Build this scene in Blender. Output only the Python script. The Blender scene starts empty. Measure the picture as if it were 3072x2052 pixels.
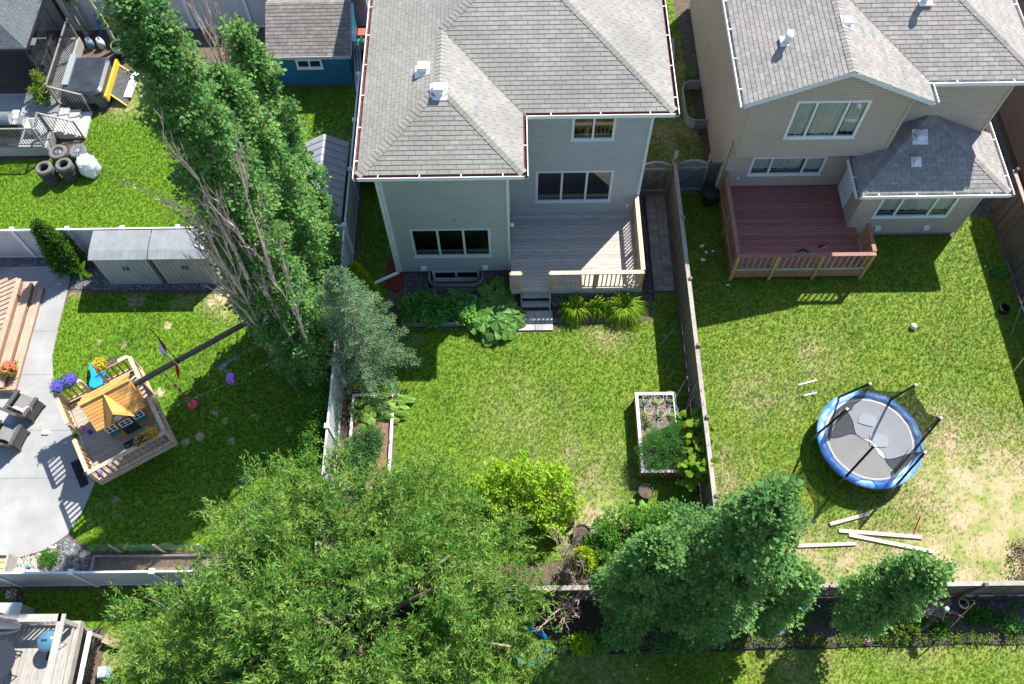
import bpy, bmesh, math, random
import numpy as np
from mathutils import Vector, Matrix
from mathutils.geometry import tessellate_polygon
random.seed(7); rng = np.random.default_rng(11)
sc = bpy.context.scene
COL = sc.collection
PI = math.pi

# ------------------------------------------------------------ camera, sky, sun, exposure
cam = bpy.data.cameras.new('camera'); cam_o = bpy.data.objects.new('camera', cam); COL.objects.link(cam_o)
cam.sensor_width = 36.0; cam.lens = 30.41; cam.clip_start = 0.1; cam.clip_end = 2000
cam_o.matrix_world = Matrix(((0.99989959, 0.0125007, 0.00667463, 0.0),
                             (-0.00806557, 0.88929554, -0.45726184, 0.0),
                             (-0.01165181, 0.45716209, 0.88930707, 26.0), (0, 0, 0, 1)))
sc.camera = cam_o

SUN = Vector((0.52, 0.605, 1.0)).normalized()          # towards the sun
w = bpy.data.worlds.new('World'); sc.world = w; w.use_nodes = True
nt = w.node_tree; nt.nodes.clear()
sky = nt.nodes.new('ShaderNodeTexSky'); sky.sky_type = 'NISHITA'; sky.sun_disc = False
sky.sun_elevation = math.asin(SUN.z); sky.sun_rotation = math.atan2(SUN.x, SUN.y)
sky.altitude = 600; sky.air_density = 1.0; sky.dust_density = 0.6; sky.ozone_density = 1.2
bg = nt.nodes.new('ShaderNodeBackground'); bg.inputs['Strength'].default_value = 0.125
ow = nt.nodes.new('ShaderNodeOutputWorld')
nt.links.new(sky.outputs[0], bg.inputs[0]); nt.links.new(bg.outputs[0], ow.inputs[0])
sl = bpy.data.lights.new('sun', 'SUN'); sl.energy = 4.9; sl.angle = math.radians(0.53); sl.color = (1.0, 0.955, 0.88)
so = bpy.data.objects.new('sun', sl); COL.objects.link(so)
so.rotation_euler = SUN.to_track_quat('Z', 'Y').to_euler()
sc.view_settings.view_transform = 'Standard'; sc.view_settings.look = 'None'
sc.view_settings.gamma = 1.0; sc.view_settings.use_curve_mapping = False
sc.view_settings.exposure = 1.02
sc.cycles.max_bounces = 8; sc.cycles.transparent_max_bounces = 16
sc.cycles.use_adaptive_sampling = True

# ------------------------------------------------------------ materials
MATS = {}
def N(t, kind, **kw):
    n = t.nodes.new(kind)
    for k, v in kw.items(): setattr(n, k, v)
    return n
def mat(name, col, col2=None, scale=3.0, rough=0.75, rnd=0.0, bump=0.0, bscale=60.0, spec=0.3, metal=0.0,
        stretch=None, contrast=(0.35, 0.65), detail=6.0, coord='world', transl=0.0, alpha=1.0, col3=None, scale3=0.5):
    if name in MATS: return MATS[name]
    m = bpy.data.materials.new(name); m.use_nodes = True; MATS[name] = m
    t = m.node_tree; L = t.links; bs = t.nodes['Principled BSDF']; out = t.nodes['Material Output']
    bs.inputs['Roughness'].default_value = rough; bs.inputs['Metallic'].default_value = metal
    bs.inputs['Specular IOR Level'].default_value = spec
    if coord == 'world': vec = N(t, 'ShaderNodeNewGeometry').outputs['Position']
    else: vec = N(t, 'ShaderNodeTexCoord').outputs['Object']
    raw = vec
    if stretch:
        mp = N(t, 'ShaderNodeMapping'); mp.inputs['Scale'].default_value = stretch
        L.new(vec, mp.inputs['Vector']); vec = mp.outputs[0]
    cur = None
    if col2 is not None:
        nz = N(t, 'ShaderNodeTexNoise'); nz.inputs['Scale'].default_value = scale; nz.inputs['Detail'].default_value = detail
        nz.inputs['Roughness'].default_value = 0.62
        L.new(vec, nz.inputs['Vector'])
        rp = N(t, 'ShaderNodeMapRange'); rp.inputs[1].default_value = contrast[0]; rp.inputs[2].default_value = contrast[1]
        L.new(nz.outputs['Fac'], rp.inputs[0])
        mx = N(t, 'ShaderNodeMix', data_type='RGBA'); mx.inputs['A'].default_value = (*col, 1); mx.inputs['B'].default_value = (*col2, 1)
        L.new(rp.outputs[0], mx.inputs['Factor']); cur = mx.outputs['Result']
    else:
        rgb = N(t, 'ShaderNodeRGB'); rgb.outputs[0].default_value = (*col, 1); cur = rgb.outputs[0]
    if col3 is not None:
        nz = N(t, 'ShaderNodeTexNoise'); nz.inputs['Scale'].default_value = scale3; nz.inputs['Detail'].default_value = 3
        L.new(raw, nz.inputs['Vector'])
        rp = N(t, 'ShaderNodeMapRange'); rp.inputs[1].default_value = 0.45; rp.inputs[2].default_value = 0.7
        L.new(nz.outputs['Fac'], rp.inputs[0])
        mx = N(t, 'ShaderNodeMix', data_type='RGBA'); mx.inputs['B'].default_value = (*col3, 1)
        L.new(rp.outputs[0], mx.inputs['Factor']); L.new(cur, mx.inputs['A']); cur = mx.outputs['Result']
    if rnd > 0:
        oi = N(t, 'ShaderNodeObjectInfo'); ge = N(t, 'ShaderNodeNewGeometry')
        ad = N(t, 'ShaderNodeMath', operation='ADD'); L.new(oi.outputs['Random'], ad.inputs[0]); L.new(ge.outputs['Random Per Island'], ad.inputs[1])
        fr = N(t, 'ShaderNodeMath', operation='FRACT'); L.new(ad.outputs[0], fr.inputs[0])
        mr = N(t, 'ShaderNodeMapRange'); mr.inputs[3].default_value = 1 - rnd; mr.inputs[4].default_value = 1 + rnd
        L.new(fr.outputs[0], mr.inputs[0])
        hs = N(t, 'ShaderNodeHueSaturation'); L.new(mr.outputs[0], hs.inputs['Value']); L.new(cur, hs.inputs['Color'])
        mh = N(t, 'ShaderNodeMapRange'); mh.inputs[3].default_value = 0.5 - rnd * 0.07; mh.inputs[4].default_value = 0.5 + rnd * 0.07
        f2 = N(t, 'ShaderNodeMath', operation='MULTIPLY'); f2.inputs[1].default_value = 7.31; L.new(fr.outputs[0], f2.inputs[0])
        f3 = N(t, 'ShaderNodeMath', operation='FRACT'); L.new(f2.outputs[0], f3.inputs[0])
        L.new(f3.outputs[0], mh.inputs[0]); L.new(mh.outputs[0], hs.inputs['Hue'])
        cur = hs.outputs[0]
    L.new(cur, bs.inputs['Base Color'])
    if bump > 0:
        nb = N(t, 'ShaderNodeTexNoise'); nb.inputs['Scale'].default_value = bscale; nb.inputs['Detail'].default_value = 4
        L.new(vec, nb.inputs['Vector'])
        b = N(t, 'ShaderNodeBump'); b.inputs['Strength'].default_value = bump; b.inputs['Distance'].default_value = 0.02
        L.new(nb.outputs['Fac'], b.inputs['Height']); L.new(b.outputs[0], bs.inputs['Normal'])
    if transl > 0:
        tr = N(t, 'ShaderNodeBsdfTranslucent'); L.new(cur, tr.inputs['Color'])
        ms = N(t, 'ShaderNodeMixShader'); ms.inputs[0].default_value = transl
        L.new(bs.outputs[0], ms.inputs[1]); L.new(tr.outputs[0], ms.inputs[2]); L.new(ms.outputs[0], out.inputs['Surface'])
    if alpha < 1:
        tr = N(t, 'ShaderNodeBsdfTransparent'); ms = N(t, 'ShaderNodeMixShader'); ms.inputs[0].default_value = alpha
        L.new(tr.outputs[0], ms.inputs[1]); L.new(bs.outputs[0], ms.inputs[2]); L.new(ms.outputs[0], out.inputs['Surface'])
    return m
def glass_mat(name, tint, refl=0.08):
    if name in MATS: return MATS[name]
    m = bpy.data.materials.new(name); m.use_nodes = True; MATS[name] = m
    t = m.node_tree; L = t.links; t.nodes.remove(t.nodes['Principled BSDF']); out = t.nodes['Material Output']
    gl = N(t, 'ShaderNodeBsdfGlossy'); gl.inputs['Roughness'].default_value = 0.03; gl.inputs['Color'].default_value = (0.95, 0.97, 1, 1)
    tp = N(t, 'ShaderNodeBsdfTransparent'); tp.inputs['Color'].default_value = (*tint, 1)
    fr = N(t, 'ShaderNodeFresnel'); fr.inputs['IOR'].default_value = 1.5
    ad = N(t, 'ShaderNodeMath', operation='ADD', use_clamp=True); ad.inputs[1].default_value = refl; L.new(fr.outputs[0], ad.inputs[0])
    ms = N(t, 'ShaderNodeMixShader'); L.new(ad.outputs[0], ms.inputs[0]); L.new(tp.outputs[0], ms.inputs[1]); L.new(gl.outputs[0], ms.inputs[2])
    L.new(ms.outputs[0], out.inputs['Surface'])
    return m

# ------------------------------------------------------------ mesh helpers
def link(o, parent=None):
    COL.objects.link(o)
    if parent is not None: o.parent = parent
    return o
def root_loc(o):
    while o.parent is not None: o = o.parent
    return Vector(o.location)
class MB:
    def __init__(s): s.v = []; s.f = []
    def add(s, vs, fs):
        b = len(s.v); s.v += [tuple(p) for p in vs]; s.f += [tuple(i + b for i in q) for q in fs]; return s
    def box(s, x0, x1, y0, y1, z0, z1):
        return s.add([(x0,y0,z0),(x1,y0,z0),(x1,y1,z0),(x0,y1,z0),(x0,y0,z1),(x1,y0,z1),(x1,y1,z1),(x0,y1,z1)],
                     [(0,3,2,1),(4,5,6,7),(0,1,5,4),(1,2,6,5),(2,3,7,6),(3,0,4,7)])
    def obox(s, c, sx, sy, sz, rz=0.0, m=None):
        R = m if m is not None else Matrix.Rotation(rz, 3, 'Z')
        c = Vector(c); vs = []
        for z in (0, sz):
            for x, y in ((-sx/2,-sy/2),(sx/2,-sy/2),(sx/2,sy/2),(-sx/2,sy/2)): vs.append(c + R @ Vector((x, y, z)))
        return s.add(vs, [(0,3,2,1),(4,5,6,7),(0,1,5,4),(1,2,6,5),(2,3,7,6),(3,0,4,7)])
    def bar(s, p, q, w, h, up=(0,0,1)):
        p = Vector(p); q = Vector(q); d = (q - p).normalized(); u = Vector(up)
        if abs(d.dot(u)) > 0.98: u = Vector((0,1,0))
        a = d.cross(u).normalized() * (w/2); b = a.cross(d).normalized() * (h/2)
        return s.add([p-a-b, p+a-b, p+a+b, p-a+b, q-a-b, q+a-b, q+a+b, q-a+b],
                     [(0,3,2,1),(4,5,6,7),(0,1,5,4),(1,2,6,5),(2,3,7,6),(3,0,4,7)])
    def tube(s, pts, r, n=8, cap=True):
        pts = [Vector(p) for p in pts]; rs = r if isinstance(r, (list, tuple)) else [r]*len(pts)
        rings = []
        prev = None
        for i, p in enumerate(pts):
            d = (pts[min(i+1, len(pts)-1)] - pts[max(i-1, 0)]).normalized()
            if prev is None:
                a = d.cross(Vector((0,0,1)))
                if a.length < 0.05: a = d.cross(Vector((0,1,0)))
            else: a = prev - d * prev.dot(d)
            a.normalize(); prev = a; b = d.cross(a)
            rings.append([p + (a*math.cos(2*PI*k/n) + b*math.sin(2*PI*k/n)) * rs[i] for k in range(n)])
        base = len(s.v)
        for rg in rings: s.v += [tuple(p) for p in rg]
        for i in range(len(pts)-1):
            for k in range(n):
                k2 = (k+1) % n
                s.f.append((base+i*n+k, base+(i+1)*n+k, base+(i+1)*n+k2, base+i*n+k2))
        if cap:
            s.f.append(tuple(base+k for k in range(n))); e = base+(len(pts)-1)*n
            s.f.append(tuple(e+n-1-k for k in range(n)))
        return s
    def lathe(s, c, prof, n=20, sx=1.0, sy=1.0, cap_top=True, cap_bot=True):
        c = Vector(c); base = len(s.v)
        for r, z in prof:
            for k in range(n): s.v.append((c.x + r*sx*math.cos(2*PI*k/n), c.y + r*sy*math.sin(2*PI*k/n), c.z + z))
        for i in range(len(prof)-1):
            for k in range(n):
                k2 = (k+1) % n
                s.f.append((base+i*n+k, base+i*n+k2, base+(i+1)*n+k2, base+(i+1)*n+k))
        if cap_bot and prof[0][0] > 1e-4: s.f.append(tuple(base+n-1-k for k in range(n)))
        if cap_top and prof[-1][0] > 1e-4: e = base+(len(prof)-1)*n; s.f.append(tuple(e+k for k in range(n)))
        return s
    def poly(s, pts):
        b = len(s.v); s.v += [tuple(p) for p in pts]; s.f.append(tuple(range(b, b+len(pts)))); return s
    def prism(s, pts, z0, z1):
        n = len(pts); b = len(s.v)
        s.v += [(p[0], p[1], z0) for p in pts] + [(p[0], p[1], z1) for p in pts]
        tri = tessellate_polygon([[Vector((p[0], p[1], 0)) for p in pts]])
        for t in tri:
            a, c, d = t
            A = Vector(pts[a][:2]); B_ = Vector(pts[c][:2]); C_ = Vector(pts[d][:2])
            if (B_-A).cross(C_-A) < 0: c, d = d, c
            s.f.append((b+n+a, b+n+c, b+n+d)); s.f.append((b+a, b+d, b+c))
        for i in range(n):
            j = (i+1) % n; s.f.append((b+i, b+j, b+n+j, b+n+i))
        return s
    def mesh(s, name, m, off=None, smooth=False):
        me = bpy.data.meshes.new(name)
        v = s.v if off is None else [(p[0]-off.x, p[1]-off.y, p[2]-off.z) for p in s.v]
        me.from_pydata(v, [], s.f)
        if smooth: me.polygons.foreach_set('use_smooth', [True]*len(me.polygons))
        if m is not None: me.materials.append(m)
        me.update(); return me
    def build(s, name, m, parent=None, smooth=False, local=False):
        off = None
        if parent is not None and not local: off = root_loc(parent)
        o = bpy.data.objects.new(name, s.mesh(name, m, off, smooth))
        return link(o, parent)
def tag(o, label, cat, group=None, kind=None):
    if label: o['label'] = label
    if cat: o['category'] = cat
    if group: o['group'] = group
    if kind: o['kind'] = kind
    return o
def thing(name, label, cat, loc=(0,0,0), rz=0.0, group=None):
    o = bpy.data.objects.new(name, None); o.empty_display_size = 0.2; link(o)
    o.location = loc; o.rotation_euler = (0, 0, rz); return tag(o, label, cat, group)
def single(name, mb, m, label, cat, loc=(0,0,0), group=None, smooth=False, kind=None):
    o = mb.build(name, m, None, smooth)
    me = o.data; L = Vector(loc)
    if L.length > 0:
        me.transform(Matrix.Translation(-L)); o.location = L
    return tag(o, label, cat, group, kind)
def struct(name, mb, m): o = mb.build(name, m); o['kind'] = 'structure'; return o
def piece(name, me, parent, loc, rot=None):
    o = bpy.data.objects.new(name, me); link(o, parent); o.location = loc
    if rot is not None: o.rotation_euler = rot
    return o
def copy_tree(o, parent=None):
    c = o.copy(); COL.objects.link(c); c.parent = parent
    for ch in [x for x in bpy.data.objects if x.parent == o]: copy_tree(ch, c)
    return c

# ------------------------------------------------------------ foliage helpers (vectorised leaf meshes)
def norm(a): return a / (np.linalg.norm(a, axis=1, keepdims=True) + 1e-9)
def rand_dirs(n):
    return norm(rng.normal(size=(n, 3)))
def leaf_mesh(name, p, d, nrm, ln, wd, m, parent=None, off=None, fold=0.15, shape=0.45):
    n = len(p); d = norm(d); s = norm(np.cross(nrm, d)); nn = np.cross(d, s)
    ln = np.broadcast_to(ln, n)[:, None]; wd = np.broadcast_to(wd, n)[:, None]
    if off is not None: p = p - np.array(off)
    v = np.empty((n, 4, 3))
    v[:, 0] = p; v[:, 1] = p + d*ln*shape + s*wd/2 + nn*wd*fold
    v[:, 2] = p + d*ln; v[:, 3] = p + d*ln*shape - s*wd/2 + nn*wd*fold
    me = bpy.data.meshes.new(name); me.vertices.add(n*4); me.loops.add(n*4); me.polygons.add(n)
    me.vertices.foreach_set('co', v.reshape(-1)); me.loops.foreach_set('vertex_index', np.arange(n*4, dtype=np.int32))
    me.polygons.foreach_set('loop_start', np.arange(0, n*4, 4, dtype=np.int32))
    me.materials.append(m); me.update(calc_edges=True)
    o = bpy.data.objects.new(name, me); return link(o, parent)
def shell_points(n, c, r, inner=0.55, power=0.5):
    u = rand_dirs(n); k = inner + (1-inner) * rng.random(n)[:, None]**power
    return np.array(c) + u * k * np.array(r), u
def clump_leaves(cc, out, per, spread, up=0.55, jitter=0.8):
    n = len(cc) * per
    base = np.repeat(cc, per, axis=0); o = np.repeat(out, per, axis=0)
    off = rng.normal(size=(n, 3)) * np.repeat(np.broadcast_to(spread, len(cc)), per)[:, None] * 0.55
    p = base + off
    nr = norm(o * 0.35 + np.array([0.22, 0.24, 0.35 + up]) + rng.normal(size=(n, 3)) * jitter * 0.5)
    d = norm(off * 1.2 + o * 0.35 + rng.normal(size=(n, 3)) * 0.35 * jitter)
    return p, d, nr
# ------------------------------------------------------------ ground, lawns, paving
soil = mat('soil', (0.075,0.055,0.04), (0.15,0.115,0.085), scale=6, rough=0.95, bump=0.6, bscale=35)
dark_soil = mat('dark_soil', (0.045,0.035,0.03), (0.14,0.105,0.085), scale=14, rough=0.95, bump=0.8, bscale=30)
grit = mat('grey_grit', (0.06,0.06,0.065), (0.2,0.19,0.185), scale=26, rough=0.9, bump=0.8, bscale=40, contrast=(0.4,0.6))
concrete = mat('concrete', (0.27,0.27,0.265), (0.35,0.347,0.335), scale=1.1, rough=0.85, bump=0.15, bscale=80, col3=(0.235,0.24,0.24), scale3=0.45)
gm_ = MB(); HX0, HX1, HY0, HY1 = -3.10, -1.20, 15.51, 16.17        # pit of the basement window well
for q in ((-60,60,-40,HY0),(-60,HX0,HY0,HY1),(HX1,60,HY0,HY1),(-60,60,HY1,80)): gm_.box(*q, -0.5, 0.0)
struct('ground', gm_, soil)

DRY = ((14.3,7.6,4.4,1.0),(15.2,6.0,4.2,1.0),(12.6,5.6,2.4,1.0),(10.4,5.3,2.2,1.0),(8.4,5.4,2.0,1.0),(13.6,9.6,2.2,.7),(11.5,5.4,3.2,0.85),(8.2,5.6,2.4,0.85),(12.9,8.2,2.2,0.5),(8.0,11.4,1.9,0.35),(6.3,8.6,1.6,0.5),(10.0,12.6,1.6,0.35),
              (1.8,8.4,2.6,0.4),(2.4,7.0,1.8,0.95),(0.0,10.6,2.6,0.22),(3.0,13.6,1.2,0.5),(2.0,2.4,2.5,0.35),(8.0,3.2,2.0,0.3),(-15.5,24.4,1.5,0.8),(-15.2,25.6,1.6,0.6),
              (-9.9,15.4,1.6,0.9),(-13.3,15.2,0.5,0.8),(-11.6,15.1,0.6,0.9),(-15.4,15.5,0.4,0.7),(-6.2,21.5,1.8,0.2),(6.2,22.5,2.4,0.7),(6.9,25.5,2.5,0.6),(5.8,20.6,1.2,0.4),(-4.9,14.6,0.9,0.6),(-11.8,3.3,1.2,0.5))
def dryness(x, y):
    d = 0.0
    for (a, b, r, k) in DRY:
        f = min(max((r-math.hypot(x-a, y-b))/(r*0.85), 0), 1); d = max(d, k*f*f*(3-2*f))
    return d
def lawn_color(t):
    """grass colour as a function of the place: mottled greens, straw where the turf is worn"""
    L = t.links; pos = N(t, 'ShaderNodeNewGeometry').outputs['Position']
    flat = N(t, 'ShaderNodeVectorMath', operation='MULTIPLY'); flat.inputs[1].default_value = (1, 1, 0); L.new(pos, flat.inputs[0]); pos = flat.outputs[0]
    def noise(scale, det, lo, hi):
        n = N(t, 'ShaderNodeTexNoise'); n.inputs['Scale'].default_value = scale; n.inputs['Detail'].default_value = det
        n.inputs['Roughness'].default_value = 0.65; L.new(pos, n.inputs['Vector'])
        r = N(t, 'ShaderNodeMapRange'); r.inputs[1].default_value = lo; r.inputs[2].default_value = hi; L.new(n.outputs['Fac'], r.inputs[0]); return r.outputs[0]
    def mixc(a, b, f):
        m = N(t, 'ShaderNodeMix', data_type='RGBA')
        for k, x in (('A', a), ('B', b)):
            if isinstance(x, tuple): m.inputs[k].default_value = (*x, 1)
            else: L.new(x, m.inputs[k])
        L.new(f, m.inputs['Factor']); return m.outputs['Result']
    def math_(op, a, b, clamp=False):
        m = N(t, 'ShaderNodeMath', operation=op, use_clamp=clamp)
        for i, x in enumerate((a, b)):
            if isinstance(x, (int, float)): m.inputs[i].default_value = x
            else: L.new(x, m.inputs[i])
        return m.outputs[0]
    def spot(x, y, r, amt):
        d = N(t, 'ShaderNodeVectorMath', operation='DISTANCE'); L.new(pos, d.inputs[0]); d.inputs[1].default_value = (x, y, 0)
        m = N(t, 'ShaderNodeMapRange'); m.interpolation_type = 'SMOOTHSTEP'
        m.inputs[1].default_value = r; m.inputs[2].default_value = r*0.15; m.inputs[3].default_value = 0; m.inputs[4].default_value = amt
        L.new(d.outputs['Value'], m.inputs[0]); return m.outputs[0]
    g = mixc((0.070,0.165,0.009), (0.150,0.260,0.014), noise(7, 8, 0.25, 0.75))
    g = mixc(g, (0.038,0.11,0.010), noise(0.5, 4, 0.5, 0.85))
    # warmth: east of the left fence the turf is yellower
    sep = N(t, 'ShaderNodeSeparateXYZ'); L.new(pos, sep.inputs[0])
    east = N(t, 'ShaderNodeMapRange'); east.inputs[1].default_value = -6.5; east.inputs[2].default_value = 7; east.inputs[3].default_value = 0.05; east.inputs[4].default_value = 0.55
    L.new(sep.outputs['X'], east.inputs[0])
    yel = math_('MULTIPLY', noise(1.3, 9, 0.30, 0.74), east.outputs[0])
    g = mixc(g, (0.27,0.285,0.04), yel)
    dry = None
    for s in DRY:
        q = spot(*s); dry = q if dry is None else math_('MAXIMUM', dry, q)
    dn = math_('SUBTRACT', math_('MULTIPLY', noise(1.5, 8, 0.25, 0.72), 2.0), 0.35)
    dryf = math_('MULTIPLY', dry, dn, True)
    g = mixc(g, (0.40,0.32,0.185), dryf)
    # small round worn spots in the left-hand play lawn
    vor = N(t, 'ShaderNodeTexVoronoi'); vor.inputs['Scale'].default_value = 1.25; vor.inputs['Randomness'].default_value = 1.0; L.new(pos, vor.inputs['Vector'])
    vm = N(t, 'ShaderNodeMapRange'); vm.inputs[1].default_value = 0.24; vm.inputs[2].default_value = 0.13; L.new(vor.outputs['Distance'], vm.inputs[0])
    reg = math_('MULTIPLY', spot(-10.5, 12.2, 6.5, 1.4), noise(0.9, 2, 0.40, 0.46), True)
    g = mixc(g, (0.52,0.42,0.27), math_('MULTIPLY', math_('MULTIPLY', vm.outputs[0], reg, True), noise(5, 5, 0.3, 0.5)))
    return g
def lawn_mat(name, transl, dark):
    m = bpy.data.materials.new(name); m.use_nodes = True; t = m.node_tree; L = t.links
    bs = t.nodes['Principled BSDF']; out = t.nodes['Material Output']; c = lawn_color(t)
    oi = N(t, 'ShaderNodeObjectInfo'); mr = N(t, 'ShaderNodeMapRange'); mr.inputs[3].default_value = 0.88*dark; mr.inputs[4].default_value = 1.14*dark
    L.new(oi.outputs['Random'], mr.inputs[0])
    hs = N(t, 'ShaderNodeHueSaturation'); L.new(c, hs.inputs['Color']); L.new(mr.outputs[0], hs.inputs['Value'])
    L.new(hs.outputs[0], bs.inputs['Base Color']); bs.inputs['Roughness'].default_value = 0.7; bs.inputs['Specular IOR Level'].default_value = 0.2
    if transl:
        tr = N(t, 'ShaderNodeBsdfTranslucent'); L.new(hs.outputs[0], tr.inputs['Color']); ms = N(t, 'ShaderNodeMixShader'); ms.inputs[0].default_value = transl
        L.new(bs.outputs[0], ms.inputs[1]); L.new(tr.outputs[0], ms.inputs[2]); L.new(ms.outputs[0], out.inputs['Surface'])
    return m
turf_mat = lawn_mat('turf', 0, 1.0); blade_mat = lawn_mat('grass_blade', 0.3, 1.15)

def tuft_mesh():
    vs, fs = [], []
    for k in range(12):
        a = random.uniform(0, 2*PI); r = random.uniform(0, 0.028); x, y = r*math.cos(a), r*math.sin(a)
        b = a + random.uniform(-0.9, 0.9); h = random.uniform(0.018, 0.04); lean = random.uniform(0.006, 0.024); wd = random.uniform(0.002, 0.0036)
        px, py = -math.sin(b)*wd, math.cos(b)*wd; i = len(vs)
        vs += [(x-px, y-py, 0), (x+px, y+py, 0), (x+math.cos(b)*lean, y+math.sin(b)*lean, h)]; fs.append((i, i+1, i+2))
    me = bpy.data.meshes.new('grass_tuft'); me.from_pydata(vs, [], fs); me.materials.append(blade_mat); return me
tuft = bpy.data.objects.new('grass_tuft_source', tuft_mesh())      # used only as instance source, not linked to the scene

def grass_nodes():
    g = bpy.data.node_groups.new('grow_grass', 'GeometryNodeTree')
    g.interface.new_socket('Geometry', in_out='INPUT', socket_type='NodeSocketGeometry')
    g.interface.new_socket('Density', in_out='INPUT', socket_type='NodeSocketFloat')
    g.interface.new_socket('Geometry', in_out='OUTPUT', socket_type='NodeSocketGeometry')
    L = g.links; gi = g.nodes.new('NodeGroupInput'); go = g.nodes.new('NodeGroupOutput')
    dp = g.nodes.new('GeometryNodeDistributePointsOnFaces'); ip = g.nodes.new('GeometryNodeInstanceOnPoints'); oi = g.nodes.new('GeometryNodeObjectInfo')
    oi.inputs['Object'].default_value = tuft; oi.inputs['As Instance'].default_value = True
    rr = g.nodes.new('FunctionNodeRandomValue'); rr.data_type = 'FLOAT_VECTOR'; rr.inputs[0].default_value = (-0.15,-0.15,0); rr.inputs[1].default_value = (0.15,0.15,6.28)
    rs = g.nodes.new('FunctionNodeRandomValue'); rs.data_type = 'FLOAT'; rs.inputs[2].default_value = 0.7; rs.inputs[3].default_value = 1.5
    jn = g.nodes.new('GeometryNodeJoinGeometry')
    L.new(gi.outputs[0], dp.inputs['Mesh']); na = g.nodes.new('GeometryNodeInputNamedAttribute'); na.data_type = 'FLOAT'; na.inputs['Name'].default_value = 'thick'
    mu = g.nodes.new('ShaderNodeMath'); mu.operation = 'MULTIPLY'; L.new(gi.outputs[1], mu.inputs[0]); L.new(na.outputs[0], mu.inputs[1]); L.new(mu.outputs[0], dp.inputs['Density'])
    L.new(dp.outputs['Points'], ip.inputs['Points']); L.new(oi.outputs['Geometry'], ip.inputs['Instance'])
    L.new(rr.outputs[0], ip.inputs['Rotation']); L.new(rs.outputs[1], ip.inputs['Scale'])
    L.new(gi.outputs[0], jn.inputs[0]); L.new(ip.outputs[0], jn.inputs[0]); L.new(jn.outputs[0], go.inputs[0])
    return g
GRASS = grass_nodes()
def lawn(pts, label, dens=620, z=0.012):
    mb = MB(); n = len(pts); mb.v = [(p[0], p[1], z) for p in pts]
    for t in tessellate_polygon([[Vector((p[0], p[1], 0)) for p in pts]]):
        a, b, c = t
        A, B_, C_ = (Vector(pts[i]) for i in t)
        mb.f.append((a, b, c) if (B_-A).cross(C_-A) > 0 else (a, c, b))
    o = mb.build('lawn_grass', turf_mat)
    bm_ = bmesh.new(); bm_.from_mesh(o.data); xs = [p[0] for p in pts]; ys = [p[1] for p in pts]
    for ax, lo, hi in (((1,0,0), min(xs), max(xs)), ((0,1,0), min(ys), max(ys))):
        v = lo+0.5
        while v < hi:
            bmesh.ops.bisect_plane(bm_, geom=bm_.verts[:]+bm_.edges[:]+bm_.faces[:], plane_co=(v*ax[0], v*ax[1], 0), plane_no=ax); v += 0.5
    bm_.to_mesh(o.data); bm_.free()
    at_ = o.data.attributes.new('thick', 'FLOAT', 'POINT')
    at_.data.foreach_set('value', [max(0.06, 1-min(max((dryness(q.co.x+.35*math.sin(q.co.y*2.3), q.co.y+.35*math.sin(q.co.x*1.9))-.5)/.5, 0), 1)) for q in o.data.vertices]); tag(o, label, None, None, 'stuff')
    md = o.modifiers.new('grow', 'NODES'); md.node_group = GRASS
    for it in GRASS.interface.items_tree:
        if it.in_out == 'INPUT' and it.name == 'Density': md[it.identifier] = float(dens)
    return o
lawn([(-24,17.16),(-5.95,17.16),(-5.95,24.95),(-9,24.95),(-15.0,25.6),(-15.95,25.3),(-16.0,23.85),(-16.6,23.6),(-16.6,22.3),(-17.7,21.5),(-24,21.2)], 'bright green lawn behind the sheds, above the white fence')
lawn([(-15.66,15.52),(-9.9,15.38),(-6.0,15.6),(-6.0,6.65),(-9.0,6.42),(-12.9,6.42),(-13.78,7.0),(-13.47,7.75),(-13.27,8.74),(-13.8,9.45),(-14.34,10.14),(-15.0,11.2),(-15.46,12.19),(-15.7,13.04),(-15.77,14.3)], 'green play lawn with small worn spots beside the concrete patio')
lawn([(-5.65,11.7),(-3.98,11.55),(-3.98,9.0),(-4.6,6.9),(-2,5.9),(1.4,6.0),(2.6,6.9),(5.5,6.9),(5.5,15.2),(4.72,15.2),(4.6,14.1),(1.35,13.9),(1.25,13.72),(-0.05,13.72),(-1.3,13.9),(-3.95,13.93),(-4.5,14.6),(-4.6,16.6),(-4.15,17.5),(-4.15,30),(-5.65,30)], 'mottled back lawn between the timber deck and the big tree')
lawn([(5.72,5.2),(17.15,5.2),(17.15,22),(15.75,22),(15.75,17.42),(11.75,17.42),(11.75,15.85),(7.45,15.85),(7.45,19.4),(5.72,19.4)], 'yellowing lawn under the trampoline, dry and bare towards the corner', 600)
lawn([(4.45,19.65),(7.15,19.65),(6.75,29.5),(4.45,30)], 'shaded thin grass in the side passage between the two houses', 450)
lawn([(-6.1,-2),(19,-2),(19,3.55),(14.3,3.53),(6.7,3.38),(0.9,3.3),(-5,3.2)], 'olive green lawn beyond the flower border at the bottom')
lawn([(-16,5.3),(-6.1,5.3),(-6.1,-2),(-11.9,-2),(-12.0,4.15),(-16,4.4)], 'small lawn below the white fence beside the weathered deck')

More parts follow.
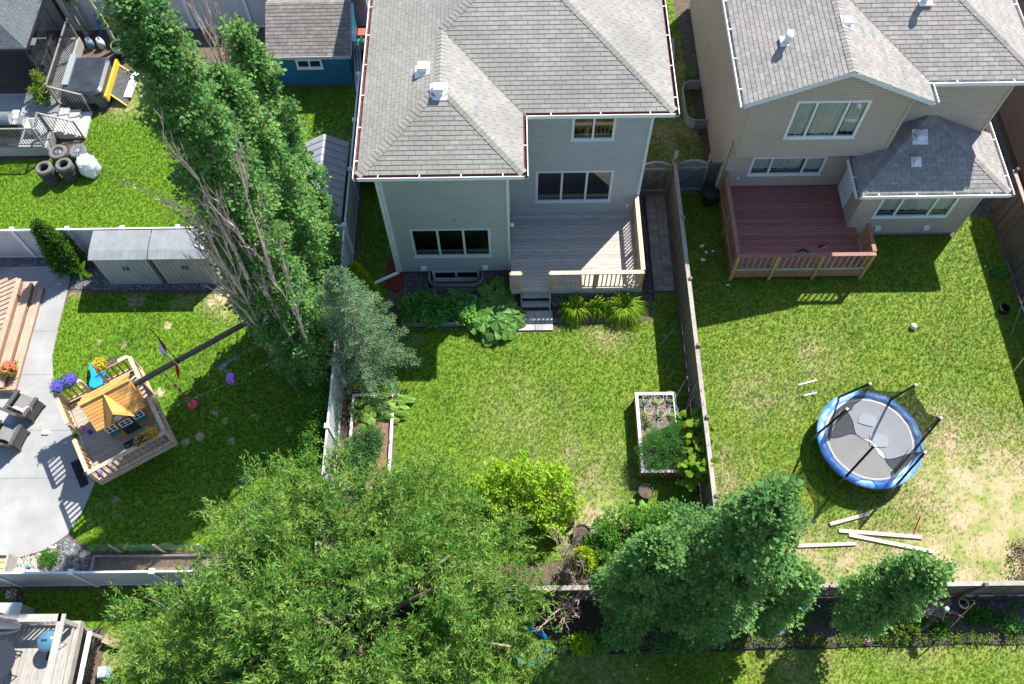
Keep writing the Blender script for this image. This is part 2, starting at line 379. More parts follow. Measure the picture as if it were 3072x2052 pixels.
# concrete patio with scored joints
pat = [(-24,16.62),(-16.13,16.62),(-15.85,16.48),(-15.78,16.28),(-15.77,15.57),(-15.75,14.3),(-15.7,13.04),(-15.46,12.19),(-15.0,11.2),(-14.34,10.14),(-13.8,9.45),(-13.27,8.74),(-13.47,7.75),(-13.8,6.94),(-14.36,6.49),(-15.39,6.16),(-24,6.0)]
pt = struct('patio', MB().prism(pat, -0.05, 0.035), concrete)
jm = mat('joint_grey', (0.16,0.16,0.155), rough=0.9)  # darker grey for the scored joint lines
for y, x1 in ((14.0,-15.76),(12.35,-15.55),(10.35,-14.5),(8.75,-13.3)):
    o = MB().box(-24, x1-0.03, y-0.006, y+0.006, 0.036, 0.039).build('patio_joint', jm, pt)

def pebbles(name, label, poly, n, r0, r1, m, z=0.02, seed=1):
    """loose stones: one stuff object of many flattened octahedra"""
    r = np.random.default_rng(seed); P = np.array(poly); lo, hi = P.min(0), P.max(0); pts = []
    def inside(q):
        c = False; j = len(poly)-1
        for i in range(len(poly)):
            if (poly[i][1] > q[1]) != (poly[j][1] > q[1]) and q[0] < (poly[j][0]-poly[i][0])*(q[1]-poly[i][1])/(poly[j][1]-poly[i][1])+poly[i][0]: c = not c
            j = i
        return c
    while len(pts) < n:
        q = lo + r.random(2)*(hi-lo)
        if inside(q): pts.append(q)
    pts = np.array(pts); s = r0 + (r1-r0)*r.random(n)**1.6; a = r.random(n)*PI*2
    u = np.array([(1,0,0),(0,1,0),(-1,0,0),(0,-1,0),(0,0,1),(0,0,-1)], float)
    v = u[None]*np.stack([s*1.15, s*0.85, s*0.7], 1)[:, None]*(0.8+0.4*r.random((n,6,1)))
    ca, sa = np.cos(a)[:, None], np.sin(a)[:, None]
    x = v[...,0]*ca - v[...,1]*sa; y = v[...,0]*sa + v[...,1]*ca
    V = np.stack([x+pts[:,0:1], y+pts[:,1:2], v[...,2]+z+s[:,None]*0.3], -1).reshape(-1,3)
    F = np.array([(0,1,4),(1,2,4),(2,3,4),(3,0,4),(1,0,5),(2,1,5),(3,2,5),(0,3,5)])
    F = (F[None] + (np.arange(n)*6)[:,None,None]).reshape(-1,3)
    me = bpy.data.meshes.new(name); me.from_pydata(V.tolist(), [], F.tolist()); me.materials.append(m)
    o = bpy.data.objects.new(name, me); link(o); return tag(o, label, None, None, 'stuff')
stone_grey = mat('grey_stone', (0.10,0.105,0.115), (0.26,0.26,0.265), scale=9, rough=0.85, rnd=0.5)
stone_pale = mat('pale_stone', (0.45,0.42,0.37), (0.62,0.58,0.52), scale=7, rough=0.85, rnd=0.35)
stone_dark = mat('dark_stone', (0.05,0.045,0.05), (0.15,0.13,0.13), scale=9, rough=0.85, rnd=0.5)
# gravel beds: bases and stones
struct('gravel_bed', MB().box(-24,-15.9,16.66,16.98,0,0.02), grit)
pebbles('gravel', 'dark gravel strip along the foot of the white fence', [(-20,16.66),(-16.2,16.66),(-16.2,16.98),(-20,16.98)], 900, 0.025, 0.05, stone_grey, seed=2)
struct('gravel_bed', MB().prism([(-15.8,15.7),(-10.1,15.56),(-9.9,15.5),(-9.9,17.0),(-15.85,17.0),(-15.6,16.4)],0,0.018), grit)
pebbles('gravel', 'grey gravel around the feet of the two storage sheds', [(-15.7,15.66),(-10.1,15.54),(-10.1,15.86),(-14.2,15.88),(-14.9,16.6),(-15.3,16.5)], 1300, 0.022, 0.045, stone_grey, seed=3)
struct('gravel_bed', MB().prism([(-16.5,5.52),(-16.5,6.1),(-15.39,6.14),(-14.36,6.47),(-13.86,6.9),(-12.93,6.36),(-12.85,5.52)],0,0.018), grit)
pebbles('river_stones', 'blue-grey river stones between the patio corner and the vegetable bed', [(-14.2,6.2),(-13.86,6.85),(-12.95,6.33),(-12.9,5.6),(-13.9,5.6)], 900, 0.03, 0.06, stone_grey, seed=4)
pebbles('pale_pebbles', 'pale pebbles and rocks at the patio edge by the white fence', [(-16.0,5.6),(-16.0,6.05),(-15.39,6.1),(-14.4,6.42),(-14.0,6.7),(-14.2,5.6)], 420, 0.03, 0.085, stone_pale, seed=5)
struct('gravel_bed', MB().box(4.42,4.72,14.95,19.4,0,0.018), grit)
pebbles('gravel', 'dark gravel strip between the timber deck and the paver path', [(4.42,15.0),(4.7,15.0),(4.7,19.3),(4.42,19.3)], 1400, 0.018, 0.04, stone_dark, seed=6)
gb_ = MB()
for q in ((-3.95,-0.3,14.92,HY0),(-3.95,HX0,HY0,16.12),(HX1,-0.3,HY0,16.12)): gb_.box(*q, 0, 0.016)
gb_.box(HX0,HX1,HY0,HY1,-.52,-.46); struct('gravel_bed', gb_, grit)
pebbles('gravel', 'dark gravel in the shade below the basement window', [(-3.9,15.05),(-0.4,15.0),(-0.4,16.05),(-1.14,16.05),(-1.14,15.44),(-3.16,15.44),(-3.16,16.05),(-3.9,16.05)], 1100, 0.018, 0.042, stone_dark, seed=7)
struct('gravel_bed', MB().box(15.8,18.6,18.2,30,0,0.02), grit)
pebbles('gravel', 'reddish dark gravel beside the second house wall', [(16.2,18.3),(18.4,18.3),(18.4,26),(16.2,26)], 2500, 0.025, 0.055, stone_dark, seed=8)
# planting soil
struct('garden_bed', MB().prism([(-2.5,3.42),(0.9,3.36),(6.7,3.44),(14.3,3.6),(17,3.62),(17,4.72),(-5.6,4.72),(-5.6,3.4)],0,0.02), dark_soil)
struct('garden_bed', MB().prism([(1.3,4.9),(5.4,4.9),(5.4,6.8),(2.7,6.75),(1.9,6.3)],0,0.02), dark_soil)
struct('garden_bed', MB().prism([(-5.6,5),(-4.2,5),(-4.1,11.5),(-5.6,11.6)],0,0.02), dark_soil)
struct('garden_bed', MB().prism([(-10,24.9),(-5.9,24.9),(-5.9,28.2),(-18.4,28.2),(-18.4,26.6),(-15.2,26.4),(-12,25.6)],0,0.015), mat('mulch', (0.07,0.05,0.035), (0.19,0.14,0.10), scale=12, rough=0.95, bump=0.7, bscale=30))
# plastic edging along the border
e = MB(); pts = [(0.6+i*0.4, 3.36+0.03*math.sin(i*0.9)+0.012*i*0.4, 0.05) for i in range(40)]
e.tube(pts, 0.022, 6); single('lawn_edging', e, mat('black_plastic', (0.02,0.02,0.022), rough=0.5), 'black plastic edging strip along the bottom flower border', 'edging')
e = MB(); pts = [(4.72+0.02*math.sin(i*0.8), 14.9+i*0.28, 0.05) for i in range(17)]
e.tube(pts, 0.025, 6); single('lawn_edging', e, MATS['black_plastic'], 'black edging strip beside the paver path', 'edging')
# paver path
pm = mat('paver', (0.17,0.155,0.14), (0.27,0.25,0.225), scale=5, rough=0.9, bump=0.3, bscale=50, rnd=0.18)
pth = struct('path', MB().box(4.75,5.5,15.25,19.4,0,0.01), grit)
pme = MB().box(-0.172,0.172,-0.122,0.122,0,0.045).mesh('paver', pm)
for i in range(16):
    for j in range(2):
        piece('paver', pme, pth, (4.94+j*0.355+random.uniform(-.006,.006), 15.4+i*0.253+random.uniform(-.006,.006), 0.008+random.uniform(0,.008)), (random.uniform(-.02,.02),random.uniform(-.02,.02),random.uniform(-.03,.03)))
# two slabs at the foot of the steps
sm = mat('slab', (0.33,0.32,0.30), (0.44,0.43,0.41), scale=4, rough=0.9, bump=0.2, col3=(0.22,0.22,0.21), scale3=2.0)
for i, (a, b) in enumerate(((0.0,0.595),(0.61,1.2))):
    single('paving_slab', MB().box(a,b,13.78,14.53,0.0,0.06), sm, ('square concrete slab at the deck steps, nearer the rhubarb','square concrete slab at the deck steps, nearer the pots')[i], 'slab', ((a+b)/2,14.15,0), 'slabs at the foot of the steps')
# red mulch
single('red_mulch', MB().prism([(-4.6,15.55),(-4.15,15.35),(-3.95,15.7),(-4.1,16.6),(-4.12,18.5),(-4.4,17.4),(-4.62,16.3)],0,0.05), mat('red_mulch', (0.10,0.014,0.01), (0.26,0.045,0.03), scale=18, rough=0.95, bump=1.0, bscale=35), 'red bark mulch at the foot of the house corner', None, kind='stuff')

# ------------------------------------------------------------ vinyl fences
vinyl = mat('white_vinyl', (0.62,0.62,0.63), (0.69,0.69,0.695), scale=2, rough=0.45, spec=0.4)
vinyl_dark = mat('grey_vinyl', (0.42,0.42,0.435), (0.48,0.48,0.49), scale=2, rough=0.5, spec=0.4)
def vinyl_fence(p, q, bays, label, h=1.72, pm=vinyl_dark, posts=True, first=True, last=True):
    p = Vector((*p, 0)); q = Vector((*q, 0)); d = (q-p); Ln = d.length; d.normalize(); nrm = Vector((-d.y, d.x, 0))
    t = thing('vinyl_fence', label, 'fence', p, math.atan2(d.y, d.x))
    bw = Ln/bays
    pmsh = MB()
    n = max(2, int(round((bw-0.12)/0.15))); sw = (bw-0.12)/n
    for i in range(n):                                   # tongue and groove boards with V joints
        x0 = 0.06+i*sw; x1 = x0+sw
        pmsh.add([(x0+.012,-.016,.1),(x1-.012,-.016,.1),(x1-.012,-.016,h-.09),(x0+.012,-.016,h-.09)], [(0,1,2,3)])
        pmsh.add([(x0+.012,.016,.1),(x1-.012,.016,.1),(x1-.012,.016,h-.09),(x0+.012,.016,h-.09)], [(3,2,1,0)])
        for s in (-1, 1):
            pmsh.add([(x0-.001,.006*s,.1),(x0+.012,.016*s,.1),(x0+.012,.016*s,h-.09),(x0-.001,.006*s,h-.09)], [(0,1,2,3)])
            pmsh.add([(x1-.012,.016*s,.1),(x1+.001,.006*s,.1),(x1+.001,.006*s,h-.09),(x1-.012,.016*s,h-.09)], [(0,1,2,3)])
    pme = pmsh.mesh('panel', pm)
    tr = MB().box(0.05,bw-0.05,-.026,.026,h-.1,h-.005).mesh('top_rail', vinyl)
    br = MB().box(0.05,bw-0.05,-.026,.026,.03,.12).mesh('bottom_rail', vinyl)
    po = MB().box(-.062,.062,-.062,.062,0,h+.03); pme2 = po.mesh('post', vinyl)
    cp = MB(); cp.box(-.078,.078,-.078,.078,h+.03,h+.055); cp.add([(-.07,-.07,h+.055),(.07,-.07,h+.055),(.07,.07,h+.055),(-.07,.07,h+.055),(0,0,h+.1)],[(0,1,4),(1,2,4),(2,3,4),(3,0,4)])
    cme = cp.mesh('post_cap', vinyl)
    for b in range(bays):
        piece('panel', pme, t, (b*bw,0,0)); piece('top_rail', tr, t, (b*bw,0,0)); piece('bottom_rail', br, t, (b*bw,0,0))
    for b in range(0 if first else 1, bays+1 if last else bays):
        o = piece('post', pme2, t, (b*bw,0,0)); piece('post_cap', cme, o, (0,0,0))
    return t
vinyl_fence((-19.1,17.03), (-5.85,17.03), 7, 'white vinyl fence running behind the storage sheds')
vinyl_fence((-5.85,17.15), (-5.85,23.9), 3, 'white vinyl side fence beside the small grey shed', first=False)
vinyl_fence((-5.85,16.9), (-5.78,11.9), 2, 'white vinyl fence length hidden behind the spruce', first=False)
vinyl_fence((-5.78,11.82), (-5.78,5.5), 3, 'short white vinyl fence standing beside the squash bed', first=True, last=False)
vinyl_fence((-17.05,5.43), (-5.78,5.43), 5, 'white vinyl fence below the vegetable bed', last=True)
vinyl_fence((-20.6,28.3), (-6.0,28.3), 6, 'tall pale vinyl fence behind the hot tub and blue shed', h=1.85)

# ------------------------------------------------------------ timber fences
fw = mat('fence_wood', (0.13,0.105,0.08), (0.22,0.185,0.145), scale=5, rough=0.9, rnd=0.25, bump=0.3, bscale=40, stretch=(9,9,1))
fwt = mat('fence_cap_wood', (0.27,0.24,0.205), (0.37,0.33,0.285), scale=6, rough=0.9, rnd=0.12, bump=0.2, bscale=40)
fwd = mat('fence_wood_dark', (0.075,0.06,0.05), (0.15,0.125,0.105), scale=5, rough=0.9, rnd=0.25, bump=0.3, bscale=40, stretch=(9,9,1))
def board_fence(p, q, label, h=1.78, m=fw, capm=fwt, side=1, post_every=2.35, bwid=0.139, posts_out=True, name='timber_fence'):
    p = Vector((*p, 0)); q = Vector((*q, 0)); d = q-p; Ln = d.length; d.normalize()
    t = thing(name, label, 'fence', p, math.atan2(d.y, d.x))
    me = MB().box(-bwid/2+.003,bwid/2-.003,-.01,.01,0.04,h-.05).mesh('board', m)
    n = int(Ln/bwid)
    for i in range(n):
        piece('board', me, t, ((i+.5)*bwid, random.uniform(-.003,.003), random.uniform(-.015,.01)), (0,random.uniform(-.006,.006),0))
    k = max(1, round(Ln/post_every)); pw = Ln/k
    pme = MB().box(-.05,.05,-.05,.05,0,h+.1).mesh('post', m)
    for i in range(k+1): piece('post', pme, t, (min(max(i*pw,.05),Ln-.05), -.064*side, random.uniform(-.05,.03)), (0,random.uniform(-.01,.01),0))
    for z in (0.3, h-.3):
        for i in range(k): piece('rail', MB().box(.03,pw-.03,-.02,.02,-.045,.045).mesh('rail', m), t, (i*pw, -.034*side, z))
    for i in range(k): piece('cap_rail', MB().box(.004,pw-.004,-.065,.065,0,.035).mesh('cap_rail', capm), t, (i*pw, -.01*side, h-.047))
    return t
board_fence((5.6,4.95), (5.6,19.55), 'weathered timber fence between the two back lawns', side=1)
board_fence((5.75,4.86), (17.3,4.86), 'dark timber fence along the bottom of the trampoline lawn', m=fwd, side=1)
board_fence((-5.6,4.86), (5.5,4.86), 'timber fence behind the big tree and bare shrub', m=fwd, side=1, capm=fwt)
board_fence((17.3,5.0), (17.3,18.9), 'tall dark timber fence on the right edge beside the lawn', m=fwd, side=1, h=1.85)
for (x, y, h, lab) in ((5.98,17.6,1.0,'short leaning timber post beside the fence, nearest the second deck'),):
    pass
def gate(x0, x1, y, label, m, h=1.75):
    t = thing('timber_gate', label, 'gate', ((x0+x1)/2,y,0))
    w = x1-x0; n = int(w/0.14); s = w/n
    for i in range(n):
        u = (i+.5)/n*2-1; top = h-.12+.2*(1-u*u)
        MB().box(x0+i*s+.003,x0+(i+1)*s-.003,y-.01,y+.01,.06,top).build('board', m, t)
    f = MB(); pts = [(x0+w*k/10, y, h-.12+.2*(1-(2*k/10-1)**2)+.02) for k in range(11)]
    for a, b in zip(pts, pts[1:]): f.bar(a, b, .07, .035)
    f.build('arched_top', fwt, t)
    for z in (.25, h-.25): MB().box(x0,x1,y-.05,y-.012,z-.045,z+.045).build('rail', fwt, t)
    MB().bar((x0+.05,y-.03,.3),(x1-.05,y-.03,h-.3),.03,.08,up=(0,1,0)).build('brace', m, t)
    return t
gate(4.45,5.48,19.45,'arched brown timber gate beside the first house', fw)
gate(5.75,6.78,19.5,'arched blue-grey timber gate beside the second house', mat('gate_blue_wood', (0.10,0.115,0.115), (0.18,0.19,0.185), scale=5, rough=0.9, rnd=0.2, stretch=(9,9,1)))
t = thing('timber_fence', 'narrow dark timber fence panel between gate and second house', 'fence', (7.0,19.5,0))
for i in range(3): MB().box(6.86+i*.14,6.993+i*.14,19.49,19.51,.05,1.7).build('board', fwd, t)
MB().box(6.8,7.3,19.45,19.49,1.66,1.72).build('cap_rail', fwd, t)
single('gate_post', MB().box(5.57,5.69,19.58,19.7,0,2.15), fwt, 'tall timber gate post between the two arched gates', 'post', (5.63,19.64,0))
single('gate_post', MB().box(6.79,6.86,19.52,19.6,0,2.15), mat('orange_wood', (0.34,0.22,0.11), (0.44,0.30,0.16), scale=5, rough=0.85), 'tall golden timber gate post near the second house wall', 'post', (6.82,19.56,0))
# ------------------------------------------------------------ houses
shingle_m = mat('shingle', (0.245,0.235,0.212), (0.305,0.292,0.262), scale=5, rough=0.95, rnd=0.07, bump=0.5, bscale=120, col3=(0.225,0.215,0.195), scale3=0.45)
shingle2_m = mat('shingle_taupe', (0.225,0.213,0.20), (0.30,0.285,0.265), scale=5, rough=0.95, rnd=0.11, bump=0.5, bscale=120, col3=(0.29,0.265,0.24), scale3=0.7)
underlay = mat('roof_underlay', (0.07,0.065,0.06), rough=0.95)
white_trim = mat('white_trim', (0.72,0.72,0.71), (0.78,0.78,0.775), scale=2, rough=0.4, spec=0.4)
blue_trim = mat('pale_trim', (0.60,0.62,0.63), (0.66,0.68,0.69), scale=2, rough=0.4, spec=0.4)
patch_m = mat('patch_shingle', (0.17,0.185,0.195), (0.23,0.245,0.25), scale=6, rough=0.95, rnd=0.08)

def clip_half(poly, a, b):
    """keep the left side of a->b"""
    out = []
    def sd(p): return (b[0]-a[0])*(p[1]-a[1]) - (b[1]-a[1])*(p[0]-a[0])
    for i in range(len(poly)):
        p, q = poly[i], poly[(i+1) % len(poly)]; sp, sq = sd(p), sd(q)
        if sp >= 0: out.append(p)
        if (sp >= 0) != (sq >= 0):
            k = sp/(sp-sq); out.append((p[0]+k*(q[0]-p[0]), p[1]+k*(q[1]-p[1])))
    return out
def area(p): return 0.5*sum(p[i][0]*p[(i+1) % len(p)][1]-p[(i+1) % len(p)][0]*p[i][1] for i in range(len(p)))
TW, EX, GAP = 0.335, 0.143, 0.010
def full_tab(m):
    b = MB()
    w = TW/2-GAP/2
    vs = [(-w,0,0),(w,0,0),(w,EX,0),(-w,EX,0),(-w,0,.019),(w,0,.019),(w,EX,.005),(-w,EX,.005)]
    b.add(vs, [(4,5,6,7),(0,1,5,4),(1,2,6,5),(3,0,4,7)]); return b.mesh('shingle', m)
def roof_shingles(parent, planes, m, limit=300, patches=()):
    """planes: convex 3D polygons, first edge is the eave, anticlockwise from above"""
    off = root_loc(parent); fullme = full_tab(m); patme = full_tab(patch_m)
    cands = []; field = MB(); under = MB()
    for pl in planes:
        P = [Vector(p)-off for p in pl]
        X = (P[1]-P[0]).normalized(); n = (P[1]-P[0]).cross(P[-1]-P[0]).normalized()
        if n.z < 0: n = -n
        Y = n.cross(X); M = Matrix((X, Y, n)).transposed(); O = P[0]
        pol = [((p-O).dot(X), (p-O).dot(Y)) for p in P]
        under.poly([p - n*0.004 for p in P])
        mny = min(p[1] for p in pol); mxy = max(p[1] for p in pol); mnx = min(p[0] for p in pol); mxx = max(p[0] for p in pol)
        r = 0; y = mny
        while y < mxy:
            sh = (0.5*TW if r % 2 else 0) + 0.02*math.sin(r*1.7)
            i0 = int((mnx-sh)/TW)-1
            for i in range(i0, int((mxx-sh)/TW)+2):
                cx = i*TW+sh+TW/2; w = TW/2-GAP/2
                rect = [(cx-w,y),(cx+w,y),(cx+w,y+EX),(cx-w,y+EX)]
                c = rect
                for k in range(len(pol)):
                    c = clip_half(c, pol[k], pol[(k+1) % len(pol)])
                    if len(c) < 3: break
                if len(c) < 3: continue
                a = area(c)
                if a < 0.0012: continue
                if a > 0.995*area(rect): cands.append((O + X*cx + Y*y, M))
                else:
                    lift = lambda q: .019 - .014*(q[1]-y)/EX
                    tp = [O + X*q[0] + Y*q[1] + n*lift(q) for q in c]; bt = [O + X*q[0] + Y*q[1] for q in c]; k = len(c)
                    field.add(tp+bt, [tuple(range(k))] + [(j+k, (j+1) % k+k, (j+1) % k, j) for j in range(k)])
            y += EX; r += 1
    cpos = Vector(cam_o.location) - off
    cands.sort(key=lambda q: (q[0]-cpos).length)
    pts = [Vector(p)-off for p in patches]
    pat = set()
    for p in pts: pat.add(min(range(len(cands)), key=lambda i: (cands[i][0]-p).length))
    cnt = 0
    fv = [(-TW/2+GAP/2,0,0),(TW/2-GAP/2,0,0),(TW/2-GAP/2,EX,0),(-TW/2+GAP/2,EX,0),(-TW/2+GAP/2,0,.019),(TW/2-GAP/2,0,.019),(TW/2-GAP/2,EX,.005),(-TW/2+GAP/2,EX,.005)]
    for i, (c, M) in enumerate(cands):
        if i in pat or cnt < limit - len(pat):
            if i not in pat: cnt += 1
            o = bpy.data.objects.new('shingle', patme if i in pat else fullme); link(o, parent)
            o.matrix_local = Matrix.Translation(c) @ M.to_4x4()
            if i in pat: o['label'] = 'replaced blue-grey shingle'
        else:
            field.add([c + M @ Vector(v) for v in fv], [(4,5,6,7),(0,1,5,4),(1,2,6,5),(3,0,4,7)])
    u = bpy.data.objects.new('roof_deck', under.mesh('roof_deck', underlay)); link(u, parent)
    f = bpy.data.objects.new('shingle_field', field.mesh('shingle_field', m)); link(f, parent); f['kind'] = 'stuff'
def ridge_caps(parent, a, b, n1, n2, m, step=0.145, wing=0.15):
    off = root_loc(parent); a = Vector(a)-off; b = Vector(b)-off; d = b-a; L = d.length; d.normalize()
    n1 = Vector(n1).normalized(); n2 = Vector(n2).normalized()
    w1 = n1.cross(d).normalized(); w2 = n2.cross(d).normalized()
    if w1.z > 0: w1 = -w1
    if w2.z > 0: w2 = -w2
    up = (n1+n2).normalized()
    mb = MB(); l = step*1.25
    for s0, s1, lo in ((0, l, 0.034),):
        A = up*lo; Bt = d*l + up*0.018
        vs = [A, w1*wing+A, w1*wing+Bt, Bt, w2*wing+A, w2*wing+Bt]
        dn = -up*0.02
        vs += [q+dn for q in vs]
        mb.add(vs, [(0,1,2,3),(4,0,3,5),(0,4,10,6),(1,0,6,7),(1,7,8,2),(4,5,11,10)])
    me = mb.mesh('ridge_cap', m)
    for i in range(int(L/step)):
        piece('ridge_cap', me, parent, a + d*step*i + up*0.002*(i % 2))
def siding(parent, name, m, p, q, z0, zr, openings=(), ex=0.11, lip=0.026):
    """lapped siding between plan points p,q (outward = right of p->q); zr: [(s,ztop)...] top outline; openings (s0,s1,z0,z1)"""
    p = Vector((*p, 0)); q = Vector((*q, 0)); d = (q-p); Ln = d.length; d.normalize(); n = Vector((d.y, -d.x, 0))
    zr = zr if isinstance(zr, (list, tuple)) else [(0, zr), (Ln, zr)]
    zmax = max(z for s, z in zr); mb = MB(); z = z0
    poly = [(0, z0), (Ln, z0)] + [(s, zz) for s, zz in reversed(zr)]
    while z < zmax:
        z1 = min(z+ex, zmax); zm = (z+z1)/2
        c = clip_half(clip_half(poly, (-1, z), (99, z)), (99, z1), (-1, z1))
        if len(c) >= 3:
            segs = [(min(v[0] for v in c)-.001, max(v[0] for v in c)+.001)]
            for (a, b, c0, c1) in openings:
                if c0 < zm < c1:
                    ns = []
                    for u, v in segs:
                        if b <= u or a >= v: ns.append((u, v))
                        else:
                            if a > u: ns.append((u, a))
                            if b < v: ns.append((b, v))
                    segs = ns
            for u, v in segs:
                cc = clip_half(clip_half(c, (u, 99), (u, -99)), (v, -99), (v, 99))
                if len(cc) < 3: continue
                for f0, f1, o0, o1 in ((0, .58, lip, lip), (.58, .8, lip, 0), (.8, 1.0, 0, 0)):
                    c3 = clip_half(clip_half(cc, (-99, z+ex*f0), (99, z+ex*f0)), (99, z+ex*f1), (-99, z+ex*f1))
                    if len(c3) >= 3: mb.poly([p + d*s + n*(o0+(o1-o0)*((zz-z)/ex-f0)/(f1-f0)) + Vector((0,0,zz)) for s, zz in c3])
                bl = [s for s, zz in cc if abs(zz-z) < 1e-4]
                if len(bl) >= 2:
                    a_, b_ = min(bl), max(bl)
                    mb.poly([p+d*a_+Vector((0,0,z)), p+d*b_+Vector((0,0,z)), p+d*b_+n*lip+Vector((0,0,z)), p+d*a_+n*lip+Vector((0,0,z))])
        z += ex
    return mb.build(name, m, parent)
glass_dark = glass_mat('window_glass', (0.86,0.9,0.9), 0.03)
room_m = mat('room_dark', (0.035,0.033,0.03), (0.06,0.055,0.05), scale=1.5, rough=0.9)
curtain_m = mat('curtain', (0.72,0.73,0.73), (0.82,0.82,0.82), scale=5, rough=0.9, stretch=(14,14,0.4), transl=0.2)
def window(parent, p, q, z0, z1, lights, trim=white_trim, curtains=(), fr=0.055, depth=0.7, name='window', blind=0.0):
    """window in a wall from plan point p to q (outward = right of p->q), lights: relative widths"""
    p = Vector((*p, 0)); q = Vector((*q, 0)); d = (q-p); W = d.length; d.normalize(); n = Vector((d.y, -d.x, 0)); Z = Vector((0,0,1))
    P = lambda s, o, z: p + d*s + n*o + Z*z
    def slab(mb, s0, s1, o0, o1, a, b):
        mb.add([P(s0,o0,a),P(s1,o0,a),P(s1,o1,a),P(s0,o1,a),P(s0,o0,b),P(s1,o0,b),P(s1,o1,b),P(s0,o1,b)],
               [(0,1,2,3),(7,6,5,4),(4,5,1,0),(5,6,2,1),(6,7,3,2),(7,4,0,3)])
    r = MB(); dd = -depth
    r.poly([P(0,dd,z0),P(W,dd,z0),P(W,dd,z1),P(0,dd,z1)]); r.poly([P(0,0,z0),P(W,0,z0),P(W,dd,z0),P(0,dd,z0)]); r.poly([P(0,0,z1),P(0,dd,z1),P(W,dd,z1),P(W,0,z1)])
    r.poly([P(0,0,z0),P(0,dd,z0),P(0,dd,z1),P(0,0,z1)]); r.poly([P(W,0,z0),P(W,0,z1),P(W,dd,z1),P(W,dd,z0)])
    win = r.build(name, room_m, parent)
    f = MB(); t = .05
    slab(f,-t,W+t,-.05,.035,z0-t,z0+fr*.6); slab(f,-t,W+t,-.05,.035,z1-fr*.6,z1+t)
    slab(f,-t,fr*.6,-.05,.033,z0+fr*.6,z1-fr*.6); slab(f,W-fr*.6,W+t,-.05,.033,z0+fr*.6,z1-fr*.6)
    tot = sum(lights); s = 0; edges = [0]
    for l in lights: s += l/tot*W; edges.append(s)
    for e in edges[1:-1]: slab(f, e-.035, e+.035, -.05, .031, z0+fr*.6, z1-fr*.6)
    f.build('frame', trim, win)
    b = MB(); slab(b, -t-.02, W+t+.02, .0, .06, z0-t-.03, z0-t-.002); b.build('sill', trim, win)
    for e0, e1 in zip(edges, edges[1:]):
        g = MB().poly([P(e0+.03,-.012,z0+.03),P(e1-.03,-.012,z0+.03),P(e1-.03,-.012,z1-.03),P(e0+.03,-.012,z1-.03)])
        g.build('pane', glass_dark, win)
    for (a, bb, c) in curtains:                     # hanging folds behind the glass
        cm = MB(); k = max(6, int((bb-a)*W/0.045)); top = z1-.03; bot = z0+.06+c
        pts = [(a*W+(bb-a)*W*i/k, -.07-.02*math.sin(i*1.9)-.012*math.sin(i*0.7)) for i in range(k+1)]
        for (s0,o0),(s1,o1) in zip(pts, pts[1:]): cm.poly([P(s0,o0,bot),P(s1,o1,bot),P(s1,o1,top),P(s0,o0,top)])
        cm.build('curtain', curtain_m, win, smooth=True)
    if blind > 0:
        bl = MB().poly([P(.03,-.1,z0+.02),P(W-.03,-.1,z0+.02),P(W-.03,-.1,z0+blind),P(.03,-.1,z0+blind)]); bl.build('lower_sash', mat('sash_glaze', (0.24,0.27,0.28), rough=0.3), win)
    return win
def gutter(parent, a, b, m_in, z, drop=0.12, wd=0.135, strap=1.2, name='gutter'):
    """a,b plan points of the roof edge; the gutter hangs outward (right of a->b)"""
    a = Vector((*a, z)); b = Vector((*b, z)); d = b-a; L = d.length; d.normalize(); n = Vector((d.y, -d.x, 0)); Z = Vector((0,0,1))
    g = MB()
    def sl(o0,o1,z0,z1):
        g.add([a+n*o0+Z*z0,b+n*o0+Z*z0,b+n*o1+Z*z0,a+n*o1+Z*z0,a+n*o0+Z*z1,b+n*o0+Z*z1,b+n*o1+Z*z1,a+n*o1+Z*z1],[(0,1,2,3),(7,6,5,4),(4,5,1,0),(5,6,2,1),(6,7,3,2),(7,4,0,3)])
    sl(wd-.014,wd,-drop,.018); sl(.0,wd-.014,-drop,-drop+.01); sl(wd-.024,wd-.014,.006,.02)
    go = g.build(name, white_trim, parent)
    li = MB(); li.add([a+n*.002+Z*(-drop+.03),b+n*.002+Z*(-drop+.03),b+n*(wd-.015)+Z*(-drop+.03),a+n*(wd-.015)+Z*(-drop+.03)],[(3,2,1,0)]); li.add([a+n*.004+Z*(-drop+.03),b+n*.004+Z*(-drop+.03),b+n*.004+Z*(.012),a+n*.004+Z*(.012)],[(0,1,2,3)]); li.build('gutter_lining', m_in, go)
    k = int(L/strap)
    for i in range(k):
        c = a + d*(L*(i+.5)/k); s = MB().bar(c+n*.0+Z*.012, c+n*(wd-.02)+Z*.014, .03, .008); s.build('strap', white_trim, go)
    return go
def fascia_and_soffit(parent, eave, wall, z, m):
    """eave, wall: matching plan loops -> soffit quads, plus a fascia board under the roof edge"""
    s = MB(); f = MB(); n = len(eave)
    for i in range(n-1):
        s.add([(*eave[i],z-.14),(*eave[i+1],z-.14),(*wall[i+1],z-.14),(*wall[i],z-.14)], [(0,1,2,3)])
        f.add([(*eave[i],z-.15),(*eave[i+1],z-.15),(*eave[i+1],z-.005),(*eave[i],z-.005)], [(0,1,2,3)])
    s.build('soffit', m, parent); f.build('fascia', m, parent)
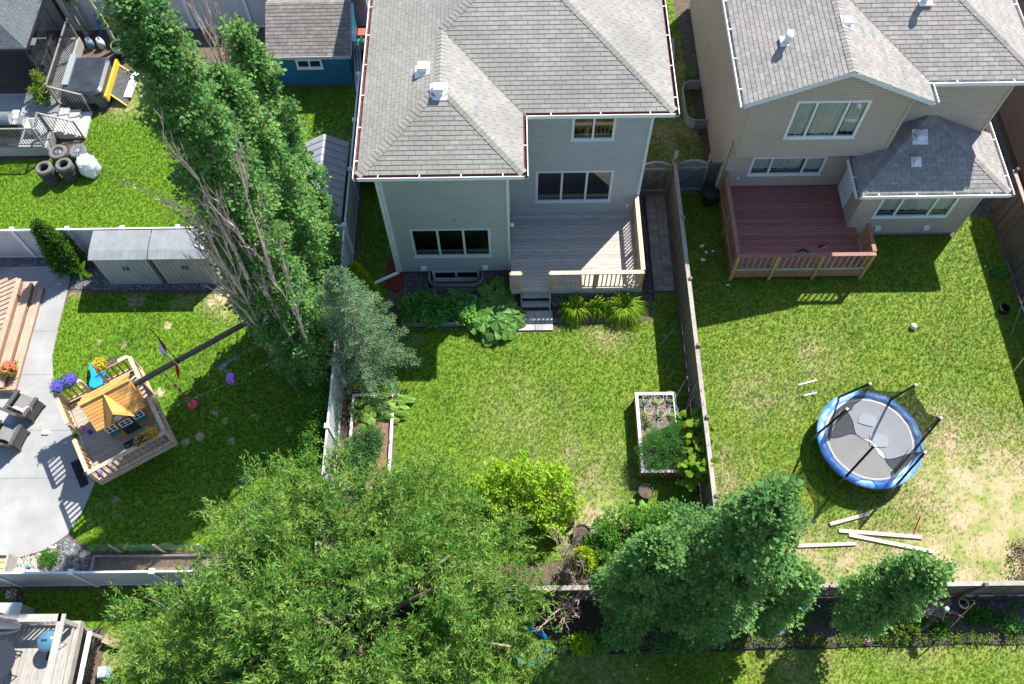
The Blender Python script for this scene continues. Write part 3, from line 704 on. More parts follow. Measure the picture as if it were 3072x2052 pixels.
def roof_vent(parent, c, n, w=0.3, h=0.2, m=None):
    c = Vector(c); n = Vector(n).normalized()
    v = MB(); z = c.z
    hd = Matrix.Rotation(random.uniform(-.05,.05), 3, 'Z')
    v.obox((c.x,c.y,z-.1), w*.8, w*.8, h+.06, m=hd)
    o = v.build('roof_vent', m, parent)
    cp = MB(); cp.lathe((c.x,c.y,z+h-.06), [(w*.72,0),(w*.74,.05),(w*.66,.085),(w*.3,.1)], n=4)
    me = cp.build('vent_cap', m, o)
    # square the four-sided lathe to the roof axes
    off = Vector((c.x, c.y, 0)) - root_loc(parent)
    for q in me.data.vertices:
        x, y = q.co.x-off.x, q.co.y-off.y; q.co.x = off.x+(x-y)*.7071; q.co.y = off.y+(x+y)*.7071
    fl = MB(); nn = Vector((0,0,1)) if abs(n.z) > .999 else n
    X = Vector((1,0,0)); Y = nn.cross(X).normalized(); X = Y.cross(nn)
    k = w*.85; o2 = c + nn*.028
    fl.poly([o2-X*k-Y*k, o2+X*k-Y*k, o2+X*k+Y*k, o2-X*k+Y*k]); fl.build('vent_flashing', m, o)
    return o
def hood(parent, x, y, z, m, w=0.2):
    b = MB(); b.add([(x-w/2,y,z-.1),(x+w/2,y,z-.1),(x+w/2,y-.12,z-.08),(x-w/2,y-.12,z-.08),(x-w/2,y,z+.08),(x+w/2,y,z+.08),(x+w/2,y-.09,z+.03),(x-w/2,y-.09,z+.03)],
                    [(0,3,2,1),(4,5,6,7),(3,7,6,2),(0,4,7,3),(1,2,6,5)])
    return b.build('wall_vent', m, parent)
def corner_trim(parent, x, y, z0, z1, m, w=.09):
    return MB().box(x-w/2,x+w/2,y-w/2,y+w/2,z0,z1).build('corner_trim', m, parent)

# ===== house with the timber deck
sid1 = mat('siding_grey', (0.385,0.395,0.375), (0.425,0.435,0.415), scale=0.7, rough=0.55, spec=0.35)
foundation = mat('foundation', (0.26,0.255,0.24), (0.33,0.325,0.31), scale=4, rough=0.9, bump=0.3)
gut_brown = mat('gutter_brown', (0.10,0.02,0.022), (0.15,0.045,0.04), scale=8, rough=0.8)
H1 = thing('house', 'grey-sided two-storey house with a hipped shingle roof and timber deck', 'house', (0,20,0))
ZE = 6.04; PT = 0.44
# (x,y) corners of the roof edge
rx0, rx1, ry0, ry1, xi, yb = -4.58, 4.80, 15.73, 17.98, 0.23, 29.5
rid = -2.175; zr_ = ZE + PT*(rid-rx0); yh = ry0 + (rid-rx0)
px_, hw = (rx0+rx1)/2, (rx1-rx0)/2; zp = ZE+PT*hw; yp = ry1+hw; yv = ry1+(xi-rid)
planes1 = [
    [(rx0,ry0,ZE),(xi,ry0,ZE),(rid,yh,zr_)],
    [(xi,ry0,ZE),(xi,ry1,ZE),(rid,yv,zr_),(rid,yh,zr_)],
    [(xi,ry1,ZE),(rx1,ry1,ZE),(px_,yp,zp),(rid,yv,zr_)],
    [(rx1,ry1,ZE),(rx1,yb-.0,ZE),(px_,yb-hw,zp),(px_,yp,zp)],
    [(rx0,yv,ZE),(rx0,ry0,ZE),(rid,yh,zr_),(rid,yv,zr_)],
    [(rx0,yb,ZE),(rx0,yv,ZE),(rid,yv,zr_),(px_,yp,zp),(px_,yb-hw,zp)],
    [(rx1,yb,ZE),(rx0,yb,ZE),(px_,yb-hw,zp)]]
def on_roof1(x, y, plane):
    P = [Vector(p) for p in planes1[plane]]; n = (P[1]-P[0]).cross(P[-1]-P[0]); n = n if n.z > 0 else -n
    return (x, y, P[0].z - (n.x*(x-P[0].x)+n.y*(y-P[0].y))/n.z)
nS, nE, nW = (0,-PT,1), (PT,0,1), (-PT,0,1)
patches = [on_roof1(*q) for q in ((-1.95,17.2,0),(-2.75,16.75,0),(-2.95,16.4,0),(-1.75,18.9,1),(-1.05,18.2,1),(-.75,18.25,1),(-1.1,17.6,1),(3.3,18.9,2))]
roof_shingles(H1, planes1, shingle_m, 300, patches)
for a, b, n1, n2 in (((rx0,ry0,ZE),(rid,yh,zr_),nS,nW),((xi,ry0,ZE),(rid,yh,zr_),nS,nE),((rid,yh,zr_),(rid,yv,zr_),nW,nE),
                     ((rid,yv,zr_),(px_,yp,zp),nS,nW),((rx1,ry1,ZE),(px_,yp,zp),nS,nE)):
    ridge_caps(H1, a, b, n1, n2, shingle_m)
valley_m = mat('valley_metal', (0.10,0.10,0.10), rough=0.6)
MB().bar((xi,ry1,ZE+.02),(rid,yv,zr_+.02),.04,.012).build('valley', valley_m, H1)
gutter(H1, (rx0,ry0), (xi,ry0), gut_brown, ZE); gutter(H1, (xi,ry0-.11), (xi,ry1-.11), gut_brown, ZE-.002)
gutter(H1, (xi+.11,ry1), (rx1,ry1), gut_brown, ZE); gutter(H1, (rx1,ry1-.11), (rx1,yb), gut_brown, ZE-.002); gutter(H1, (rx0,yb), (rx0,ry0-.11), gut_brown, ZE-.002)
wx0, wx1, wy0, wy1, wxi = -4.07, 4.22, 16.15, 18.2, -0.25
fascia_and_soffit(H1, [(rx0,yb),(rx0,ry0),(xi,ry0),(xi,ry1),(rx1,ry1),(rx1,yb)], [(wx0,yb-.4),(wx0,wy0),(wxi,wy0),(wxi,wy1),(wx1,wy1),(wx1,yb-.4)], ZE, white_trim)
siding(H1, 'wall', sid1, (wx0,wy0), (wxi,wy0), 0.15, 5.95, [(.63,3.17,1.1,2.7)])
siding(H1, 'wall', sid1, (wxi,wy0), (wxi,wy1), 0.15, 5.95)
siding(H1, 'wall', sid1, (wxi,wy1), (wx1,wy1), 0.15, 5.95, [(.97,3.48,1.36,2.98),(2.06,3.32,4.58,5.58)])
siding(H1, 'wall', sid1, (wx1,wy1), (wx1,yb-.4), 0.15, 5.95); siding(H1, 'wall', sid1, (wx0,yb-.4), (wx0,wy0), 0.15, 5.95)
siding(H1, 'wall', sid1, (wx1,yb-.4), (wx0,yb-.4), 0.15, 5.95)
fb = MB(); fb.box(wx0+.03,wxi-.03,wy0+.07,wy1+.3,-.5,.16); fb.box(wx0+.03,wx1-.03,wy1+.03,yb-.45,-.3,.16); fb.build('foundation', foundation, H1)
window(H1, (wx0+.63,wy0), (wx0+3.17,wy0), 1.12, 2.68, (1,1,1), blue_trim, blind=.22)
window(H1, (wxi+.97,wy1), (wxi+3.48,wy1), 1.37, 2.97, (1,1,1), blue_trim, blind=.22)
window(H1, (wxi+2.06,wy1), (wxi+3.32,wy1), 4.6, 5.58, (1,1), blue_trim, blind=.12)
for x, y, m_ in ((wx0,wy0,blue_trim),(wxi,wy0,blue_trim),(wx1,wy1,blue_trim)): corner_trim(H1, x, y, .15, 5.9, m_)
hood(H1, -1.8, wy0-.016, 3.24, sid1, .24); hood(H1, -3.25, wy0-.016, .42, blue_trim, .2); hood(H1, -1.1, wy0-.016, .42, blue_trim, .2)
MB().box(3.86,3.95,wy1-.05,wy1-.014,1.02,1.14).build('outlet', white_trim, H1)
wl = MB(); wl.lathe((wxi+.1,wy0+.6,1.95), [(.02,0),(.07,.03),(.07,.1),(.02,.13)], n=10); wl.build('porch_light', white_trim, H1)
roof_vent(H1, on_roof1(-2.72,18.95,4), nW, .3, .2, white_trim); roof_vent(H1, on_roof1(-2.2,17.95,0), nS, .3, .22, white_trim)
# downspout with elbow and extension
ds = MB(); ds.box(-4.2,-4.12,16.0,16.09,.2,5.85); d = ds.build('downspout', white_trim, H1)
MB().bar((-4.16,16.03,.24),(-5.25,15.55,.1),.09,.07).build('downspout_extension', white_trim, d)
# basement window in its corrugated well
wwm = mat('galvanised', (0.35,0.37,0.38), (0.46,0.47,0.48), scale=6, rough=0.4, metal=0.6)
window(H1, (-2.93,wy0+.0), (-1.37,wy0+.0), -.40, .10, (1,1), blue_trim, depth=.05, name='basement_window')
ww = MB(); arc = [(-3.08,16.14),(-3.08,15.75),(-2.98,15.6),(-2.75,15.53),(-1.55,15.53),(-1.32,15.6),(-1.22,15.75),(-1.22,16.14)]
for k in range(6):
    z0 = -.45+k*.11
    for a, b in zip(arc, arc[1:]): ww.add([(*a,z0),(*b,z0),(*b,z0+.055),(*a,z0+.055)],[(0,1,2,3)])
    big = [(x+(.02 if x < -2.15 else -.02), y+.02) for x, y in arc]
    for (a, b), (c, d_) in zip(zip(arc, arc[1:]), zip(big, big[1:])): ww.add([(*a,z0+.055),(*b,z0+.055),(*d_,z0+.0825),(*c,z0+.0825)],[(0,1,2,3)]); ww.add([(*c,z0+.0825),(*d_,z0+.0825),(*b,z0+.11),(*a,z0+.11)],[(0,1,2,3)])
ww.build('window_well', wwm, H1)
wwr = MB().tube([(x, y, .2) for x, y in arc], .025, 6); wwr.build('window_well_rim', wwm, H1)

# ===== second house
sid2 = mat('siding_taupe', (0.42,0.345,0.265), (0.47,0.39,0.305), scale=0.7, rough=0.6, spec=0.3)
sid2_front = sid2
H2 = thing('house', 'taupe-sided house with a front gable, lower hip roof and burgundy deck', 'house', (11,20,0))
ZE2, PG = 6.04, 0.455
gx0, gx1, gy, mx1, my, yb2 = 6.92, 12.62, 18.18, 16.08, 19.05, 29.5
gr = (gx0+gx1)/2; gz = ZE2+PG*(gr-gx0)
mhw = (mx1-gx0)/2; mpx = (mx1+gx0)/2; mz = ZE2+PG*mhw; mpy = my+mhw; gv = my+(gx1-gr)
planes2 = [
    [(gx1,gy,ZE2),(gx1,my,ZE2),(gr,gv,gz),(gr,gy,gz)],
    [(gx1,my,ZE2),(mx1,my,ZE2),(mpx,mpy,mz),(gr,gv,gz)],
    [(gx0,gv,ZE2),(gx0,gy,ZE2),(gr,gy,gz),(gr,gv,gz)],
    [(gx0,yb2,ZE2),(gx0,gv,ZE2),(gr,gv,gz),(mpx,mpy,mz),(mpx,yb2-mhw,mz)],
    [(mx1,my,ZE2),(mx1,yb2,ZE2),(mpx,yb2-mhw,mz),(mpx,mpy,mz)],
    [(mx1,yb2,ZE2),(gx0,yb2,ZE2),(mpx,yb2-mhw,mz)]]
# lower hip roof over the bump-out
lx0, lx1, ly, ZL = 11.2, 16.06, 17.07, 3.03; lhw = (lx1-lx0)/2; lpx = (lx0+lx1)/2; lz = ZL+PG*lhw; lpy = ly+lhw
planes2 += [[(lx0,ly,ZL),(lx1,ly,ZL),(lpx,lpy,lz)], [(lx1,ly,ZL),(lx1,lpy,ZL),(lpx,lpy,lz)], [(lx0,lpy,ZL),(lx0,ly,ZL),(lpx,lpy,lz)]]
def on_roof2(x, y, plane):
    P = [Vector(p) for p in planes2[plane]]; n = (P[1]-P[0]).cross(P[-1]-P[0]); n = n if n.z > 0 else -n
    return (x, y, P[0].z - (n.x*(x-P[0].x)+n.y*(y-P[0].y))/n.z)
roof_shingles(H2, planes2, shingle2_m, 300, [on_roof2(*q) for q in ((10.9,20.1,0),(11.05,19.8,0),(11.2,19.5,0),(11.1,19.2,0),(10.5,20.0,0),(11.6,18.9,0),(15.4,19.3,1))])
for a, b, n1, n2 in (((gr,gy,gz),(gr,gv,gz),(-PG,0,1),(PG,0,1)),((gr,gv,gz),(mpx,mpy,mz),(0,-PG,1),(-PG,0,1)),((mx1,my,ZE2),(mpx,mpy,mz),(0,-PG,1),(PG,0,1)),
                     ((lx0,ly,ZL),(lpx,lpy,lz),(0,-PG,1),(-PG,0,1)),((lx1,ly,ZL),(lpx,lpy,lz),(0,-PG,1),(PG,0,1))):
    ridge_caps(H2, a, b, n1, n2, shingle2_m)
MB().bar((gx1,my,ZE2+.02),(gr,gv,gz+.02),.04,.012).build('valley', valley_m, H2)
pale_in = mat('gutter_pale', (0.5,0.5,0.49), (0.22,0.2,0.18), scale=5, rough=0.7)
gutter(H2, (gx0,yb2), (gx0,gy), pale_in, ZE2); gutter(H2, (gx1,gy), (gx1,my-.11), pale_in, ZE2); gutter(H2, (gx1+.0,my), (mx1,my), pale_in, ZE2); gutter(H2, (mx1,my-.11), (mx1,yb2), pale_in, ZE2)
gutter(H2, (lx0,ly), (lx1,ly), pale_in, ZL); gutter(H2, (lx1,ly-.11), (lx1,lpy+.5), pale_in, ZL-.002); gutter(H2, (lx0,18.5), (lx0,ly-.11), pale_in, ZL-.002)
# bargeboards of the gable and gable soffit
bb = MB()
for xa, xb in ((gx0,gr),(gx1,gr)):
    bb.add([(xa,gy,ZE2-.17),(xb,gy,gz-.17),(xb,gy,gz+.0),(xa,gy,ZE2+.0),(xa,gy+.03,ZE2-.17),(xb,gy+.03,gz-.17),(xb,gy+.03,gz),(xa,gy+.03,ZE2)],[(0,1,2,3),(7,6,5,4),(0,4,5,1),(3,2,6,7)])
bb.build('bargeboard', blue_trim, H2)
ux0, ux1, uy, ub = 7.38, 12.16, 18.56, 3.16
gs = MB()
for xa, xb in ((gx0,gr),(gr,gx1)):
    za, zb = (ZE2,gz) if xa == gx0 else (gz,ZE2)
    gs.add([(xa,gy+.03,za-.17),(xb,gy+.03,zb-.17),(xb,uy+.02,zb-.17),(xa,uy+.02,za-.17)],[(0,3,2,1)])
gs.add([(gx0,gy+.03,ZE2-.16),(ux0,gy+.03,ZE2-.16),(ux0,yb2,ZE2-.16),(gx0,yb2,ZE2-.16)],[(0,3,2,1)]); gs.add([(ux1,gy+.03,ZE2-.16),(gx1,gy+.03,ZE2-.16),(gx1,my,ZE2-.16),(ux1,my,ZE2-.16)],[(0,3,2,1)])
gs.add([(ux1,my,ZE2-.16),(mx1,my,ZE2-.16),(mx1,19.43,ZE2-.16),(ux1,19.43,ZE2-.16)],[(0,3,2,1)])
gs.add([(lx0,ly,ZL-.13),(lx1,ly,ZL-.13),(lx1,17.5,ZL-.13),(lx0,17.5,ZL-.13)],[(0,3,2,1)]); gs.add([(lx0,17.5,ZL-.13),(11.67,17.5,ZL-.13),(11.67,19.3,ZL-.13),(lx0,19.3,ZL-.13)],[(0,3,2,1)]); gs.add([(15.62,17.5,ZL-.13),(lx1,17.5,ZL-.13),(lx1,19.4,ZL-.13),(15.62,19.4,ZL-.13)],[(0,3,2,1)])
gs.build('soffit', blue_trim, H2)
ztop = ZE2-.17+PG*(ux0-gx0)
siding(H2, 'gable_wall', sid2_front, (ux0,uy), (ux1,uy), ub, [(0,ztop),(gr-ux0,gz-.17),(ux1-ux0,ztop)], [(1.31,3.49,4.1,5.74)])
MB().box(ux0,ux1,uy,19.36,ub-.03,ub-.001).build('overhang_soffit', sid2_front, H2)
siding(H2, 'wall', sid2, (ux0,19.33), (ux0,uy), ub, 5.9); siding(H2, 'wall', sid2, (ux1,uy), (ux1,19.42), ub, 5.9)
siding(H2, 'wall', sid2, (ux0,yb2-.4), (ux0,19.33), .2, 5.9)
siding(H2, 'wall', sid2_front, (ux0,19.33), (11.67,19.33), .2, ub, [(.91,3.4,1.24,2.16)])
siding(H2, 'wall', sid2_front, (ux1,19.42), (15.62,19.42), 2.9, 5.92)
siding(H2, 'wall', sid2_front, (11.67,17.48), (15.62,17.48), .2, 2.95, [(.7,3.2,1.18,2.26)])
siding(H2, 'wall', sid2, (11.67,19.33), (11.67,17.48), .2, 2.95); siding(H2, 'wall', sid2, (15.62,17.48), (15.62,19.42), .2, 2.95); siding(H2, 'wall', sid2, (15.62,19.42), (15.62,yb2-.4), .2, 5.9)
siding(H2, 'wall', sid2, (15.62,yb2-.4), (ux0,yb2-.4), .2, 5.9)
fb = MB(); fb.box(ux0+.04,15.58,19.36,yb2-.45,-.2,.21); fb.box(11.71,15.58,17.51,19.36,-.2,.2); fb.build('foundation', foundation, H2)
window(H2, (8.69,uy), (10.87,uy), 4.12, 5.73, (1,1.6,1), white_trim, [(.02,.3,0),(.33,.75,.0),(.78,.99,.1)])
window(H2, (8.29,19.33), (10.78,19.33), 1.26, 2.15, (1,1.8,1), white_trim, [(.02,.26,.15),(.3,.7,.15),(.75,.98,.1)], blind=.15)
window(H2, (12.37,17.48), (14.87,17.48), 1.19, 2.26, (1,1.7,1), white_trim, [(.02,.26,.2),(.3,.72,.2),(.75,.98,.2)], blind=.15)
for x, y, z0, z1 in ((ux0,uy,ub,5.95),(ux1,uy,3.3,5.95),(15.62,19.42,3.3,5.9),(11.67,17.48,.2,2.9),(15.62,17.48,.2,2.9)): corner_trim(H2, x, y, z0, z1, sid2)
hood(H2, 12.74, 17.464, .56, blue_trim, .2); hood(H2, 14.45, 17.464, .56, blue_trim, .2)
pl = MB().lathe((7.93,19.28,1.02), [(.02,0),(.06,.03),(.06,.1),(.02,.13)], n=10); pl.build('porch_light', white_trim, H2)
dr = MB().box(11.6,11.655,18.22,19.12,.68,2.1).build('door', white_trim, H2)
for y0, y1 in ((18.3,18.62),(18.72,19.04)):
    for z0, z1 in ((.78,1.3),(1.4,2.0)): MB().box(11.585,11.602,y0,y1,z0,z1).build('door_panel', white_trim, dr)
MB().tube([(11.6,18.33,1.25),(11.54,18.33,1.25),(11.53,18.42,1.25)], .018, 6).build('handle', wwm, dr); MB().tube([(11.6,18.33,1.45),(11.56,18.33,1.45)], .03, 8).build('deadbolt', wwm, dr)
hood(H2, 7.3, 25.0, 2.0, blue_trim, .22)
roof_vent(H2, on_roof2(9.95,20.2,0), (PG,0,1), .28, .13, white_trim)
roof_vent(H2, on_roof2(13.2,18.75,6), (0,-PG,1), .3, .16, blue_trim); roof_vent(H2, on_roof2(13.05,18.0,6), (0,-PG,1), .2, .14, blue_trim)
for x, y, pl_ in ((8.3,20.1,2),(12.6,21.3,1)):           # goose-neck vent pipes
    c = Vector(on_roof2(x,y,pl_)); g_ = MB(); g_.tube([c+Vector((0,0,-.1)),c+Vector((0,0,.3)),c+Vector((-.03,-.08,.42)),c+Vector((-.06,-.2,.42)),c+Vector((-.08,-.27,.33))], .11, 12)
    o = g_.build('vent_pipe', white_trim, H2, smooth=True); MB().obox((c.x,c.y,c.z-.02), .4, .4, .05).build('vent_flashing', white_trim, o)
# egress window well on the side passage
ww = MB(); arc = [(7.36,22.5),(6.85,22.5),(6.62,22.65),(6.55,22.9),(6.55,24.1),(6.62,24.35),(6.85,24.5),(7.3,24.5)]
for k in range(6):
    z0 = -.1+k*.1
    for a, b in zip(arc, arc[1:]): ww.add([(*a,z0),(*b,z0),(*b,z0+.05),(*a,z0+.05)],[(0,1,2,3)])
    big = [(x+.02, y+(.02 if y < 23.5 else -.02)) for x, y in arc]
    for (a, b), (c, d_) in zip(zip(arc, arc[1:]), zip(big, big[1:])): ww.add([(*a,z0+.05),(*b,z0+.05),(*d_,z0+.075),(*c,z0+.075)],[(0,1,2,3)]); ww.add([(*c,z0+.075),(*d_,z0+.075),(*b,z0+.1),(*a,z0+.1)],[(0,1,2,3)])
o = ww.build('window_well', wwm, H2); MB().tube([(x, y, .5) for x, y in arc], .03, 6).build('window_well_rim', wwm, H2)
# third house wall just showing at the right edge
H3 = thing('house', 'sliver of a brown-sided house wall at the top right corner', 'house', (19.5,24,0))
sid3 = mat('siding_brown', (0.14,0.115,0.105), (0.17,0.14,0.125), scale=0.8, rough=0.6)
siding(H3, 'wall', sid3, (18.75,31), (18.75,17.6), 0.1, 4.5); siding(H3, 'wall', sid3, (18.75,17.6), (24,17.6), 0.1, 4.5)
MB().box(18.8,24,17.65,31,-.1,4.45).build('wall_core', foundation, H3)
# ------------------------------------------------------------ trees and planting
def leaf_mat(name, c1, c2, rnd=0.3, transl=0.48, rough=0.6, scale=1.6, spec=0.12):
    return mat(name, c1, c2, scale=scale, rough=rough, rnd=rnd, transl=transl, spec=spec, detail=3)
aspen_l = leaf_mat('aspen_leaf', (0.085,0.230,0.058), (0.220,0.385,0.105))
aspen_d = leaf_mat('aspen_leaf_dark', (0.078,0.215,0.058), (0.190,0.345,0.096))
willow_l = leaf_mat('willow_leaf', (0.060,0.185,0.022), (0.25,0.385,0.080), rnd=0.5)
lime_l = leaf_mat('lime_leaf', (0.24,0.43,0.02), (0.38,0.55,0.05), rnd=0.25)
green_l = leaf_mat('green_leaf', (0.055,0.18,0.020), (0.125,0.28,0.035), rnd=0.3)
veg_l = leaf_mat('vegetable_leaf', (0.10,0.32,0.06), (0.17,0.42,0.09), rnd=0.25)
spruce_l = leaf_mat('spruce_needle', (0.075,0.175,0.078), (0.18,0.29,0.135), rnd=0.3, transl=0.15)
arb_l = leaf_mat('arborvitae_leaf', (0.20,0.31,0.012), (0.34,0.43,0.02), rnd=0.25, transl=0.25)
cedar_l = leaf_mat('cedar_leaf', (0.05,0.14,0.02), (0.105,0.22,0.03), rnd=0.3, transl=0.25)
bark = mat('bark', (0.17,0.14,0.11), (0.30,0.26,0.21), scale=8, rough=0.9, bump=0.4, bscale=30)
bark_pale = mat('bark_pale', (0.30,0.25,0.20), (0.44,0.38,0.31), scale=8, rough=0.9, bump=0.3, bscale=30)
twig_m = mat('dead_twig', (0.40,0.30,0.24), (0.56,0.45,0.38), scale=8, rough=0.9, rnd=0.2)

def trunk(t, base, top, r0, r1, m=bark, wob=0.06, name='trunk', limbs=None):
    base = Vector(base); top = Vector(top); mb = MB(); n = 8
    pts = []; rs = []
    for i in range(n+1):
        k = i/n; p = base.lerp(top, k) + Vector((random.uniform(-wob,wob), random.uniform(-wob,wob), 0))*(1 if 0 < i < n else 0)
        pts.append(p); rs.append((r0*(1-k)+r1*k)*(1.25 if i == 0 else 1))
    mb.tube(pts, rs, 8)
    for (z, e, r) in (limbs or []):
        k = min(max((z-base.z)/(top.z-base.z), 0), 1); s = base.lerp(top, k); e = Vector(e); md = s.lerp(e, .5)+Vector((0,0,.12*(e-s).length))
        mb.tube([s, md, e], [r, r*.7, r*.3], 6)
    return mb.build(name, m, t, smooth=True)
def col_profile(k): return (np.clip(k/0.15, 0, 1)**0.6) * np.clip((1.02-k)/0.5, 0, 1)**0.55
def column_tree(label, base, h, r, m=aspen_l, z0=0.6, clumps=900, per=46, leaf=(0.085,0.078), group='columnar aspens in the row', spread=0.17, bare=0, lean=(0,0)):
    b = Vector((*base, 0)); t = thing('aspen_tree', label, 'tree', b, group=group)
    tip = b+Vector((lean[0], lean[1], h*.96))
    trunk(t, b, tip, .05+.009*h, .012, bark_pale)
    lobes = int(9+h*2.0); C_, O_ = [], []
    for i in range(lobes):                                           # upright plumes with gaps between them
        k = min((i+.2+.6*rng.random())/lobes, .97); pr_ = float(col_profile(np.array(k))); a = i*2.399+rng.random()*.8
        rr = r*pr_*(.30+.42*rng.random()); lz = (.55+.5*rng.random())*(.55+.055*h)*(.55+.45*pr_); lr = r*(.30+.2*rng.random())*(.35+.65*pr_)
        zc = z0+k*(h-z0-lz*.6)+lz*.45; q = max(8, int(clumps/lobes*(.5+lr/r)))
        u = rand_dirs(q); kk = .45+.55*rng.random(q)[:, None]**.5
        taper = np.clip(1.05-.45*np.clip(u[:, 2:3], 0, 1)**2, .5, 1)
        c = np.array([b.x+lean[0]*k+math.cos(a)*rr, b.y+lean[1]*k+math.sin(a)*rr, zc]) + u*kk*np.array([lr, lr, lz])*np.concatenate([taper, taper, np.ones((q, 1))], 1)
        C_.append(c); O_.append(u*.7+np.array([math.cos(a)*.4, math.sin(a)*.4, .35]))
    c = np.concatenate(C_); o = np.concatenate(O_); kp = c[:, 2] > .15; c, o = c[kp], o[kp]; n = len(c)
    p, d, nr = clump_leaves(c, norm(o), per, spread*(.6+.6*rng.random(n)))
    s = .55+.95*rng.random(len(p))**1.5
    leaf_mesh('crown', p, d, nr, leaf[0]*s, leaf[1]*s, m, t, off=tuple(b), shape=.5)
    br = MB()
    for i in range(26):                                              # ascending limbs inside the crown
        kk = random.uniform(.08,.85); s_ = b+Vector((lean[0],lean[1],0))*kk+Vector((0,0,z0+kk*(h-z0)-.5)); an = random.uniform(0,2*PI)
        rr = r*float(col_profile(np.array(kk)))*.85; e = Vector((b.x+lean[0]*kk+math.cos(an)*rr, b.y+lean[1]*kk+math.sin(an)*rr, s_.z+rr*1.3+.5))
        br.tube([s_, s_.lerp(e,.5)+Vector((0,0,-.1)), e], [.03,.018,.006], 5)
    br.build('limbs', bark_pale, t)
    return t
def bare_branches(t, starts, name='bare_branch', fan=.75):
    """dead forking branches: each start (point, direction, length, radius) becomes one part"""
    def grow(mb, p, d, L, r, lvl):
        pts = [p]; q = p.copy(); dd = d.copy(); rs = [r]
        for i in range(4):
            dd = (dd + Vector((random.uniform(-.17,.17)*fan, random.uniform(-.17,.17)*fan, random.uniform(-.03,.1)))).normalized()
            q = q + dd*(L/4); pts.append(q.copy()); rs.append(max(r*(1-.2*(i+1)), .0035))
        mb.tube(pts, rs, 5 if lvl == 0 else 4, cap=False)
        if lvl < 3:
            for i in range(5 if lvl == 0 else 4):
                s = pts[random.randint(1,4)]; sd = (dd + Vector((random.uniform(-fan,fan), random.uniform(-fan,fan), random.uniform(-.1,.5)))).normalized()
                grow(mb, s, sd, L*random.uniform(.28,.5), max(r*.5, .0045), lvl+1)
    for (p, d, L, r) in starts:
        mb = MB(); grow(mb, Vector(p), Vector(d).normalized(), L, r, 0); mb.build(name, twig_m, t, local=True)
def sprays(c, ax, k, L, ln, wd, ang=0.75):
    """leaves set alternately along short twigs"""
    n = len(c); ax = norm(ax); ref = norm(np.cross(ax, norm(rng.normal(size=(n,3))))); bi = np.cross(ax, ref)
    P, D, Nn = [], [], []
    for i in range(k):
        f = (i+.5)/k; th = i*2.4+rng.random(n)*.8
        rd = ref*np.cos(th)[:,None] + bi*np.sin(th)[:,None]
        P.append(c + ax*(L*f)[:,None]); dd = norm(ax*(.55+.5*f) + rd*ang + rng.normal(size=(n,3))*.22); D.append(dd); Nn.append(norm(ax*.4 + np.array([.25,.28,.7]) - rd*.3 + rng.normal(size=(n,3))*.42))
    P = np.concatenate(P); D = np.concatenate(D); Nn = np.concatenate(Nn); s = .7+.6*rng.random(len(P))
    return P, D, Nn, ln*s, wd*s
def blob_tree(name, label, base, blobs, m, n, k=16, L=.36, ln=.105, wd=.028, tr=None, inner=.5, upb=.35, cat='tree', ang=.75, trunk_m=bark, trunk_r=.16):
    b = Vector((*base, 0)); t = thing(name, label, cat, b)
    vol = np.array([bl[3]*bl[4]+bl[3]*bl[5]+bl[4]*bl[5] for bl in blobs]); C_, O_ = [], []
    for bl, v in zip(blobs, vol/vol.sum()):
        p, o = shell_points(int(n*v)+1, bl[:3], bl[3:], inner); p += rng.normal(size=p.shape)*.12; C_.append(p); O_.append(o)
    c = np.concatenate(C_); o = np.concatenate(O_); keep = c[:,2] > .15
    # drop sprays that lie well inside another blob and are never seen
    for bl in blobs: keep &= ~((((c-np.array(bl[:3]))/np.array(bl[3:]))**2).sum(1) < .22)
    c, o = c[keep], o[keep]
    m_ = max(8, len(c)//22); pick = rng.choice(len(c), m_, replace=False); g_ = rng.integers(0, m_, len(c))
    ca = norm(o[pick]*.8 + np.array([0,0,upb]) + rng.normal(size=(m_,3))*.45)      # every bough has its own direction
    along = (rng.random(len(c))*1.0-.55)[:, None]; side = rng.normal(size=c.shape)*.17*(1.1-along)
    c = c[pick][g_] + ca[g_]*along + side; o = o[pick][g_]
    kp = c[:, 2] > .15; c, o, g_ = c[kp], o[kp], g_[kp]
    ax = norm(ca[g_]*.9 + rng.normal(size=c.shape)*.42 + np.array([0,0,.12]))
    P, D, Nn, l_, w_ = sprays(c, ax, k, L*(.6+.8*rng.random(len(c))), ln, wd, ang)
    leaf_mesh('crown', P, D, Nn, l_, w_, m, t, off=tuple(b), shape=.42)
    lim = []
    tz = max(bl[2] for bl in blobs)
    for bl in blobs:
        for q in range(2): lim.append((random.uniform(.3,.6)*tz*.5, (bl[0]+random.uniform(-.5,.5)*bl[3], bl[1]+random.uniform(-.5,.5)*bl[4], bl[2]+.5*bl[5]), trunk_r*.45))
    trunk(t, b, (b.x, b.y, tz*.8), trunk_r, trunk_r*.5, trunk_m, limbs=lim)
    return t
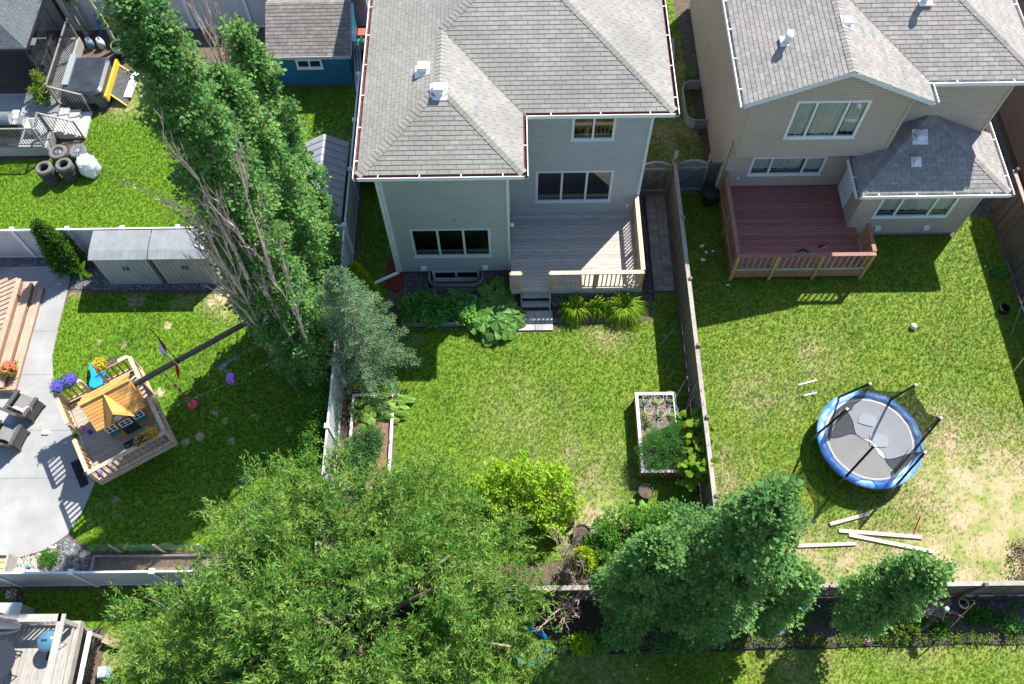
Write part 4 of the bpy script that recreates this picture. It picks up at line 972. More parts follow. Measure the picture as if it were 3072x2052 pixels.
def bush(name, label, blobs, m, n, per=24, leaf=(.07,.05), spread=.14, cat='shrub', group=None, z0=0.0, up=.6, shape=.5, stem=True):
    bx, by = sum(q[0] for q in blobs)/len(blobs), sum(q[1] for q in blobs)/len(blobs)
    t = thing(name, label, cat, (bx,by,z0), group=group)
    vol = np.array([bl[3]*bl[4]+bl[3]*bl[5]+bl[4]*bl[5] for bl in blobs]); C_, O_ = [], []
    for bl, v in zip(blobs, vol/vol.sum()):
        p, o = shell_points(int(n*v)+1, bl[:3], bl[3:], .45); p += rng.normal(size=p.shape)*.04; C_.append(p); O_.append(o)
    c = np.concatenate(C_); o = np.concatenate(O_); kp = c[:,2] > z0+.03; c, o = c[kp], o[kp]
    p, d, nr = clump_leaves(c, o, per, spread*(.7+.6*rng.random(len(c))), up)
    kp = p[:,2] > z0+.01; p, d, nr = p[kp], d[kp], nr[kp]
    s = .7+.6*rng.random(len(p)); leaf_mesh('foliage', p, d, nr, leaf[0]*s, leaf[1]*s, m, t, off=(bx,by,z0), shape=shape)
    if stem:
        st = MB()
        for bl in blobs:
            for q in range(3): st.tube([(bx+random.uniform(-.05,.05),by+random.uniform(-.05,.05),z0),(bl[0]+random.uniform(-.3,.3)*bl[3],bl[1]+random.uniform(-.3,.3)*bl[4],bl[2]+.3*bl[5])],[.016,.006],5)
        st.build('stems', bark, t)
    return t

# the row of columnar aspens along the white fence
g = 'columnar aspens in the row'
column_tree('shorter columnar aspen nearest the swing beam, front of the row', (-6.6,11.9), 9.0, .95, aspen_l, z0=1.0, clumps=800)
tB = column_tree('tallest columnar aspen in the row, dead branches on its left side', (-6.85,12.7), 15.4, 1.3, aspen_d, clumps=1500)
tC = column_tree('columnar aspen in the middle of the row behind the tallest one', (-6.55,14.3), 11.6, 1.15, aspen_l, clumps=1150)
tD = column_tree('slender columnar aspen at the far end of the row near the blue shed', (-6.45,15.8), 11.4, .85, aspen_l, clumps=850)
column_tree('small columnar aspen beside the little grey shed', (-6.35,15.6), 6.2, .65, aspen_l, clumps=520)
column_tree('short leafy aspen beside the storage shed end', (-7.9,13.9), 6.6, 1.0, aspen_l, clumps=720)
bare_branches(tB, [((-.45+.11*i,-1.1-.1*(i%3),3.0+(i*1.9)%5.0),(-.03+.02*(i%4),-.02+.02*(i%3),1),3.0+.3*(i%3),.055) for i in range(12)]+[((-1.05,-.7+.2*i,4.4+.8*i),(-.06,-.03,1),2.6,.04) for i in range(3)], fan=.42)
bare_branches(tC, [((-.35,-1.0,4.2),(-.06,-.03,1),3.0,.045),((-.1,-1.05,5.4),(-.03,-.05,1),3.0,.045),((.15,-1.0,3.4),(-.05,-.05,1),2.6,.04)], fan=.45)
bare_branches(tD, [((-.5,-.55,7.6),(-.05,0,1),3.4,.04),((-.3,-.7,6.6),(.02,-.03,1),3.4,.04),((-.65,-.2,8.4),(-.05,.03,1),3.6,.045),((-.05,-.8,5.2),(0,-.02,1),3.0,.035),((.1,-.75,6.0),(.03,-.03,1),3.0,.035),((-.75,0,9.0),(-.04,.05,1),3.4,.04)], fan=.35)
# upper-left background trees at the fence
tE = column_tree('leafy tree behind the hot tub by the pale fence', (-17.6,28.0), 3.6, .5, green_l, clumps=140, z0=2.0, group=None)
for (x, y, h, l, w) in ((-16.25,27.2,4.2,'leaning bare pale trunk beside the ladders','tree'),(-17.55,27.6,3.8,'dark leaning trunk behind the deck railing','tree')):
    t = thing('bare_tree', l, w, (x,y,0)); trunk(t, (x,y,0), (x-.5,y+.35,h), .09, .05, bark_pale if x > -17 else bark)
    bare_branches(t, [((-.4,.3,h-.6),(-.3,.2,1),1.5,.03),((-.3,.2,h-1),(.2,.3,1),1.3,.025)])

# the big broad tree
big = [(-4.4,4.0,3.4,3.7,3.0,2.7),(-8.0,3.6,2.6,2.3,1.5,1.5),(-6.3,6.2,2.7,1.8,1.7,1.7),(-4.6,6.6,2.9,1.7,1.5,1.8),(-2.6,6.4,2.8,1.9,1.4,1.8),(-1.1,4.9,2.9,1.6,1.7,1.9),(-4.2,1.6,3.0,4.0,1.7,2.4),(-.7,2.4,2.6,1.4,1.8,1.8),(-7.9,1.8,2.3,1.8,1.6,1.5),(-6.2,4.8,4.2,1.8,1.6,1.5),(-2.6,4.2,4.5,1.8,1.6,1.4),(-4.0,3.2,4.6,2.1,1.8,1.4),(-3.4,2.6,4.0,1.7,1.5,1.4),(-5.4,3.0,4.2,1.6,1.5,1.4)]
tw = blob_tree('willow_tree', 'broad spreading tree with narrow pale-tipped leaves filling the bottom', (-4.3,3.9), big, willow_l, 17000, k=13, L=.42, ln=.14, wd=.034, inner=.55, trunk_r=.22)
wt = MB()
for i in range(46):
    bl = random.choice(big); u = Vector(rand_dirs(1)[0]); u.z = abs(u.z); s = Vector(bl[:3])+Vector((u.x*bl[3],u.y*bl[4],u.z*bl[5]))*.55; e = Vector(bl[:3])+Vector((u.x*bl[3],u.y*bl[4],u.z*bl[5]))*1.02
    wt.tube([s, s.lerp(e,.5)+Vector((random.uniform(-.15,.15),random.uniform(-.15,.15),.05)), e], [.022,.014,.005], 5)
wt.build('twigs', bark, tw)

# right-hand trees at the bottom fence
column_tree('dense dark-green aspen left of the pair over the bottom fence', (2.95,4.4), 8.2, 1.05, aspen_d, clumps=760, group='aspens over the bottom fence')
column_tree('largest dark-green aspen leaning over the corner of the bottom fence', (4.6,4.4), 11.0, 1.4, aspen_d, clumps=1150, per=50, group='aspens over the bottom fence')
column_tree('slim aspen right of the largest one, in front of the bottom fence', (6.45,4.15), 6.2, .72, aspen_l, clumps=400, group='aspens over the bottom fence')
column_tree('small leaning aspen in the right-hand border, trunk showing', (8.95,4.1), 7.0, .75, aspen_l, clumps=460, z0=1.3, group='aspens over the bottom fence')
column_tree('young aspen near the bare shrub, in front of the bottom fence', (2.75,3.75), 2.9, .5, aspen_l, clumps=170, group='aspens over the bottom fence')
bush('shrub', 'dark leafy shrub between the raised bed and the bare shrub', [(3.0,6.5,.9,.9,.8,.9),(2.3,5.9,.8,.6,.7,.8),(3.9,6.6,.8,.7,.7,.8)], green_l, 420, per=26, leaf=(.075,.055))
bush('shrub', 'mixed grey-green shrub against the fence corner', [(4.7,6.9,.8,.7,.6,.8),(5.2,6.6,.9,.5,.6,.9),(4.3,5.7,.9,.8,.8,.9)], aspen_l, 420, per=26, leaf=(.07,.05))
bush('shrub', 'low green shrub at the foot of the largest aspen', [(4.9,3.75,.5,.6,.35,.5),(4.2,3.65,.4,.5,.3,.4)], aspen_l, 150, per=22, leaf=(.06,.045))
# bright lime shrub at the edge of the big tree: upright wands
lt = bush('lime_shrub', 'bright lime-green shrub with upright wands beside the big tree', [(-1.15,7.95,1.1,.3,.35,1.1),(-.55,8.25,1.15,.28,.32,1.2),(.05,8.3,1.25,.26,.32,1.3),(.6,8.1,1.1,.28,.32,1.1),(1.2,8.15,1.1,.26,.3,1.15),(1.5,7.5,.9,.3,.35,.9),(.5,7.5,.9,.5,.45,.9),(-.5,7.5,.9,.5,.45,.9),(1.0,7.0,.8,.4,.4,.8)], lime_l, 360, per=20, leaf=(.09,.075), spread=.13)
# bright conical evergreens
def cone_evergreen(label, x, y, h, r, m, n=500, name='arborvitae', leaf=(.08,.035)):
    t = thing(name, label, 'evergreen', (x,y,0)); k = rng.random(n)**.8; a = rng.random(n)*2*PI
    rad = r*np.clip(1.05-k,0,1)**.75*np.clip(k/.1,.55,1)*(.7+.3*rng.random(n)); c = np.stack([x+np.cos(a)*rad, y+np.sin(a)*rad, .05+k*h],1)
    o = norm(np.stack([np.cos(a),np.sin(a),np.full(n,.9)],1)); p,d,nr = clump_leaves(c,o,26,.09,up=.2,jitter=.7); s=.7+.6*rng.random(len(p))
    d = norm(d+np.repeat(o,26,axis=0)*.8); leaf_mesh('foliage', p, d, nr, leaf[0]*s, leaf[1]*s, m, t, off=(x,y,0)); trunk(t,(x,y,0),(x,y,h*.8),.05,.02); return t
cone_evergreen('yellow-green conical evergreen behind the spruce by the white fence', -5.2,14.75,2.6,.62,arb_l,620)
cone_evergreen('yellow-green conical evergreen beside the bare shrub', 1.75,5.65,2.2,.48,arb_l,420)
cone_evergreen('leaning green cedar beside the storage shed', -15.75,16.55,2.7,.62,cedar_l,640,name='cedar_shrub')
# blue-green spruces
def spruce(label, x, y, h, r, nb=120, needles=30):
    t = thing('spruce_tree', label, 'tree', (x,y,0)); trunk(t,(x,y,0),(x,y,h),.10,.012); C_,A_,Ln = [],[],[]; bb = MB()
    for i in range(nb):
        k = (i+random.random())/nb; z = .25+k*(h-.3); L = r*(1-k)**.8*random.uniform(.82,1.12)+.12; a = i*2.399+random.uniform(-.3,.3)
        d = Vector((math.cos(a),math.sin(a),.12+.35*k)); s = Vector((x,y,z)); e = s+d.normalized()*L; e.z -= .1*L
        bb.tube([s,s.lerp(e,.6)+Vector((0,0,.03)),e],[.02,.012,.004],4,cap=False)
        side = Vector((-math.sin(a),math.cos(a),0)); n = max(4,int(L/.12))
        for j in range(n):
            f = (j+1)/n; q = s.lerp(e,f); tl = (.12+.42*L*(1-f)*.6)*random.uniform(.8,1.2)
            for sg in (-1,1):
                C_.append(q); A_.append(d.normalized()*.75+side*sg*.75+Vector((0,0,.12+random.uniform(-.1,.15)))); Ln.append(tl)
        C_.append(e-d.normalized()*.12); A_.append(d); Ln.append(.2)
    for j in range(10): C_.append(Vector((x,y,h-.5+.05*j))); A_.append(Vector((random.uniform(-.4,.4),random.uniform(-.4,.4),1))); Ln.append(.22)
    bb.build('branches', bark, t)
    c = np.array([tuple(q) for q in C_]); ax = np.array([tuple(q) for q in A_]); P,D,Nn,l_,w_ = sprays(c,ax,needles,np.array(Ln)*1.2,.075,.017,ang=.8)
    leaf_mesh('needles', P, D, Nn, l_, w_, spruce_l, t, off=(x,y,0)); return t
spruce('blue-green spruce with drooping tips beside the white fence', -4.95,12.5,5.9,1.65,112,20)
spruce('small blue spruce poking out beside the big tree, above the vegetable bed', -7.6,6.75,2.6,.85,56,18)
# hedge-like shrubs along the white fence and squash bed
bush('shrub', 'rounded green shrub against the white fence, left of the squash', [(-6.25,10.7,.8,.5,.65,.8),(-6.3,9.7,.7,.55,.7,.7)], green_l, 300, per=24, leaf=(.06,.045))
bush('shrub', 'leafy green shrub by the fence end above the big tree', [(-6.35,8.7,.7,.6,.6,.7),(-6.9,8.2,.6,.5,.5,.6)], green_l, 220, per=24, leaf=(.07,.05))
bush('shrub', 'tall soft plants between fence and timber-edged bed', [(-5.0,9.2,.45,.45,.7,.5),(-4.7,9.7,.5,.4,.4,.5)], leaf_mat('soft_leaf',(0.055,0.16,0.045),(0.11,0.24,0.07)), 260, per=24, leaf=(.08,.03))
bush('foliage_plant', 'leafy plant on the side passage by the blue shed', [(-5.3,24.2,.8,.45,1.1,.8),(-5.0,22.8,.9,.35,1.0,.9)], aspen_l, 260, per=22, leaf=(.06,.03))
bush('foliage_plant', 'pale hydrangea-like plant beside the little grey shed', [(-5.35,20.6,.6,.4,.7,.6)], leaf_mat('pale_leaf',(0.08,0.2,0.035),(0.16,0.29,0.06)), 150, per=20, leaf=(.08,.06))
bush('foliage_plant', 'airy pale shrub rising above the little grey shed', [(-6.9,21.2,1.0,.5,.4,.9)], MATS['pale_leaf'], 60, per=16, leaf=(.07,.05), spread=.2)

# bare, dead shrub
ds_ = thing('dead_shrub', 'bare grey-brown dead shrub in front of the bottom fence', 'shrub', (1.35,4.55,0))
st = []
for i in range(9):
    a = random.uniform(0,2*PI); st.append(((random.uniform(-.12,.12),random.uniform(-.1,.15),.02),(random.uniform(-.05,.3),random.uniform(.45,.85),1),random.uniform(1.7,2.7),random.uniform(.03,.05)))
for i in range(10): st.append(((random.uniform(-.15,.15),random.uniform(-.1,.1),.02),(random.uniform(-.6,.35),random.uniform(-.45,.25),1),random.uniform(1.0,1.9),random.uniform(.022,.035)))
bare_branches(ds_, st)
ds2 = thing('dead_shrub', 'small bare twiggy shrub beside the young aspen', 'shrub', (2.65,4.4,0)); bare_branches(ds2, [((0,0,0),(random.uniform(-.5,.5),random.uniform(-.5,.5),1),1.1,.015) for i in range(5)])
ds3 = thing('cut_branches', 'heap of cut dark branches behind the small aspen in the border', 'branches', (11.0,4.35,0))
bare_branches(ds3, [((random.uniform(-.4,.3),random.uniform(-.15,.1),.1+.03*i),(random.uniform(.6,1),random.uniform(-.25,.25),random.uniform(.0,.25)),1.0,.02) for i in range(9)])

# ---- strap-leaved clumps (day lilies): arching blades
def lily(label, x, y, r, n, group):
    t = thing('day_lily', label, 'plant', (x,y,0), group=group); mb = MB()
    for i in range(n):
        a = random.uniform(0,2*PI); L = r*random.uniform(.7,1.15); h = random.uniform(.35,.62); w_ = random.uniform(.008,.015); ca,sa = math.cos(a),math.sin(a); x0 = random.uniform(-.12,.12); y0 = random.uniform(-.12,.12)
        pts = []
        for j in range(6):
            f = j/5; pts.append((x0+ca*L*f, y0+sa*L*f, h*(1-(2*f-.95)**2*.95)+.03))
        b = len(mb.v)
        for j,(px,py,pz) in enumerate(pts):
            ww_ = w_*(1-(j/5)**2*.95); mb.v += [(px-sa*ww_,py+ca*ww_,pz),(px+sa*ww_,py-ca*ww_,pz)]
        for j in range(5): mb.f.append((b+2*j,b+2*j+1,b+2*j+3,b+2*j+2))
    mb.build('blades', leaf_mat('lily_leaf',(0.17,0.33,0.015),(0.32,0.47,0.04),rnd=.3), t, local=True); return t
lily('day lily clump nearest the plant pots below the deck', 1.95,14.45,.62,330,'day lilies below the deck')
lily('smaller day lily between the two large clumps', 2.75,14.5,.45,200,'day lilies below the deck')
lily('largest day lily clump at the deck corner', 3.65,14.45,.8,420,'day lilies below the deck')
# ---- rhubarb: big crinkled leaves, each a part
rl_m = leaf_mat('rhubarb_leaf',(0.10,0.27,0.04),(0.19,0.38,0.075),rnd=.25,rough=.4,spec=.45,scale=6); stalk_m = mat('stalk',(0.28,0.16,0.06),(0.22,0.26,0.06),scale=5,rough=.6)
def broad_leaf(nlobe, ruffle, m, name='leaf', rings=4, seg=22):
    mb = MB(); mb.v.append((0,0,0))
    for i in range(1,rings+1):
        f = i/rings
        for k in range(seg):
            a = 2*PI*k/seg; rr = f*(.42+.14*math.cos(a-PI/2)+.05*math.sin(nlobe*a)) ; z = .10*f*f*-.6+ruffle*f*math.sin(a*nlobe*1.0+f*2)+ruffle*.5*math.sin(a*7)
            mb.v.append((rr*math.cos(a), rr*math.sin(a)*1.05+.18*f*0+.15, z))
    mb.v[0] = (0,.15,0)
    for k in range(seg): mb.f.append((0,1+k,1+(k+1)%seg))
    for i in range(rings-1):
        for k in range(seg): b = 1+i*seg; mb.f.append((b+k,b+seg+k,b+seg+(k+1)%seg,b+(k+1)%seg))
    return mb.mesh(name, m)
RB = [broad_leaf(5,.05,rl_m) for _ in range(1)]+[broad_leaf(6,.065,rl_m)]
def big_leaf_plant(name, label, cx, cy, rad, n, meshes, size, hgt, stalk, z0=0.0, group=None, cat='plant'):
    t = thing(name, label, cat, (cx,cy,z0), group=group)
    for i in range(n):
        f = math.sqrt((i+.5)/n); a = i*2.399+random.uniform(-.3,.3); x,y = math.cos(a)*rad*f, math.sin(a)*rad*f; z = hgt*(1.05-.5*f*f)+random.uniform(-.05,.06); s = size*random.uniform(.75,1.2)
        o = piece('leaf', random.choice(meshes), t, (x,y,z), (random.uniform(-.55,-.1),random.uniform(-.25,.25),a-PI/2+random.uniform(-.4,.4))); o.scale = (s,s,s)
        MB().tube([(x*.15,y*.15,0),(x*.6,y*.6,z*.75),(x,y,z)],[.014,.011,.007],5).build('stalk', stalk, t, local=True)
    return t
big_leaf_plant('rhubarb_plant','large crinkled-leaf rhubarb plant in sun beside the deck steps',-.72,14.22,.62,30,RB,.62,.5,stalk_m)
big_leaf_plant('rhubarb_plant','smaller shaded big-leaf plant between deck corner and rhubarb',-.75,15.2,.42,14,RB,.5,.4,stalk_m)
sq_m = leaf_mat('squash_leaf',(0.16,0.34,0.05),(0.28,0.46,0.11),rnd=.2,rough=.5,scale=5)
SQ = [broad_leaf(5,.02,sq_m),broad_leaf(3,.02,sq_m)]
t = big_leaf_plant('squash_plant','pale green squash vine spilling over the timber bed edge',-4.35,11.0,.78,34,SQ,.34,.38,stalk_m)
t.scale = (1.25,.6,1)
big_leaf_plant('squash_plant','darker squash leaves in the shade behind the pale ones',-5.0,10.85,.5,16,SQ,.32,.35,stalk_m)
big_leaf_plant('squash_plant','small vine beside the black pot near the shrubs',3.55,7.5,.3,9,SQ,.2,.25,stalk_m)
# grape vine over the fence and raised bed corner
gv = leaf_mat('vine_leaf',(0.09,0.23,0.02),(0.24,0.35,0.03),rnd=.3,rough=.45,scale=2.5); GV=[broad_leaf(5,.03,gv)]
t = thing('grape_vine','yellow-green grape vine climbing the fence beside the raised bed','vine',(5.3,9.2,0))
for i in range(150):
    f = random.random(); y = 8.0+2.3*random.random(); over = random.random()
    x = 5.05+.75*over+random.uniform(-.1,.1); z = 1.0+.75*over+random.uniform(-.25,.1) if y > 8.2 else .7+.6*over
    if y < 8.8: x -= .35*(8.8-y)
    o = piece('leaf', GV[0], t, (x-5.3,y-9.2,max(z,.3)), (random.uniform(-.6,.2),random.uniform(-.5,.5),random.uniform(0,2*PI))); s = random.uniform(.17,.3); o.scale=(s,s,s)
vs_ = MB()
for i in range(5): vs_.tube([(.1,-.8+.3*i,0),(.15,-.6+.35*i,.8),(.25,-.5+.4*i,1.6),(.3,-.2+.45*i,1.85)],[.02,.015,.01,.005],5)
vs_.build('stems', bark, t, local=True)
# ------------------------------------------------------------ decks of the two houses
deck_w = mat('deck_wood', (0.36,0.325,0.285), (0.50,0.46,0.41), scale=2.2, rough=0.85, rnd=0.14, stretch=(1,10,4), bump=0.2, bscale=25)
new_w = mat('new_wood', (0.42,0.31,0.16), (0.52,0.40,0.22), scale=4, rough=0.75, rnd=0.1, stretch=(3,3,1))
pale_w = mat('pale_rail_wood', (0.50,0.39,0.25), (0.60,0.48,0.33), scale=4, rough=0.75, rnd=0.08)
grey_w = mat('grey_wood', (0.24,0.225,0.205), (0.36,0.34,0.31), scale=4, rough=0.88, rnd=0.12, stretch=(1,6,3))
D1 = thing('deck', 'weathered grey timber deck with pale new railing behind the first house', 'deck', (2,16.6,0))
for i in range(23):
    y = 14.97+i*.1405
    if y > 18.1: break
    MB().box(-.2+random.uniform(-.004,.004),4.24,y,y+.134,.665,.7).build('board', deck_w, D1)
fr = MB(); fr.box(-.2,4.24,14.99,15.03,.45,.664); fr.box(4.19,4.23,15.03,18.15,.45,.664); fr.box(-.2,-.16,15.03,16.1,.45,.664); fr.build('rim_joist', deck_w, D1)
la = MB()
for i in range(46):
    x = 1.25+i*.13
    for sgn in (1,-1):
        a = Vector((x,15.01,.02)); b = Vector((x+.42*sgn,15.01+.012*sgn,.44))
        if 1.2 < b.x < 4.2 and 1.2 < a.x < 4.2: la.bar(a, b, .012, .03, up=(0,1,0))
la.build('lattice_skirt', grey_w, D1)
for x, y in ((-.12,15.12),(4.12,15.12),(4.12,17.9),(2,15.2)): MB().box(x-.05,x+.05,y-.05,y+.05,0,.45).build('support_post', deck_w, D1)
bal = MB().box(-.019,.019,-.019,.019,0,.88).mesh('baluster', new_w); poste = MB().box(-.045,.045,-.045,.045,0,.95).mesh('rail_post', new_w)
def rail_run(t, a, b, z, off, hgt=.88, bal=bal, post=poste, capm=pale_w, step=.14, capw=.14, names=('baluster','rail_post','top_rail','bottom_rail'), posts=(0,1), low=.09):
    a = Vector((*a,0)); b = Vector((*b,0)); d = b-a; L = d.length; d.normalize(); rz = math.atan2(d.y,d.x); n = max(1,int(L/step))
    for i in range(1,n): piece(names[0], bal, t, a+d*(L*i/n)+Vector((0,0,z+.06))-off, (0,0,rz))
    for f in posts: piece(names[1], post, t, a+d*(L*f)+Vector((0,0,z))-off, (0,0,rz))
    MB().bar(a+Vector((0,0,z+hgt+.08)), b+Vector((0,0,z+hgt+.08)), capw, .038).build(names[2], capm, t)
    MB().bar(a+Vector((0,0,z+low)), b+Vector((0,0,z+low)), .04, .07).build(names[3], capm if capm is pale_w else deck_w, t)
o1 = Vector(D1.location)
rail_run(D1, (1.1,15.05), (4.17,15.05), .7, o1, posts=(0,.5,1)); rail_run(D1, (-.2,15.05), (.13,15.05), .7, o1); rail_run(D1, (4.17,15.13), (4.17,18.12), .7, o1, posts=(.5,.98))
S1 = thing('deck_steps', 'two-tread grey timber steps going down from the first deck', 'steps', (.63,14.8,0))
for z, y in ((.22,14.58),(.45,14.80)): MB().box(.17,1.09,y,y+.23,z,z+.04).build('tread', grey_w, S1)
for x in (.14,1.12):
    MB().add([(x-.02,14.52,0),(x-.02,14.96,.66),(x-.02,14.96,.3),(x-.02,14.7,0),(x+.02,14.52,0),(x+.02,14.96,.66),(x+.02,14.96,.3),(x+.02,14.7,0)],[(0,1,2,3),(7,6,5,4),(0,4,5,1),(1,5,6,2),(2,6,7,3),(3,7,4,0)]).build('stringer', pale_w if x > 1 else grey_w, S1)
# burgundy deck
burg = mat('burgundy_deck', (0.27,0.105,0.09), (0.35,0.15,0.13), scale=2, rough=0.7, rnd=0.12, stretch=(1,8,4)); burg_l = mat('burgundy_rail', (0.24,0.115,0.095), (0.30,0.15,0.125), scale=3, rough=0.7)
stain = mat('stained_wood', (0.30,0.15,0.075), (0.40,0.21,0.11), scale=4, rough=0.75, rnd=0.12); ylw = mat('yellow_wood', (0.42,0.30,0.10), (0.52,0.38,0.15), scale=4, rough=0.75, rnd=0.12)
D2 = thing('deck', 'burgundy painted deck with slatted railing behind the second house', 'deck', (9.5,17.4,0)); o2 = Vector(D2.location)
for i in range(26):
    y = 15.72+i*.1405
    if y > 19.25: break
    MB().box(7.42,11.95 if y < 17.4 else 11.64,y,y+.134,.565,.6).build('board', burg, D2)
fr = MB(); fr.box(7.4,11.95,15.68,15.71,.2,.566); fr.box(7.38,7.41,15.71,19.3,.2,.566); fr.box(11.95,11.98,15.71,17.42,.2,.566); fr.build('rim_joist', stain, D2)
bal2 = MB().box(-.018,.018,-.018,.018,0,.92).mesh('baluster', ylw); post2 = MB().box(-.05,.05,-.05,.05,-.55,.98).mesh('rail_post', ylw); bal2s = MB().box(-.055,.055,-.012,.012,0,.94).mesh('privacy_slat', stain)
rail_run(D2, (7.4,15.68), (11.95,15.68), .6, o2, hgt=.9, bal=bal2, post=post2, capm=burg_l, step=.2, posts=(.005,.3,.63,.995))
rail_run(D2, (7.4,19.2), (7.4,15.78), .6, o2, hgt=.9, bal=bal2s, post=post2, capm=burg_l, step=.125, posts=(.0,.5)); rail_run(D2, (11.95,15.78), (11.95,16.9), .6, o2, hgt=.9, bal=bal2s, post=post2, capm=burg_l, step=.125, posts=(.98,))
# shoes on the burgundy deck
shoe_b = mat('black_shoe', (0.012,0.012,0.014), rough=0.5); shoe_w = mat('white_sole', (0.7,0.7,0.7), rough=0.6); shoe_r = mat('pink_shoe', (0.5,0.05,0.07), rough=0.6)
def shoe(label, x, y, rz, m, group):
    t = thing('shoe', label, 'shoe', (x,y,.601), rz, group)
    u = MB(); rows = ((-.12,.034,.07),(-.08,.038,.075),(-.02,.036,.06),(.05,.042,.045),(.1,.036,.035),(.125,.018,.025)); n = 8
    for (xx, w_, h) in rows:
        for k in range(n): a = PI*k/(n-1); u.v.append((xx, w_*math.cos(a), .02+h*math.sin(a)))
    for i in range(len(rows)-1):
        for k in range(n-1): u.f.append((i*n+k,(i+1)*n+k,(i+1)*n+k+1,i*n+k+1))
    u.build('upper', m, t, smooth=True, local=True)
    s = MB().prism([(-.13,-.03),(-.08,-.04),(.05,-.045),(.12,-.02),(.13,0),(.12,.02),(.05,.045),(-.08,.04),(-.13,.03)],0,.022); s.build('sole', shoe_w, t, local=True)
for lab,x,y,rz,m in (('black shoe lying leftmost of the pair on the burgundy deck',9.82,16.44,.7,shoe_b),('black shoe right of the pair on the burgundy deck',10.03,16.45,-.6,shoe_b),('dark sneaker with white sole near the deck middle',10.58,16.62,.4,shoe_b),('dark sneaker with pink heel on the burgundy deck',10.78,16.7,.5,shoe_r),('pink sandal by the right deck railing',11.3,16.4,.3,shoe_r),('black sandal close under the front deck railing',9.68,16.25,1.1,shoe_b)): shoe(lab,x,y,rz,m,'shoes left on the burgundy deck')
# composter / black bin behind the gate
bn = thing('garbage_bin','dark lidded bin in the shade beside the burgundy deck gate','bin',(7.05,19.0,0)); bk = mat('dark_bin',(0.02,0.022,0.024),(0.04,0.04,0.042),scale=6,rough=.6)
MB().lathe((7.05,19.0,0),[(.2,0),(.27,.3),(.28,.62)],n=16).build('body',bk,bn,smooth=False); MB().lathe((7.05,19.0,.62),[(.3,0),(.3,.04),(.12,.1),(.05,.13)],n=16).build('lid',bk,bn)
# potted plants at the steps
pot_m = mat('grey_pot',(0.10,0.10,0.105),(0.16,0.16,0.16),scale=8,rough=.5)
def pot(label, x, y, r, h, m, fill, z=0.0, group=None, name='plant_pot'):
    t = thing(name, label, 'pot', (x,y,z), group=group); MB().lathe((x,y,z),[(r*.7,0),(r*.95,h*.9),(r*1.06,h*.92),(r*1.06,h),(r*.93,h),(r*.9,h*.86)],n=22,cap_top=False).build('body',m,t)
    MB().lathe((x,y,z+h*.84),[(r*.92,0),(r*.5,.015),(.01,.03)],n=16,cap_bot=False).build('soil',fill,t); return t
pot('large grey plant pot beside the deck steps',1.33,14.8,.2,.38,pot_m,dark_soil); pot('small black pot in front of the large grey one',1.42,14.42,.14,.2,MATS['black_plastic'],dark_soil)
pot('black plastic pot of soil between raised bed and shrubs',3.87,8.02,.22,.32,MATS['black_plastic'],soil); pot('dark pot under the lime shrub',1.12,6.82,.2,.3,MATS['black_plastic'],soil); pot('half-hidden dark tub by the conical evergreen',1.85,6.75,.26,.3,MATS['black_plastic'],dark_soil)
# ------------------------------------------------------------ raised beds
bed_w = mat('bed_rim_wood',(0.55,0.51,0.46),(0.66,0.62,0.57),scale=5,rough=.85,rnd=.06); bed_s = mat('bed_side_wood',(0.26,0.15,0.075),(0.36,0.22,0.12),scale=4,rough=.8,stretch=(1,1,6)); bed_soil = mat('bed_soil',(0.13,0.10,0.08),(0.22,0.175,0.14),scale=10,rough=.95,bump=.9,bscale=25)
def raised_bed(label, x0, x1, y0, y1, h, rim, side, fill, w_=.1, t=None):
    t = thing('raised_bed', label, 'raised bed', ((x0+x1)/2,(y0+y1)/2,0))
    k = int(h/.14)+1
    for i in range(k):
        z0,z1 = h*i/k+.002, h*(i+1)/k-.004
        for q in ((x0+.02,x1-.02,y0+.02,y0+.05),(x0+.02,x1-.02,y1-.05,y1-.02),(x0+.02,x0+.05,y0+.05,y1-.05),(x1-.05,x1-.02,y0+.05,y1-.05)): MB().box(*q,z0,z1).build('plank',side,t)
    for q in ((x0,x1,y0,y0+w_),(x0,x1,y1-w_,y1),(x0,x0+w_,y0+w_+.002,y1-w_-.002),(x1-w_,x1,y0+w_+.002,y1-w_-.002)): MB().box(*q,h,h+.03).build('rim_board',rim,t)
    n = 10; sm_ = MB()
    for i in range(n+1):
        for j in range(n+1): sm_.v.append((x0+.05+(x1-x0-.1)*i/n,y0+.05+(y1-y0-.1)*j/n,h-.1+random.uniform(-.02,.02)))
    for i in range(n):
        for j in range(n): a=i*(n+1)+j; sm_.f.append((a,a+n+1,a+n+2,a+1))
    sm_.build('soil',fill,t,smooth=True); return t
raised_bed('tall raised garden box with pale rim against the right fence',3.72,5.02,8.5,11.18,.6,bed_w,bed_s,bed_soil)
raised_bed('low timber-edged bed along the left fence with squash',-5.4,-4.02,8.2,11.42,.22,bed_w,bed_w,mat('red_soil',(0.16,0.085,0.06),(0.24,0.14,0.10),scale=9,rough=.95,bump=.8,bscale=25),.09)
raised_bed('low grey timber bed of leafy plants in front of the house',-3.95,-1.4,13.98,15.1,.2,grey_w,grey_w,dark_soil,.06)
raised_bed('bare vegetable bed above the bottom white fence',-12.78,-9.3,5.58,6.26,.2,grey_w,grey_w,bed_soil,.05)
